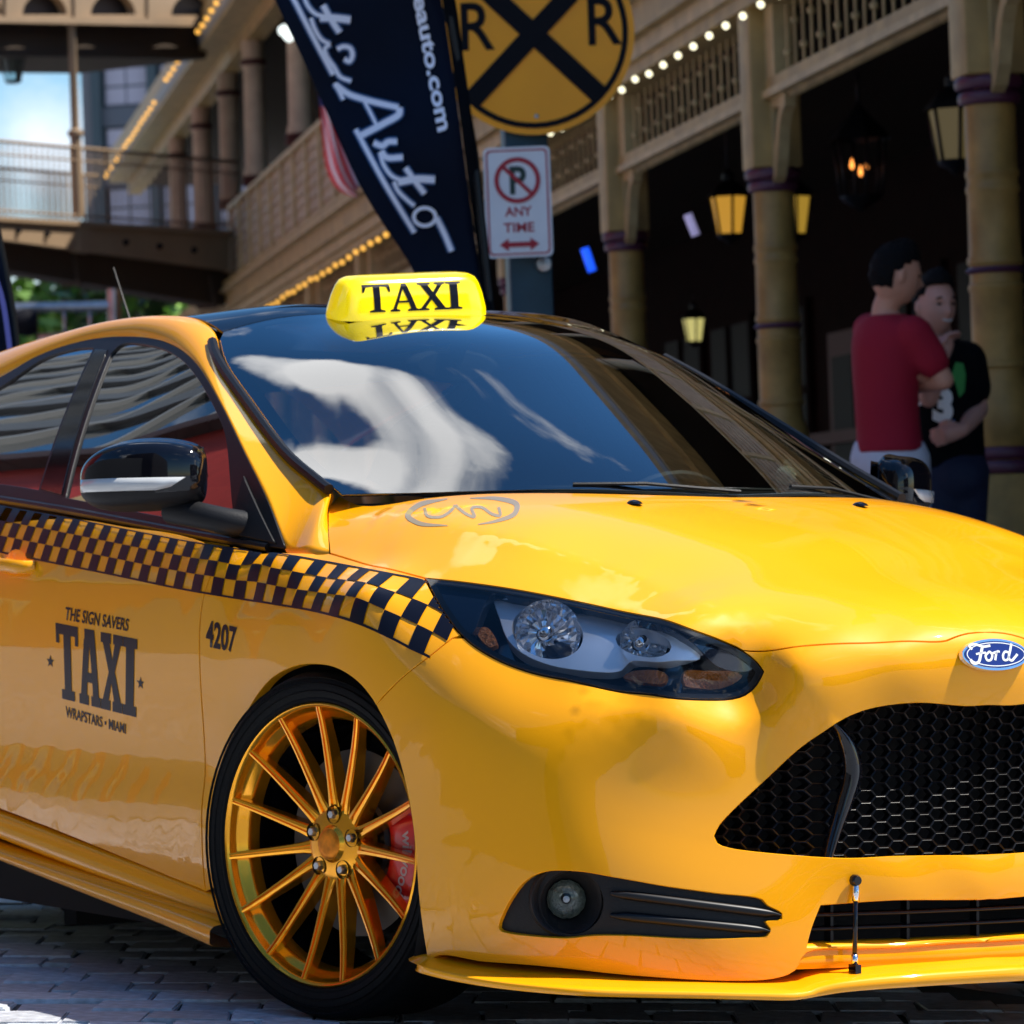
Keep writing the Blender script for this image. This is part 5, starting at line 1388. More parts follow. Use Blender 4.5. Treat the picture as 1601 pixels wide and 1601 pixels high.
for k in range(npan):
    t0 = T0+(T1-T0)*k/npan+.06; t1 = T0+(T1-T0)*(k+1)/npan-.06
    for j in range(7):
        z = 4.18+j*.125
        for i in range(6):
            a = t0+(t1-t0)*(i+(.5 if j % 2 else 0))/6; b = min(a+(t1-t0)/6-.008, t1)
            if b-a < .03: continue
            vs_ = [bm.verts.new(v) for v in ((a, .128, z), (b, .128, z), (b, .102, z+.14), (a, .102, z+.14), (a, .101, z), (b, .101, z))]
            bm.faces.new((vs_[0], vs_[1], vs_[2], vs_[3])); bm.faces.new((vs_[4], vs_[5], vs_[1], vs_[0]))
o = from_bm('shingle', bm, M_SHING, bld, smooth=False); o['kind'] = 'stuff'
uc = bpy.data.objects.new('gallery_column', None); C.objects.link(uc); uc.parent = bld; uc.location = (25.65, .04, 0)
lathe('shaft', [(.13, 6.85), (.125, 6.6), (.15, 6.58), (.12, 6.5), (.135, 5.35), (.15, 5.32), (.16, 5.25)], M_SHING, uc, 16)
for z in (5.125, 5.19): lathe('collar', [(.15, z), (.18, z+.01), (.18, z+.05), (.15, z+.06)], M_MAROON, uc, 16)
for z in (6.55, ): lathe('collar', [(.13, z), (.16, z+.02), (.16, z+.06), (.13, z+.08)], M_MAROON, uc, 16)
kids = list(uc.children)
for t in [30.4, 33.6, 21.0, 16.5, 12.0, 7.8, 3.6, -.6, -4.8, -9.0, 37.5, 41.5]:
    c = uc.copy(); C.objects.link(c); c.parent = bld; c.location = (t, .04, 0)
    for ch in kids: d = ch.copy(); C.objects.link(d); d.parent = c
for z0, z1, y0, y1, mm in ((6.85, 7.05, -.1, .12, M_CREAM), (7.052, 7.10, -.14, .45, M_CREAM2), (7.30, 7.52, .40, .44, M_CREAM2)):
    bb('eave_board', T0, 50.5, y0, y1, z0, z1, mm)
bm = bmesh.new(); vs_ = [bm.verts.new(v) for v in ((T0, .46, 7.12), (50.5, .46, 7.12), (50.5, .46, 7.28), (T0, .46, 7.28), (T0, -3.4, 9.1), (50.5, -3.4, 9.1), (T0, -3.4, 7.12), (50.5, -3.4, 7.12))]
for f in ((0, 1, 2, 3), (3, 2, 5, 4), (1, 0, 6, 7), (4, 5, 7, 6), (0, 3, 4, 6), (1, 7, 5, 2)): bm.faces.new([vs_[i] for i in f])
from_bm('roof', bm, M_ROOF, bld, smooth=False)
bb('gallery_ceiling', T0, 50, -3.0, -.1, 6.95, 7.04, M_SOFF)
# wooden store front beyond the bridge
bb('plank_wall', 33.01, 47, -.6, -.2, -.4, 4.1, mat('plank_wall', (.20, .13, .08), rough=.7))
for k in range(28): bb('plank', 33.05+k*.5, 33.05+k*.5+.46, -.199, -.16, -.4, 4.1, mat('plank_paint', (.26, .17, .10), rough=.7, noise=.2, nscale=3))
bb('upper_floor_edge', 33.01, 50, -3.0, .1, 4.12, 4.3, M_CREAM2)

# glowing panes stand in for daylight seen through the back of the porch
t_a, z_a = fac(1085, 560, -2.9); f = bb('arched_opening', t_a-.75, t_a+.75, -2.92, -2.86, .3, 2.1, M_WOOD)
M_GLM = mat('daylight_glow', (.08, .12, .13), rough=.3, emit=(.10, .17, .19), es=.22); M_GLM2 = mat('daylight_glow_warm', (.2, .2, .14), rough=.3, emit=(.45, .45, .32), es=.22)
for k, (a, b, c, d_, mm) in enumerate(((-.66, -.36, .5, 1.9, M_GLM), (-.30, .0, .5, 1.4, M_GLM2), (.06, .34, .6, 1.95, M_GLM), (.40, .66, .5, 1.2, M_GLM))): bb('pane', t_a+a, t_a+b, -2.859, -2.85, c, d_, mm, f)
t_a, z_a = fac(1178, 600, -2.9); f = bb('notice_board', t_a-.2, t_a+.2, -2.92, -2.88, .55, 1.25, M_WOOD); bb('paper', t_a-.17, t_a+.17, -2.879, -2.875, .6, 1.2, mat('grey_paper_glow', (.3, .32, .34), rough=.8, emit=(.2, .22, .24), es=.08), f)  # faint glow put into the paper so it shows in the dark porch
# ------------------------------------------------------------------ strings of bulbs
M_BW = mat('bulb_cool', (.9, .9, .7), rough=.2, emit=(1, .93, .62), es=1.3)
M_BA = mat('bulb_warm', (.9, .5, .1), rough=.2, emit=(1, .50, .08), es=.9)
def bulb_mesh(nm, r_, mm):
    bm = bmesh.new(); bmesh.ops.create_icosphere(bm, subdivisions=1, radius=r_); me = bpy.data.meshes.new(nm); bm.to_mesh(me); bm.free(); me.materials.append(mm); return me
BWm, BAm, BAs = bulb_mesh('light_bulb', .022, M_BW), bulb_mesh('light_bulb', .026, M_BA), bulb_mesh('light_bulb', .034, M_BA)
def bulbs(me, t0, t1, z, y, step, label, group, sag=0.):
    n_ = int((t1-t0)/step)
    for k in range(n_+1):
        t = t0+(t1-t0)*k/n_; o = bpy.data.objects.new('light_bulb', me); C.objects.link(o)
        o.matrix_world = BM @ Matrix.Translation((t, y, z+rnd.uniform(-.012, .012)-sag*abs(math.sin(k*.8))))
        tag(o, label, 'light bulb', group)
bulbs(BWm, 2.45, 11.0, 3.575, .18, .42, 'round white bulb of the string under the fascia, right of the crossing sign', 'white bulbs under the fascia')
bulbs(BAm, 17.0, 32.5, 3.56, .20, .52, 'small amber bulb of the string under the gallery, left of the dark banner', 'amber bulbs under the gallery')
bulbs(BAs, 28.0, 37.4, 7.23, .50, .60, 'amber bulb along the upper roof edge at the top of the gallery', 'amber bulbs along the upper eave')
bulbs(BAs, 39.6, 50.3, 7.16, .50, .66, 'amber bulb along the far roof edge beyond the footbridge post', 'amber bulbs along the far eave')
for k, (px, py) in enumerate(((444, 48), (452, 56))):
    t, z = fac(px, py, .2); o = bpy.data.objects.new('spot_lamp', bulb_mesh('spot_lamp', .07, mat('spot_white', (.8, .85, .85), rough=.2, emit=(.9, 1, .95), es=1.)))
    C.objects.link(o); o.matrix_world = BM @ Matrix.Translation((t, .2, z)); tag(o, ('upper' if k == 0 else 'lower')+' of the two white spot lamps beside the banner edge', 'lamp', 'white spot lamps by the banner')

# ------------------------------------------------------------------ lanterns
def lantern(px, py, off, size, glow, label, col, hang=.35, lit=(.5, .5)):
    t, z = fac(px, py, off); e = thing('lantern', label, 'lantern', group=None); e.matrix_world = BM @ Matrix.Translation((t, off, z)) @ Matrix.Scale(size, 4)
    g = mat('lantern_glow_%s' % glow, col, rough=.3, emit=col, es=1.0 if glow != 'dim' else .25)
    bm = bmesh.new()
    for k in range(6):
        a0, a1 = 2*math.pi*(k+.06)/6, 2*math.pi*(k+.94)/6
        bm.faces.new([bm.verts.new(v) for v in ((math.cos(a0)*.10, math.sin(a0)*.10, -.16), (math.cos(a1)*.10, math.sin(a1)*.10, -.16), (math.cos(a1)*.15, math.sin(a1)*.15, .14), (math.cos(a0)*.15, math.sin(a0)*.15, .14))])
    from_bm('lantern_glass', bm, g, e, smooth=False)
    for k in range(6):
        a = 2*math.pi*k/6; tube('glazing_bar', [(math.cos(a)*.105, math.sin(a)*.105, -.17), (math.cos(a)*.157, math.sin(a)*.157, .15)], .012, M_TRIM, e, 5)
    lathe('cap', [(.19, .14), (.17, .17), (.10, .25), (.05, .28), (.05, .33), (.02, .36), (0, .40)], M_TRIM, e, 6)
    lathe('foot', [(.115, -.16), (.10, -.19), (.04, -.22), (0, -.26)], M_TRIM, e, 6)
    tube('hanger', [(0, 0, .38), (0, 0, .38+hang/size)], .010, M_TRIM, e, 5)
    return e
lantern(1140, 335, -.9, .82, 'amber', 'black lantern with glowing amber panes hanging left of the second column', (.28, .14, .015), .45)
lantern(1240, 335, -1.6, .85, 'gold', 'black lantern with dim gold pane half hidden behind the second column', (.20, .12, .015), .45)
lantern(1492, 208, -.6, .85, 'cream', 'black lantern with cream panes hanging beside the nearest column', (.045, .034, .014), .3)
lantern(1085, 515, -1.8, .6, 'yellow', 'small lantern with one bright yellow pane low in the porch, under the amber lantern', (.30, .27, .09), .1)
# three little flames in the dark lantern
fl = thing('candle_lantern', 'black hanging lantern with three orange flames between the two nearest columns', 'lantern'); t, z = fac(1345, 255, -1.2); fl.matrix_world = BM @ Matrix.Translation((t, -1.2, z))
lathe('cap', [(.20, .14), (.17, .19), (.08, .28), (0, .38)], M_TRIM, fl, 6); lathe('foot', [(.14, -.20), (.12, -.23), (0, -.30)], M_TRIM, fl, 6); tube('hanger', [(0, 0, .36), (0, 0, .62)], .012, M_TRIM, fl, 5)
for k in range(6):
    a = 2*math.pi*k/6; tube('glazing_bar', [(math.cos(a)*.13, math.sin(a)*.13, -.2), (math.cos(a)*.17, math.sin(a)*.17, .15)], .010, M_TRIM, fl, 5)
M_FL = mat('flame', (.9, .3, .05), emit=(1, .32, .06), es=1.6)
for x, z in ((-.05, -.02), (.0, -.05), (.07, .0)): lathe('flame', [(0, -.035), (.014, -.015), (.010, .01), (0, .04)], M_FL, fl, 8, 'z', Matrix.Translation((x, x*.5, z)))
# coloured tubes deep in the porch
def wtube(name, a, b, depth, r_, mm, label, cat):
    A, B = wat(*a, depth), wat(*b, depth); e = tube(name, [Vector((0, 0, 0)), B-A], r_, mm); e.location = A; return tag(e, label, cat)
wtube('neon_tube', (914, 388), (926, 424), 27.5, .03, mat('neon_blue', (.02, .1, .9), emit=(.01, .08, .8), es=.9), 'short glowing blue tube deep in the porch behind the parking sign', 'neon light')
wtube('hanging_light', (1075, 335), (1088, 368), 25.5, .028, mat('neon_lilac', (.5, .48, .7), emit=(.3, .28, .5), es=.4), 'pale lilac tube light hanging left of the amber lantern', 'light')

# ------------------------------------------------------------------ signs on the post
def facing(px, py, depth, yaw=0.):
    """frame at a picture point: local x to the right of the view, y away, z up"""
    o = wat(px, py, depth); r_ = Vector((WR[0], WR[1], 0)).normalized(); f_ = Vector((0, 0, 1)).cross(r_)
    M = Matrix(((r_.x, f_.x, 0, o.x), (r_.y, f_.y, 0, o.y), (0, 0, 1, o.z), (0, 0, 0, 1)))
    return M @ Matrix.Rotation(yaw, 4, 'Z')
def cutout(name, polys, y0, y1, material, parent, bevel=False):
    """flat shape in the local x-z plane with real thickness"""
    V, F = fill([list(map(tuple, p)) for p in polys]); n = len(V)
    VV = [(p[0], y0, p[1]) for p in V]+[(p[0], y1, p[1]) for p in V]; FF = [tuple(f) for f in F]+[tuple(i+n for i in f[::-1]) for f in F]
    cnt = set()
    for f in F:
        for k in range(len(f)): cnt.add((f[k], f[(k+1) % len(f)]))
    for a, b in cnt:
        if (b, a) not in cnt: FF.append((a, a+n, b+n, b))
    return np_mesh(name, VV, FF, material, parent, smooth=False)
def circ(r_, n=56, cx=0, cz=0): return [(cx+r_*math.cos(t), cz+r_*math.sin(t)) for t in np.linspace(0, 2*math.pi, n+1)[:-1]]
M_SGY = mat('sign_amber', (1.0, .37, .001), rough=.45, noise=.06, nscale=4)
M_SGK = mat('sign_black', (.003, .003, .006), rough=.6, spec=.15)
M_SGW = mat('sign_white', (.78, .78, .80), rough=.45, noise=.05)
M_SGR = mat('sign_red', (.42, .012, .03), rough=.45)
M_POST = mat('post_teal', (.020, .052, .072), rough=.5, metal=.2, noise=.2)
D_ = 16.5; S_ = D_/FPX
rr_ = thing('railroad_crossing_sign', 'round amber railroad crossing sign with black X, above the white parking sign', 'road sign')
rr_.matrix_world = facing(834, 53, D_, R(-3))
cutout('sign_disc', [circ(158*S_)], 0, .003, M_SGY, rr_); cutout('border_ring', [circ(148*S_), circ(139*S_)], -.003, -.0005, M_SGK, rr_)
def bar2(a, b, w):
    a, b = np.array(a, float), np.array(b, float); t = (b-a)/np.linalg.norm(b-a); n_ = np.array([-t[1], t[0]])*w/2; return [tuple(a+n_), tuple(a-n_), tuple(b-n_), tuple(b+n_)]
q = 139*S_*.707
cutout('cross', [bar2((-q, q), (q, -q), 31*S_)], -.006, -.0035, M_SGK, rr_); cutout('cross', [bar2((-q, -q), (q, q), 31*S_)], -.009, -.0065, M_SGK, rr_)
for cx in (-113, 86):
    V, F = text_mesh('R', bold=.012); V = norm01(V); np_mesh('letter', [((cx+(p[0])*52)*S_*(1.0), -.0036, (-22+p[1]*75)*S_) for p in V], F, M_SGK, rr_, smooth=False)
for zz in (-129, 129): lathe('bolt', [(0, -.006), (.008, -.006), (.010, -.001)], M_STEEL, rr_, 10, 'y', Matrix.Translation((0, 0, zz*S_)))
npk = thing('no_parking_sign', 'white no parking any time sign with red circle and double arrow', 'road sign')
npk.matrix_world = facing(810, 316, D_-.06, R(-4))
def rrect(w, h, r_, n=6):
    o = []
    for cx, cz, a0 in ((w-r_, h-r_, 0), (-w+r_, h-r_, 90), (-w+r_, -h+r_, 180), (w-r_, -h+r_, 270)):
        o += [(cx+r_*math.cos(R(a0+90*k/n)), cz+r_*math.sin(R(a0+90*k/n))) for k in range(n+1)]
    return o
cutout('sign_plate', [rrect(52*S_, 86*S_, 9*S_)], 0, .003, M_SGW, npk)
cutout('border_line', [rrect(48*S_, 82*S_, 7*S_), rrect(45.5*S_, 79.5*S_, 6*S_)], -.002, -.0004, M_SGR, npk)
cutout('prohibition_ring', [circ(36*S_, 40, 0, 34*S_), circ(29*S_, 40, 0, 34*S_)], -.004, -.0024, M_SGR, npk)
V, F = text_mesh('P', bold=.03); V = norm01(V); np_mesh('letter', [((-12+p[0]*26)*S_, -.0022, (12+p[1]*44)*S_) for p in V], F, mat('sign_green_black', (.012, .04, .03), rough=.5), npk, smooth=False)
cutout('slash', [bar2((-23*S_, 57*S_), (23*S_, 11*S_), 6*S_)], -.0062, -.0042, M_SGR, npk)
for txt, z, w in (('ANY', -15, 21), ('TIME', -40, 24)):
    V, F = text_mesh(txt, bold=.02); V = norm01(V); np_mesh('lettering', [((-w+p[0]*2*w)*S_, -.0022, (z-7+p[1]*15)*S_) for p in V], F, M_SGR, npk, smooth=False)
cutout('arrow', [[(-31*S_, -66*S_), (-17*S_, -56*S_), (-17*S_, -62*S_), (17*S_, -62*S_), (17*S_, -56*S_), (31*S_, -66*S_), (17*S_, -76*S_), (17*S_, -70*S_), (-17*S_, -70*S_), (-17*S_, -76*S_)]], -.003, -.0006, M_SGR, npk)
pst = thing('sign_post', 'square dark teal steel post carrying the crossing and parking signs', 'post')
b_ = wat(826, 400, D_+.13); pst.location = (b_.x, b_.y, -.45); pst.rotation_euler = (0, 0, math.atan2(WR[1], WR[0])+R(6))
box('post_tube', -.088, .088, -.088, .088, 0, 3.7, M_POST, pst, bev=.008)
box('post_plate', -.11, .11, -.11, .11, 0, .02, M_POST, pst)
lathe('lock_nut', [(0, -.03), (.03, -.025), (.035, 0)], M_STEEL, pst, 10, 'y', Matrix.Translation((.05, -.09, wat(850, 412, D_).z+.45)))

# ------------------------------------------------------------------ feather banner
M_NAV = mat('banner_navy', (.002, .006, .018), rough=.7, spec=.12, noise=.2, nscale=3)
M_NVD = mat('banner_sleeve', (.001, .002, .004), rough=.8, spec=.1)
M_PRT = mat('banner_print', (.85, .88, 1.0), rough=.5)
M_GLO = mat('banner_blue_edge', (.03, .10, .26), rough=.5)
ban = thing('feather_banner', 'tall dark navy feather banner with white script lettering, leaning behind the taxi roof', 'banner')
BD = 14.0; BO = wat(740, 480, BD); BO.z = -.35; ban.location = BO
def bpt(px, py, dd=0.):
    w = .04*math.sin(py*.018+px*.01); return wat(px, py, BD+dd+w)-BO
def bsheet(name, L, Rr, mm, dd=0., nx=10, parent=ban):
    L = catmull(L, 12.); Rr = catmull(Rr, 12.); n = 40
    def rs(P):
        d = np.concatenate([[0], np.cumsum(np.linalg.norm(np.diff(P, axis=0), axis=1))]); t = np.linspace(0, d[-1], n); return np.column_stack([np.interp(t, d, P[:, k]) for k in (0, 1)])
    A, B = rs(L), rs(Rr); rows = []
    for k in range(nx+1): rows.append([bpt(*(A[i]*(1-k/nx)+B[i]*k/nx), dd)[:] for i in range(n)])
    o = strip(name, rows, mm, parent); md = o.modifiers.new('thickness', 'SOLIDIFY'); md.thickness = .003; return o
bsheet('cloth', [(330, -260), (380, -110), (430, 0), (470, 85), (515, 185), (560, 285), (600, 352), (640, 412), (668, 480), (690, 620)], [(600, -260), (660, -120), (690, 0), (704, 85), (718, 185), (731, 285), (740, 352), (748, 412), (755, 480), (770, 620)], M_NAV)
bsheet('pole_sleeve', [(601, -260), (661, -120), (691, 0), (705, 85), (719, 185), (732, 285), (741, 352), (749, 412), (756, 480), (771, 620)], [(618, -260), (680, -120), (712, 0), (724, 85), (738, 185), (750, 285), (758, 352), (765, 412), (770, 480), (782, 620)], M_NVD, dd=.0, nx=3)
tube('pole', [bpt(x, y, .03) for x, y in ((600, -280), (672, -120), (700, 0), (742, 240), (770, 500))]+[Vector((.05, .02, 0))], .014, M_TRIM, ban)
lathe('base', [(0, .05), (.2, .04), (.22, 0)], M_TRIM, ban, 20, 'z', Matrix.Translation((.05, .02, 0)))
def bprint(name, V, F, mm, dd): return np_mesh(name, [bpt(p[0], p[1], dd)[:] for p in V], F, mm, ban, smooth=False)
strokes = [([(456, -8), (488, 55), (521, 117)], 7), ([(474, -8), (482, 10), (494, 22), (510, 26)], 6), ([(505, 8), (516, 28), (531, 51)], 9), ([(500, 28), (520, 28), (548, 31)], 11),
           ([(486, 28), (492, 45), (503, 62), (516, 69)], 6), ([(516, 69), (508, 76), (511, 88), (522, 104), (532, 120), (549, 127)], 6), ([(527, 77), (536, 73), (547, 75), (551, 86), (546, 96), (538, 92)], 7),
           ([(523, 130), (530, 142), (537, 156)], 6), ([(524, 132), (545, 147), (572, 156), (600, 163), (623, 168)], 9), ([(624, 168), (624, 178), (600, 193), (562, 213)], 10), ([(568, 155), (579, 176), (589, 196)], 5),
           ([(556, 202), (600, 284), (648, 364)], 7), ([(584, 223), (598, 228), (606, 222), (621, 221)], 9), ([(596, 236), (604, 246), (630, 246)], 9), ([(594, 238), (600, 258), (614, 276), (632, 283)], 6),
           ([(634, 262), (648, 282), (664, 303)], 8), ([(622, 285), (650, 280), (680, 281)], 11), ([(616, 284), (622, 298), (636, 312), (648, 322)], 6), ([(682, 340), (694, 364), (706, 393)], 8)]
M_ = [stroke2d(p, w, 3) for p, w in strokes]
M_.append(stroke2d([(664+17*math.cos(a), 339+14*math.sin(a)) for a in np.linspace(0, 2*math.pi, 13)[:-1]], 6, 3, closed=True))
V, F = merge([stroke2d(p, w+6, 3) for p, w in strokes]); bprint('script_glow', V, F, M_GLO, -.010)
V, F = merge(M_); bprint('script_lettering', V, F, M_PRT, -.014)
V, F = text_mesh('eauto.com', bold=.03); V = norm01(V); V = warp_px([(664, -9), (705, 201), (684, 207), (645, -4)])(V); bprint('web_address', V, F, M_PRT, -.014)
b2 = thing('feather_banner', 'dark navy banner with blue print cut off by the left edge of the picture', 'banner'); b2.location = wat(5, 560, 12.5)
o2 = b2.location.copy()
strip('cloth', [[(wat(x, y, 12.5)-o2)[:] for x, y in ((-60, 330), (-50, 420), (-45, 500), (-40, 640))], [(wat(x, y, 12.5)-o2)[:] for x, y in ((-12, 330), (6, 420), (20, 500), (36, 640))]], M_NAV, b2)
V, F = stroke2d([(-8, 430), (4, 470), (12, 520), (18, 570)], 8, 3); np_mesh('print', [(wat(p[0], p[1], 12.48)-o2)[:] for p in V], F, mat('violet_print', (.16, .16, .5), rough=.5), b2, smooth=False)
tube('pole', [(wat(x, y, 12.52)-o2)[:] for x, y in ((-10, 330), (8, 420), (22, 500), (40, 700))], .012, M_TRIM, b2)

# ------------------------------------------------------------------ flag
flg = thing('flag', 'red and white striped flag with blue corner hanging from the gallery behind the banner', 'flag'); FD = 37.; fo = wat(505, 150, FD); flg.location = fo
Lf = catmull([(499, 148), (501, 180), (505, 225), (512, 268), (528, 296), (556, 309)], 5.); Rf = catmull([(506, 150), (524, 172), (548, 215), (568, 255), (577, 285), (566, 304)], 5.)
def rs2(P, n):
    d = np.concatenate([[0], np.cumsum(np.linalg.norm(np.diff(P, axis=0), axis=1))]); t = np.linspace(0, d[-1], n); return np.column_stack([np.interp(t, d, P[:, k]) for k in (0, 1)])
A, B = rs2(Lf, 24), rs2(Rf, 24)
for k in range(9):
    rows = []
    for j in range(3):
        u_ = (k+j/2)/9; rows.append([(wat(*(A[i]*(1-u_)+B[i]*u_), FD+.10*math.sin(u_*9+i*.12))-fo)[:] for i in range(24)])
    strip('stripe', rows, mat('flag_red', (.8, .012, .03), rough=.7) if k % 2 == 0 else mat('flag_white', (.9, .85, .9), rough=.7), flg)
strip('canton', [[(wat(498, 146, FD-.05)-fo)[:], (wat(500, 166, FD-.05)-fo)[:]], [(wat(505, 148, FD-.05)-fo)[:], (wat(509, 168, FD-.05)-fo)[:]]], mat('flag_blue', (.03, .03, .14), rough=.7), flg)
tube('flag_pole', [(wat(495, 138, FD)-fo)[:], (wat(560, 190, FD+.3)-fo)[:]], .02, M_TRIM, flg)

# ------------------------------------------------------------------ people
M_SKIN = mat('skin', (.62, .31, .23), rough=.55, noise=.06, nscale=8)
M_SKIN2 = mat('skin_warm', (.64, .31, .20), rough=.55, noise=.06, nscale=8)
M_HAIR = mat('black_hair', (.004, .003, .003), rough=.8, bump=.8, bscale=90, spec=.2)
def fuse(name, bm, material, parent, voxel=.008, it=4):
    """weld overlapping closed pieces into one continuous surface"""
    bmesh.ops.recalc_face_normals(bm, faces=bm.faces[:]); me = bpy.data.meshes.new(name); bm.to_mesh(me); bm.free(); tmp = bpy.data.objects.new(name, me); C.objects.link(tmp)
    rm = tmp.modifiers.new('merge', 'REMESH'); rm.mode = 'VOXEL'; rm.voxel_size = voxel; sm = tmp.modifiers.new('soft', 'SMOOTH'); sm.iterations = it; sm.factor = .5
    bpy.context.view_layer.update(); dg = bpy.context.evaluated_depsgraph_get(); me2 = bpy.data.meshes.new_from_object(tmp.evaluated_get(dg)); bpy.data.objects.remove(tmp); bpy.data.meshes.remove(me)
    me2.name = name; me2.materials.clear(); return link(name, me2, material, parent)
def loft(bm, secs, side, n=20, k=3):
    """closed body of ellipses: (centre, half width along side, half depth)"""
    C_ = dens([list(s[0]) for s in secs], k); a = dens([[s[1], s[2], 0] for s in secs], k); rings = []
    for c, (w, d, _) in zip(C_, a):
        s = Vector(side).normalized(); f = Vector((0, 0, 1)).cross(s).normalized(); c = Vector(c.tolist())
        rings.append([bm.verts.new(c+s*math.cos(2*math.pi*i/n)*w+f*math.sin(2*math.pi*i/n)*d) for i in range(n)])
    for p, q in zip(rings[:-1], rings[1:]):
        for i in range(n): bm.faces.new((p[i], p[(i+1) % n], q[(i+1) % n], q[i]))
    bm.faces.new(rings[0][::-1]); bm.faces.new(rings[-1])
def limb(bm, pts, rad, n=14):
    P = dens([list(p) for p in pts], 4); r_ = dens([[x, 0, 0] for x in rad], 4)[:, 0]; bm_tube(bm, [Vector(p.tolist()) for p in P], [float(x) for x in r_], n)
    for p, x in ((pts[0], rad[0]), (pts[-1], rad[-1])): bmesh.ops.create_icosphere(bm, subdivisions=2, radius=x*.98, matrix=Matrix.Translation(Vector(p)))
def head_bm(c, face, up=Vector((0, 0, 1)), h=.235):
    """head with brow, nose, lips, chin and ears; face: direction looked at"""
    f = face.normalized(); s = f.cross(up).normalized(); u = s.cross(f); bm = bmesh.new(); bmesh.ops.create_uvsphere(bm, u_segments=40, v_segments=32, radius=1)
    for v in bm.verts:
        x, y, z = v.co; X = x*.073; Y = y*.098; Z = z*h/2
        if z < 0: X *= 1-.22*z*z; Y = Y*(1-.12*z*z)+(.012 if y > 0 else -.006)*(-z)
        if y > 0:
            g = lambda cx, cz, wx, wz: math.exp(-((x-cx)/wx)**2-((z-cz)/wz)**2)
            Y += .026*g(0, -.22, .13, .14)+.010*g(0, .0, .12, .2)-.012*(g(.38, .03, .2, .1)+g(-.38, .03, .2, .1))+.006*g(0, .2, .6, .1)+.008*g(0, -.52, .26, .07)+.010*g(0, -.82, .25, .14)-.004*g(0, -.44, .3, .04)
        v.co = c+s*X+f*Y+u*Z
    for k in (1, -1):
        q = bmesh.ops.create_icosphere(bm, subdivisions=2, radius=1)
        for v in q['verts']: v.co = c+s*(k*.073+v.co.x*.012)+f*(v.co.y*.018-.008)+u*(v.co.z*.032-.008)
    return bm, (s, f, u)
def hand_bm(bm, wrist, tip_dir, palm_n, curl=.6, L=.17):
    """palm, four fingers of unequal length and a thumb, built as tapered tubes"""
    d = tip_dir.normalized(); n_ = (palm_n-d*palm_n.dot(d)).normalized(); s = d.cross(n_)
    bm_tube(bm, [wrist-d*.01, wrist+d*.03, wrist+d*.06, wrist+d*.085], [.026, .034, .036, .030], 10)
    for k, (o, l) in enumerate(((-.030, .062), (-.010, .074), (.010, .070), (.029, .055))):
        b = wrist+d*.075+s*o; p = [b]; dd = d.copy()
        for j in range(3):
            dd = (dd*math.cos(curl*(.5+.3*j))+n_*math.sin(curl*(.5+.3*j))).normalized(); p.append(p[-1]+dd*l*(.45, .32, .23)[j])
        bm_tube(bm, p, [.0105, .0098, .0088, .0070], 7)
    b = wrist+d*.025-s*.028; bm_tube(bm, [b, b+(d-s*.8).normalized()*.035, b+(d*1.0-s*.3+n_*.4).normalized()*.065], [.013, .0115, .008], 7)
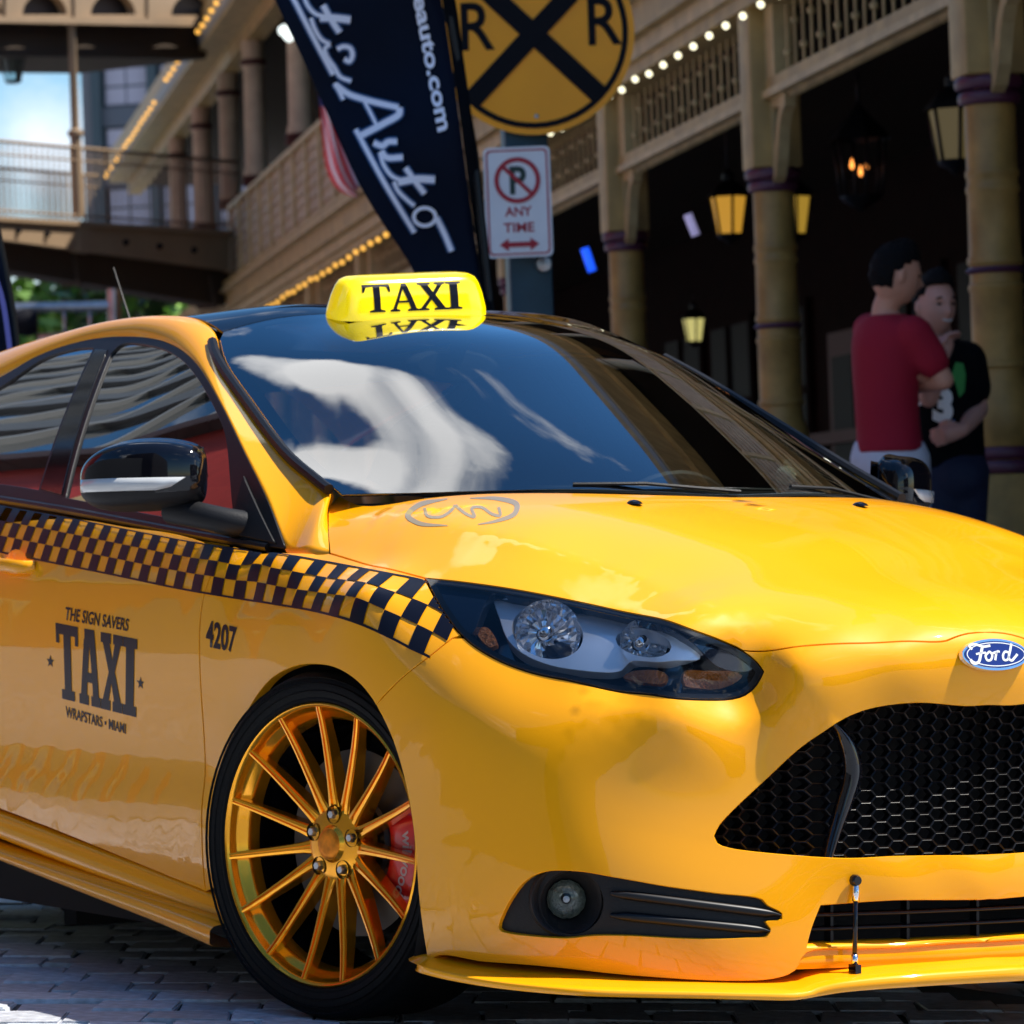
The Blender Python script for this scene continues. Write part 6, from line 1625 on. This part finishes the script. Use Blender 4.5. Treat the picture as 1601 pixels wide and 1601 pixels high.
def person(label, depth, J, face, hands, shirt, trousers, mats, hair, extra=None):
    base = wat(*J['pelvis'][:2], depth); base.z = FLOOR_Z
    t = thing('person', label, 'person', base)
    P = {k: wat(v[0], v[1], depth+v[2])-base for k, v in J.items()}
    for k in ('footL', 'footR'): P[k].z = .07
    fw = Vector((face[0], face[1], 0)).normalized()
    side = (P['shR']-P['shL']); side.z = 0; side.normalize()
    bm = bmesh.new(); hb, ax = head_bm(P['head'], face); m2 = bpy.data.meshes.new('x'); hb.to_mesh(m2); hb.free(); bm.from_mesh(m2)
    up1 = Vector((0, 0, 1)); nb = P['neck']
    loft(bm, [(P['pelvis']-up1*.06, .11, .075), (P['pelvis'], .12, .085), (P['waist'], .11, .08), (P['chest'], .13, .085), (P['chest']+(nb-P['chest'])*.55, .12, .07), (P['chest']+(nb-P['chest'])*.9, .065, .05)], side)
    limb(bm, [nb-up1*.05, nb+up1*.01, P['head']-up1*.05], [.058, .052, .055])
    for k in 'LR':
        limb(bm, [P['sh'+k], P['sh'+k]*.5+P['el'+k]*.5, P['el'+k]], [.050, .045, .039]); limb(bm, [P['el'+k], P['el'+k]*.6+P['ha'+k]*.4, P['ha'+k]], [.040, .038, .026])
        limb(bm, [P['hip'+k], P['kn'+k], P['foot'+k]], [.08, .054, .038])
    for w, d, n_, c_ in hands: hand_bm(bm, P[w], d, n_, c_)
    fuse('body', bm, mats['skin'], t, .0065, 2)
    s, f, u = ax; c = P['head']
    # hair cap: shell over crown, sides and nape
    bm = bmesh.new(); bmesh.ops.create_uvsphere(bm, u_segments=36, v_segments=26, radius=1)
    kill = []
    for v in bm.verts:
        x, y, z = v.co; lim = hair[0] if y > .35 else (-.05 if abs(x) > .75 and y > -.2 else -.62)
        if y > .15 and y <= .35: lim = (hair[0]+0)/1.6
        if z < lim: kill.append(v)
        g = 1+.05*math.sin(x*23+y*17)*math.sin(z*19)+.035*math.sin(x*51+z*37)*math.sin(y*43)
        v.co = c+s*x*.079*g+f*(y*.103*g-.005)+u*(z*.121*g+.006+(hair[1]*.4*max(0, z)*max(0, y+.3)))
    bmesh.ops.delete(bm, geom=kill, context='VERTS'); o = from_bm('hair', bm, M_HAIR, t); md = o.modifiers.new('thickness', 'SOLIDIFY'); md.thickness = .012
    # face details
    for k in (1, -1):
        e = c+s*(k*.029)+f*.083+u*.006; bm = bmesh.new(); bmesh.ops.create_icosphere(bm, subdivisions=2, radius=1)
        for v in bm.verts: v.co = e+s*v.co.x*.013+f*v.co.y*.006+u*v.co.z*.006
        from_bm('eye', bm, mat('eye_dark', (.02, .012, .01), rough=.2), t)
        tube('eyebrow', [e+u*.020-s*.018+f*.004, e+u*.026+f*.007, e+u*.020+s*.018+f*.004], [.003, .0045, .003], M_HAIR, t, 6)
    if extra == 'smile':
        tube('teeth', [c+s*a+f*(.099-abs(a)**2*9)-u*(.060-abs(a)*.18) for a in (-.024, -.012, 0, .012, .024)], [.002, .0045, .005, .0045, .002], mat('teeth', (.7, .68, .65), rough=.3), t, 6)
    # clothes
    bm = bmesh.new(); d_ = shirt['drop']
    loft(bm, [(P['pelvis']-up1*d_, *shirt['hem']), (P['pelvis']*.6+P['waist']*.4, shirt['waist'][0]*1.02, shirt['waist'][1]), (P['waist'], *shirt['waist']), (P['chest'], *shirt['chest']), (P['chest']+(nb-P['chest'])*.55, shirt['chest'][0]*.98, shirt['chest'][1]*.85), (P['chest']+(nb-P['chest'])*.86, .095, .075)], side, 24, 4)
    for k in 'LR':
        v0 = P['sh'+k]+(P['el'+k]-P['sh'+k])*.62; limb(bm, [P['sh'+k], P['sh'+k]*.5+v0*.5, v0], [.072, .070, .068], 16)
    fuse('shirt', bm, mats['shirt'], t, .010, 4)
    bm = bmesh.new(); bmesh.ops.create_icosphere(bm, subdivisions=3, radius=1, matrix=Matrix.Translation(P['pelvis']-up1*.03) @ Matrix.Diagonal((.155, .13, .12, 1)))
    for k in 'LR': limb(bm, [P['hip'+k]+up1*.03, P['kn'+k], P['kn'+k]*(1-trousers)+P['foot'+k]*trousers], [.108, .082, .066], 16)
    fuse('trousers', bm, mats['trousers'], t, .012, 4)
    for k in ('footL', 'footR'):
        bm = bmesh.new(); bmesh.ops.create_uvsphere(bm, u_segments=16, v_segments=10, radius=1); fd = fw; sd = Vector((-fd.y, fd.x, 0))
        for v in bm.verts: v.co = P[k]+fd*(v.co.y*.145+.05)+sd*v.co.x*.052+Vector((0, 0, max(v.co.z, -.55)*.065-.03+.0))
        from_bm('shoe', bm, M_TRIM, t)
    return t, P, ax
RGT = Vector((WR[0], WR[1], 0)).normalized(); FWD = Vector((WF[0], WF[1], 0)).normalized(); UPV = Vector((0, 0, 1))
p1, Q1, _ = person('man in plain red t-shirt and pale trousers, arms folded, his back half turned', 15.6,
    {'pelvis': (1392, 712, 0), 'waist': (1386, 630, 0), 'chest': (1384, 545, 0), 'neck': (1385, 484, .02), 'head': (1401, 429, 0), 'shL': (1360, 516, .15), 'elL': (1400, 606, .26), 'haL': (1440, 586, -.06),
     'shR': (1428, 520, -.12), 'elR': (1476, 594, -.12), 'haR': (1418, 606, .10), 'hipL': (1372, 725, .04), 'hipR': (1412, 728, -.03), 'knL': (1378, 860, .04), 'knR': (1424, 862, -.05), 'footL': (1380, 1010, .02), 'footR': (1430, 1012, -.05)},
    RGT*.88+FWD*.30-UPV*.18, [('haL', -RGT*.6-FWD*.2+UPV*.2, -FWD*.4-RGT*.3, 1.0), ('haR', -RGT, -FWD*-.3, .5)],
    dict(drop=-.01, hem=(.155, .125), waist=(.145, .115), chest=(.165, .115)), .92,
    dict(skin=M_SKIN2, shirt=mat('red_tshirt', (.33, .002, .02), rough=.85, bump=1.0, bscale=7), trousers=mat('pale_trousers', (.6, .6, .66), rough=.8, bump=.8, bscale=8)), (.34, .10))
p2, Q2, ax2 = person('smiling man in black printed t-shirt, one hand at his chin, beside the nearest column', 16.0,
    {'pelvis': (1488, 735, 0), 'waist': (1486, 660, 0), 'chest': (1482, 575, 0), 'neck': (1468, 526, .02), 'head': (1462, 477, 0), 'shL': (1452, 556, -.04), 'elL': (1452, 622, -.12), 'haL': (1472, 562, -.16),
     'shR': (1514, 560, .02), 'elR': (1530, 640, .0), 'haR': (1506, 672, -.18), 'hipL': (1468, 748, 0), 'hipR': (1506, 748, 0), 'knL': (1470, 870, -.04), 'knR': (1508, 872, 0), 'footL': (1468, 1010, 0), 'footR': (1512, 1012, .03)},
    RGT*.42-FWD*.9-UPV*.08, [('haL', UPV*.9+RGT*.25, RGT*.6-FWD*.3, 1.1), ('haR', -RGT*.8-UPV*.2, FWD*.5, .8)],
    dict(drop=.06, hem=(.145, .11), waist=(.138, .105), chest=(.155, .11)), .95,
    dict(skin=M_SKIN, shirt=mat('black_tshirt', (.004, .004, .005), rough=.9, bump=.8, bscale=8, spec=.1), trousers=mat('navy_jeans', (.010, .016, .045), rough=.8, bump=.3, bscale=12)), (.36, .12), 'smile')
# print on the black shirt: drawn onto the cloth, following its front
sh2 = [o for o in p2.children if o.name.startswith('shirt')][0]
from mathutils.bvhtree import BVHTree
bpy.context.view_layer.update(); bv = BVHTree.FromPolygons([v.co[:] for v in sh2.data.vertices], [tuple(p.vertices) for p in sh2.data.polygons])
inv = p2.matrix_world.inverted()
def on_cloth(px, py):
    o = inv @ Vector(CAM.tolist()); d = (inv @ wat(px, py, 16.))-o; h = bv.ray_cast(o, d.normalized())
    return (h[0]-d.normalized()*.006) if h[0] is not None else (inv @ wat(px, py, 15.84))
def shirt_print(name, V, F, mm):
    V, F = refine(V, F, 5.); np_mesh(name, [on_cloth(p[0], p[1])[:] for p in V], F, mm, p2)
V, F = text_mesh('3', bold=.06); shirt_print('numeral', warp_px([(1458, 604), (1490, 606), (1490, 662), (1458, 660)])(norm01(V)), F, M_WHT)
V, F = text_mesh('A', bold=.03); shirt_print('letter', warp_px([(1436, 604), (1454, 604), (1454, 634), (1436, 634)])(norm01(V)), F, M_WHT)
V, F = fill([[(1494, 566), (1506, 568), (1510, 585), (1508, 612), (1500, 622), (1494, 600), (1488, 585)]]); shirt_print('green_print', V, F, mat('print_green', (.05, .30, .06), rough=.7))
V, F = fill([[(1480, 660), (1492, 656), (1494, 672), (1484, 678)]]); shirt_print('blue_print', V, F, mat('print_blue', (.06, .25, .6), rough=.7))

# ------------------------------------------------------------------ footbridge across the street
def plane_pt(px, py, Q, N_):
    d = wray(px, py); s = ((np.array(Q[:])-CAM)@np.array(N_[:]))/(d@np.array(N_[:])); return Vector((CAM+d*s).tolist())
BA = R(118.1); bx = -Vector((math.cos(BA), math.sin(BA), 0)); bq = wat(380, 372, 50.5)
byv = UPV.cross(bx)   # away or towards: make it point to the camera
if byv.dot(Vector(CAM.tolist())-bq) < 0: byv = -byv
brg = thing('footbridge', 'covered cream footbridge over the street with thin railings and bolted side beam', 'bridge')
# local frame: x runs left along the bridge, y towards the camera, z up (kept right-handed by using -y where needed)
BRM = Matrix(((bx.x, byv.x, 0, bq.x), (bx.y, byv.y, 0, bq.y), (0, 0, 1, 0), (0, 0, 0, 1)))
if BRM.to_3x3().determinant() < 0: BRM = Matrix(((-bx.x, byv.x, 0, bq.x), (-bx.y, byv.y, 0, bq.y), (0, 0, 1, 0), (0, 0, 0, 1)))
brg.matrix_world = BRM; BRI = BRM.inverted()
def bl(px, py, off=0.):
    p = BRI @ plane_pt(px, py, bq+byv*off, byv); return (p.x, p.z)
def ext(px0, px1, off=0.): return bl(px0, 300, off)[0], bl(px1, 300, off)[0]
def slab_px(name, poly, off, th_, mm, holes=()):
    P = [bl(x, y, off) for x, y in poly]; Hh = [[bl(x, y, off) for x, y in h] for h in holes]
    if sum(P[i][0]*P[(i+1) % len(P)][1]-P[(i+1) % len(P)][0]*P[i][1] for i in range(len(P))) < 0: P = P[::-1]
    return cutout(name, [P]+Hh, off, off-th_, mm, brg)
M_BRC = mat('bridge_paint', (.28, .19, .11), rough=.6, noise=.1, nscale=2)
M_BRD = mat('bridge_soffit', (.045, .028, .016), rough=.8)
slab_px('side_beam', [(-260, 328), (380, 368), (380, 425), (-260, 340)], 0, .12, M_BRC)
slab_px('beam_cap', [(-260, 322), (385, 362), (385, 369), (-260, 329)], .05, .2, M_BRC)
slab_px('end_post', [(362, 368), (384, 370), (384, 428), (362, 424)], .03, .14, M_BRC)
slab_px('mid_post', [(124, 345), (144, 346), (144, 396), (124, 393)], .03, .14, M_BRC)
for px, py in ((27, 361), (72, 366), (195, 379), (248, 385), (302, 391)):
    x, z = bl(px, py, .0); lathe('bolt', [(0, .05), (.028, .045), (.04, 0)], M_SGK, brg, 10, 'y', Matrix.Translation((x, 0.001, z)))
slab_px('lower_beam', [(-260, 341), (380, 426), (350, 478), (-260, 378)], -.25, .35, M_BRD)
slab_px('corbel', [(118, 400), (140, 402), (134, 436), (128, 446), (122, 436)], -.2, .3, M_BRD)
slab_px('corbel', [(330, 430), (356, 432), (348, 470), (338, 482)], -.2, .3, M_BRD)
# deck, railing near and far
xa, za = bl(-260, 326); xb, zb = bl(378, 366)
for off, nm in ((-.02, 'near'), (-2.2, 'far')):
    A0, A1 = [Vector((bl(x, y, 0)[0], off, bl(x, y, 0)[1])) for x, y in ((-260, 326), (378, 366))]
    for hh, r_ in ((.90, .022), (.75, .012), (.10, .014)): tube('rail', [A0+Vector((0, 0, hh)), A1+Vector((0, 0, hh))], r_, M_BRC, brg, 6)
    bm = bmesh.new(); n_ = int((A1-A0).length/.105)
    for k in range(n_):
        p = A0+(A1-A0)*k/n_; bm_box(bm, p.x-.008, p.x+.008, off-.008, off+.008, p.z+.02, p.z+.9)
    o = from_bm('baluster', bm, M_BRC, brg, smooth=False); o['kind'] = 'stuff'
# roof posts
for off in (-.05, -2.2):
    for px in (122,) if off > -1 else (28, 152):
        p0 = bl(px-4, 30, 0); p1 = bl(px+6, 340, 0); x = p1[0]; r_ = .05
        e = bpy.data.objects.new('roof_post', None); C.objects.link(e); e.parent = brg
        lathe('shaft', [(r_*1.3, p1[1]), (r_*1.3, p1[1]+.95), (r_*1.9, p1[1]+.97), (r_*1.9, p1[1]+1.02), (r_, p1[1]+1.05), (r_*.95, p0[1]-.1), (r_*2.2, p0[1])], M_BRC, e, 12, 'z', Matrix.Translation((x, off, 0)))
# roof beam, soffit and arched frieze
def arch_px(cx, w, y0, h): return [(cx-w, y0)]+[(cx-w*math.cos(a), y0-h*math.sin(a)) for a in np.linspace(0, math.pi, 13)[1:-1]]+[(cx+w, y0)]
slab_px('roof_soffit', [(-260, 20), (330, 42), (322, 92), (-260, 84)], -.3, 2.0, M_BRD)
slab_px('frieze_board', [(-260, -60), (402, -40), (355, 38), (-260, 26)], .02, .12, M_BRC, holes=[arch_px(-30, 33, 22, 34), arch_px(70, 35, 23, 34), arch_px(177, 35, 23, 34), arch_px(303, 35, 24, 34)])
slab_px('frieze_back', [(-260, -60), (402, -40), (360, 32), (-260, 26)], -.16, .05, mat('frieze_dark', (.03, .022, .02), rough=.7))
for cx in (15, 123, 238): slab_px('frieze_post', [(cx-6, -40), (cx+6, -40), (cx+6, 36), (cx-6, 36)], .06, .05, M_BRC)
slab_px('frieze_rail', [(-260, 22), (362, 30), (356, 42), (-260, 30)], .08, .09, M_BRC)
# lantern hung under the bridge roof
lb = thing('lantern', 'clear glass tapered lantern hanging from the footbridge roof at the left edge', 'lantern'); x, z = bl(20, 105, -.6); lb.matrix_world = BRM @ Matrix.Translation((x, -.6, z))
M_LG = glass('lantern_pane', (.75, .85, .85), refl=1.5)
bm = bmesh.new()
for k in range(4):
    a0, a1 = math.pi/2*k+.35, math.pi/2*(k+1)+.35
    bm.faces.new([bm.verts.new(v) for v in ((math.cos(a0)*.09, math.sin(a0)*.09, -.16), (math.cos(a1)*.09, math.sin(a1)*.09, -.16), (math.cos(a1)*.16, math.sin(a1)*.16, .17), (math.cos(a0)*.16, math.sin(a0)*.16, .17))])
from_bm('lantern_glass', bm, M_LG, lb, smooth=False)
for k in range(4):
    a = math.pi/2*k+.35; tube('glazing_bar', [(math.cos(a)*.09, math.sin(a)*.09, -.17), (math.cos(a)*.165, math.sin(a)*.165, .18)], .010, M_TRIM, lb, 5)
lathe('cap', [(.19, .17), (.17, .19), (.06, .27), (.02, .30), (0, .34)], M_TRIM, lb, 4, 'z', Matrix.Rotation(.35, 4, 'Z')); lathe('foot', [(.11, -.16), (.09, -.19), (0, -.20)], M_TRIM, lb, 4, 'z', Matrix.Rotation(.35, 4, 'Z')); tube('hanger', [(0, 0, .32), (0, 0, .55)], .01, M_TRIM, lb, 5)

# ------------------------------------------------------------------ office tower far behind
TD = 190.; tw = thing('office_tower', 'grey office tower with dark columns and pale pink square windows beyond the footbridge', 'building')
to = wat(150, 430, TD); TM = facing(150, 430, TD, R(-14)); tw.matrix_world = TM; S2 = TD/FPX
M_TWR = mat('tower_stone', (.105, .115, .135), rough=.7); M_TWD = mat('tower_column', (.05, .075, .085), rough=.6); M_TWW = mat('tower_pane', (.48, .44, .50), rough=.15, coat=.5)
H0 = -30.; HT = 26.
box('tower_body', 0, 12, .6, 14, H0, HT, M_TWR, tw); box('side_wall', -.5, -.01, .3, 14, H0, HT, mat('tower_side', (.16, .16, .17), rough=.7), tw)
for k in range(5):
    x = (3 if k == 0 else 2)*0+.1+k*2.75; box('pier', x, x+.42, -.1, .59, H0, HT, M_TWD, tw)
for j in range(8):
    z = -9.2+j*2.85
    box('spandrel', 0, 12, .25, .58, z-.95, z-.05, M_TWR, tw)
    for k in range(4):
        x = .1+k*2.75+.52; w = box('window', x, x+2.15, .42, .59, z, z+1.85, M_TWD, tw); 
        for a in (0, 1):
            for b in (0, 1): box('pane', x+.06+a*1.05, x+1.04+a*1.05, .36, .41, z+.06+b*.9, z+.86+b*.9, M_TWW, w)

# ------------------------------------------------------------------ trees and street furniture on the left
M_LEAF = [mat('leaf_%s' % n_, c, rough=.5) for n_, c in (('bright', (.26, .48, .06)), ('mid', (.17, .34, .06)), ('dark', (.07, .15, .04)))]
M_BARK = mat('bark', (.12, .08, .05), rough=.9, bump=.5, bscale=20)
def tree(px, py, depth, rad, hgt, label, seed, n=900, size=.22):
    rd = random.Random(seed); b = wat(px, py, depth); b.z = -1.0; t = thing('street_tree', label, 'tree', b, 'trees seen under the footbridge')
    top = wat(px, py, depth).z+1.0
    limbs = []
    trunk = bmesh.new(); bm_tube(trunk, [(0, 0, 0), (.1, .05, top*.3), (.0, .1, top*.6), (.1, 0, top*.9)], [.22, .17, .13, .07], 8)
    for k in range(7):
        a = rd.uniform(0, 6.28); z0 = top*rd.uniform(.4, .8); e = Vector((math.cos(a)*rad*.7, math.sin(a)*rad*.7, z0+rad*rd.uniform(.2, .8))); limbs.append(e); bm_tube(trunk, [(0.03, .05, z0), e*.5+Vector((0, 0, z0*.5+.2)), e], [.07, .05, .02], 6)
    from_bm('trunk', trunk, M_BARK, t)
    bm = bmesh.new()
    cl = [(Vector((rd.gauss(0, rad*.45), rd.gauss(0, rad*.45), top+rd.gauss(0, hgt*.4))), rd.uniform(.35, .8)*rad*.5, rd.randrange(3)) for _ in range(22)]
    for c, cr_, mi in cl:
        for _ in range(n//22):
            d = Vector((rd.gauss(0, 1), rd.gauss(0, 1), rd.gauss(0, 1))).normalized()*cr_*rd.uniform(.4, 1); p = c+d
            x = Vector((rd.gauss(0, 1), rd.gauss(0, 1), rd.gauss(0, .6))).normalized(); y = x.cross(Vector((rd.gauss(0, 1), rd.gauss(0, 1), rd.gauss(0, 1)))).normalized(); s = size*rd.uniform(.6, 1.2)
            f = bm.faces.new([bm.verts.new(v) for v in (p-x*s, p-y*s*.4, p+x*s, p+y*s*.4)]); f.material_index = mi if rd.random() < .75 else rd.randrange(3)
    from_bm('crown', bm, M_LEAF, t, smooth=False)
for a in ((20, 490, 62, 1.5, 1.1, 'bright green leafy tree at the left edge under the footbridge', 1), (88, 495, 66, 1.1, 1.1, 'yellow-green leafy tree between the two mast verticals', 2), (232, 500, 76, 1.3, .9, 'soft grey-green bushy tree next to the wooden wall', 5), (30, 530, 60, 1.6, 1.0, 'low dark green tree behind the signal lamp', 9), (170, 525, 80, 1.6, .7, 'low pale bush behind the mast foot', 12)):
    tree(*a)
sig = thing('traffic_signal', 'grey horizontal signal mast with a round black signal lamp at the left', 'traffic signal'); so_ = wat(178, 560, 44); so_.z = -.9; sig.location = so_
L2 = lambda px, py, d=44.: wat(px, py, d)-so_
tube('upright', [Vector((0, 0, 0)), L2(178, 452)], .075, M_STEEL, sig, 12); tube('mast_arm', [L2(178, 478), L2(20, 481)], .055, M_STEEL, sig, 10)
tube('brace', [L2(178, 520), L2(60, 528)], .045, M_STEEL, sig, 8)
for px in (100, 140): tube('strut', [L2(px, 480), L2(px+2, 524)], .025, M_STEEL, sig, 6)
lathe('signal_head', [(0, .10), (.12, .10), (.15, 0), (.13, -.12), (.10, -.13)], M_SGK, sig, 20, 'y', Matrix.Translation(L2(44, 505, 43.7)) @ Matrix.Rotation(R(-30), 4, 'Z'))
pl = thing('planter', 'low hedge and planter strip far along the street at the left', 'planter'); pp = wat(110, 600, 58); pp.z = -1.; pl.location = pp
box('planter_wall', -8, 8, -.5, .5, 0, 1.1, mat('planter_stone', (.35, .36, .36), rough=.8), pl)

# ------------------------------------------------------------------ the other side of the street (seen in the glass and the paint)
M_OG = mat('facade_grey', (.08, .085, .09), rough=.6); M_OP = mat('facade_pane', (.012, .018, .022), rough=.06, coat=1.); M_OR = mat('red_wall', (.34, .022, .016), rough=.7, noise=.1, nscale=2)
opp = thing('red_building', 'tall red building with a scalloped eave across the street, seen in the side windows', 'building'); opp.location = (-20, -8.6, -.5)
box('wall', -46, 2, -8, 0, 0, 16.2, M_OR, opp); box('low_wall', 2.01, 26, -8, 0, 0, 5.0, M_OG, opp)
bm = bmesh.new()
for k in range(48):
    x = -46+k; bm_box(bm, x+.02, x+.98, .005, .9, 16.0, 16.3)
    for j in range(3):
        a = x+j*.333; vv = [bm.verts.new(v) for v in ((a, .9, 15.99), (a+.33, .9, 15.99), (a+.30, .9, 15.7), (a+.165, .9, 15.55), (a+.03, .9, 15.7))]; bm.faces.new(vv)
o = from_bm('scalloped_eave', bm, mat('eave_dark', (.03, .012, .012), rough=.7), opp, smooth=False); o['kind'] = 'stuff'
for k in range(7):
    f = box('window', -44+k*7, -41.5+k*7, .005, .08, 6.5, 9.5, M_CREAM2, opp); box('pane', -43.85+k*7, -41.65+k*7, .081, .1, 6.7, 9.3, M_OP, f)
    f = box('window', -44+k*7, -41.5+k*7, .005, .08, 1.0, 4.0, M_CREAM2, opp); box('pane', -43.85+k*7, -41.65+k*7, .081, .1, 1.2, 3.8, M_OP, f)
for k in range(5): cutout('white_relief', [[(-33+k*5+a, 11.6+b) for a, b in ((0, 0), (.5, .9), (1.3, 1.1), (1.9, 2.0), (2.4, 1.2), (3.2, .9), (2.2, .5), (1.6, -.2), (.9, .1))]], .09, .01, M_CREAM2, opp)
opt = thing('glass_office_tower', 'tall dark glass tower with pale window grid behind the red building', 'building'); opt.location = (-66, -9.4, -.5)
box('tower_body', -60, 30, -20, -.5, 0, 62, M_OG, opt)
for j in range(10):
    z = 1.5+j*6.1; box('window_band', -59.8, 29.8, -.49, -.4, z, z+4.3, M_OP, opt); box('ledge', -60, 30, -.49, .05, z+4.32, z+5.95, M_OG, opt)
for k in range(11): box('mullion', -60+k*9, -59.5+k*9, -.39, .1, 0, 62, mat('mullion_grey', (.24, .24, .23), rough=.4), opt)

# ------------------------------------------------------------------ unseen buildings added to block the bright horizon and give the paint contrast
def street_block(name, label, loc, rotz, w, h, wall, trim, bays, arcade=True):
    t = thing(name, label, 'building', loc, rotz=rotz)
    box('wall', -w/2, w/2, 0, 6, 0, h, wall, t)
    for z in (3.6, 7.0, h-.4): box('cornice', -w/2-.1, w/2+.1, -.35, -.005, z, z+.32, trim, t)
    for k in range(bays):
        x = -w/2+w*(k+.5)/bays; ww = w/bays*.30
        for z, hh in ((.4, 2.7), (4.4, 2.0)):
            f = box('window', x-ww, x+ww, -.12, -.004, z, z+hh, trim, t); box('pane', x-ww+.12, x+ww-.12, -.14, -.121, z+.12, z+hh-.12, M_OP, f)
        box('pilaster', x-w/bays/2-.09, x-w/bays/2+.09, -.22, -.003, 0, 3.59, trim, t)
    return t
M_DKW = mat('dark_stucco', (.05, .045, .045), rough=.8); M_WTR = mat('white_trim', (.75, .75, .72), rough=.6)
street_block('added_corner_block', 'dark stucco building with white window frames and cornices, added behind the camera for reflections', (13.5, -19, -.5), R(150)+math.pi, 26, 9.5, M_DKW, M_WTR, 8)
street_block('added_row_block', 'low dark building row with white trim, added behind the camera for reflections', (34, 13, -.5), R(-68), 30, 7.6, M_DKW, M_WTR, 9)
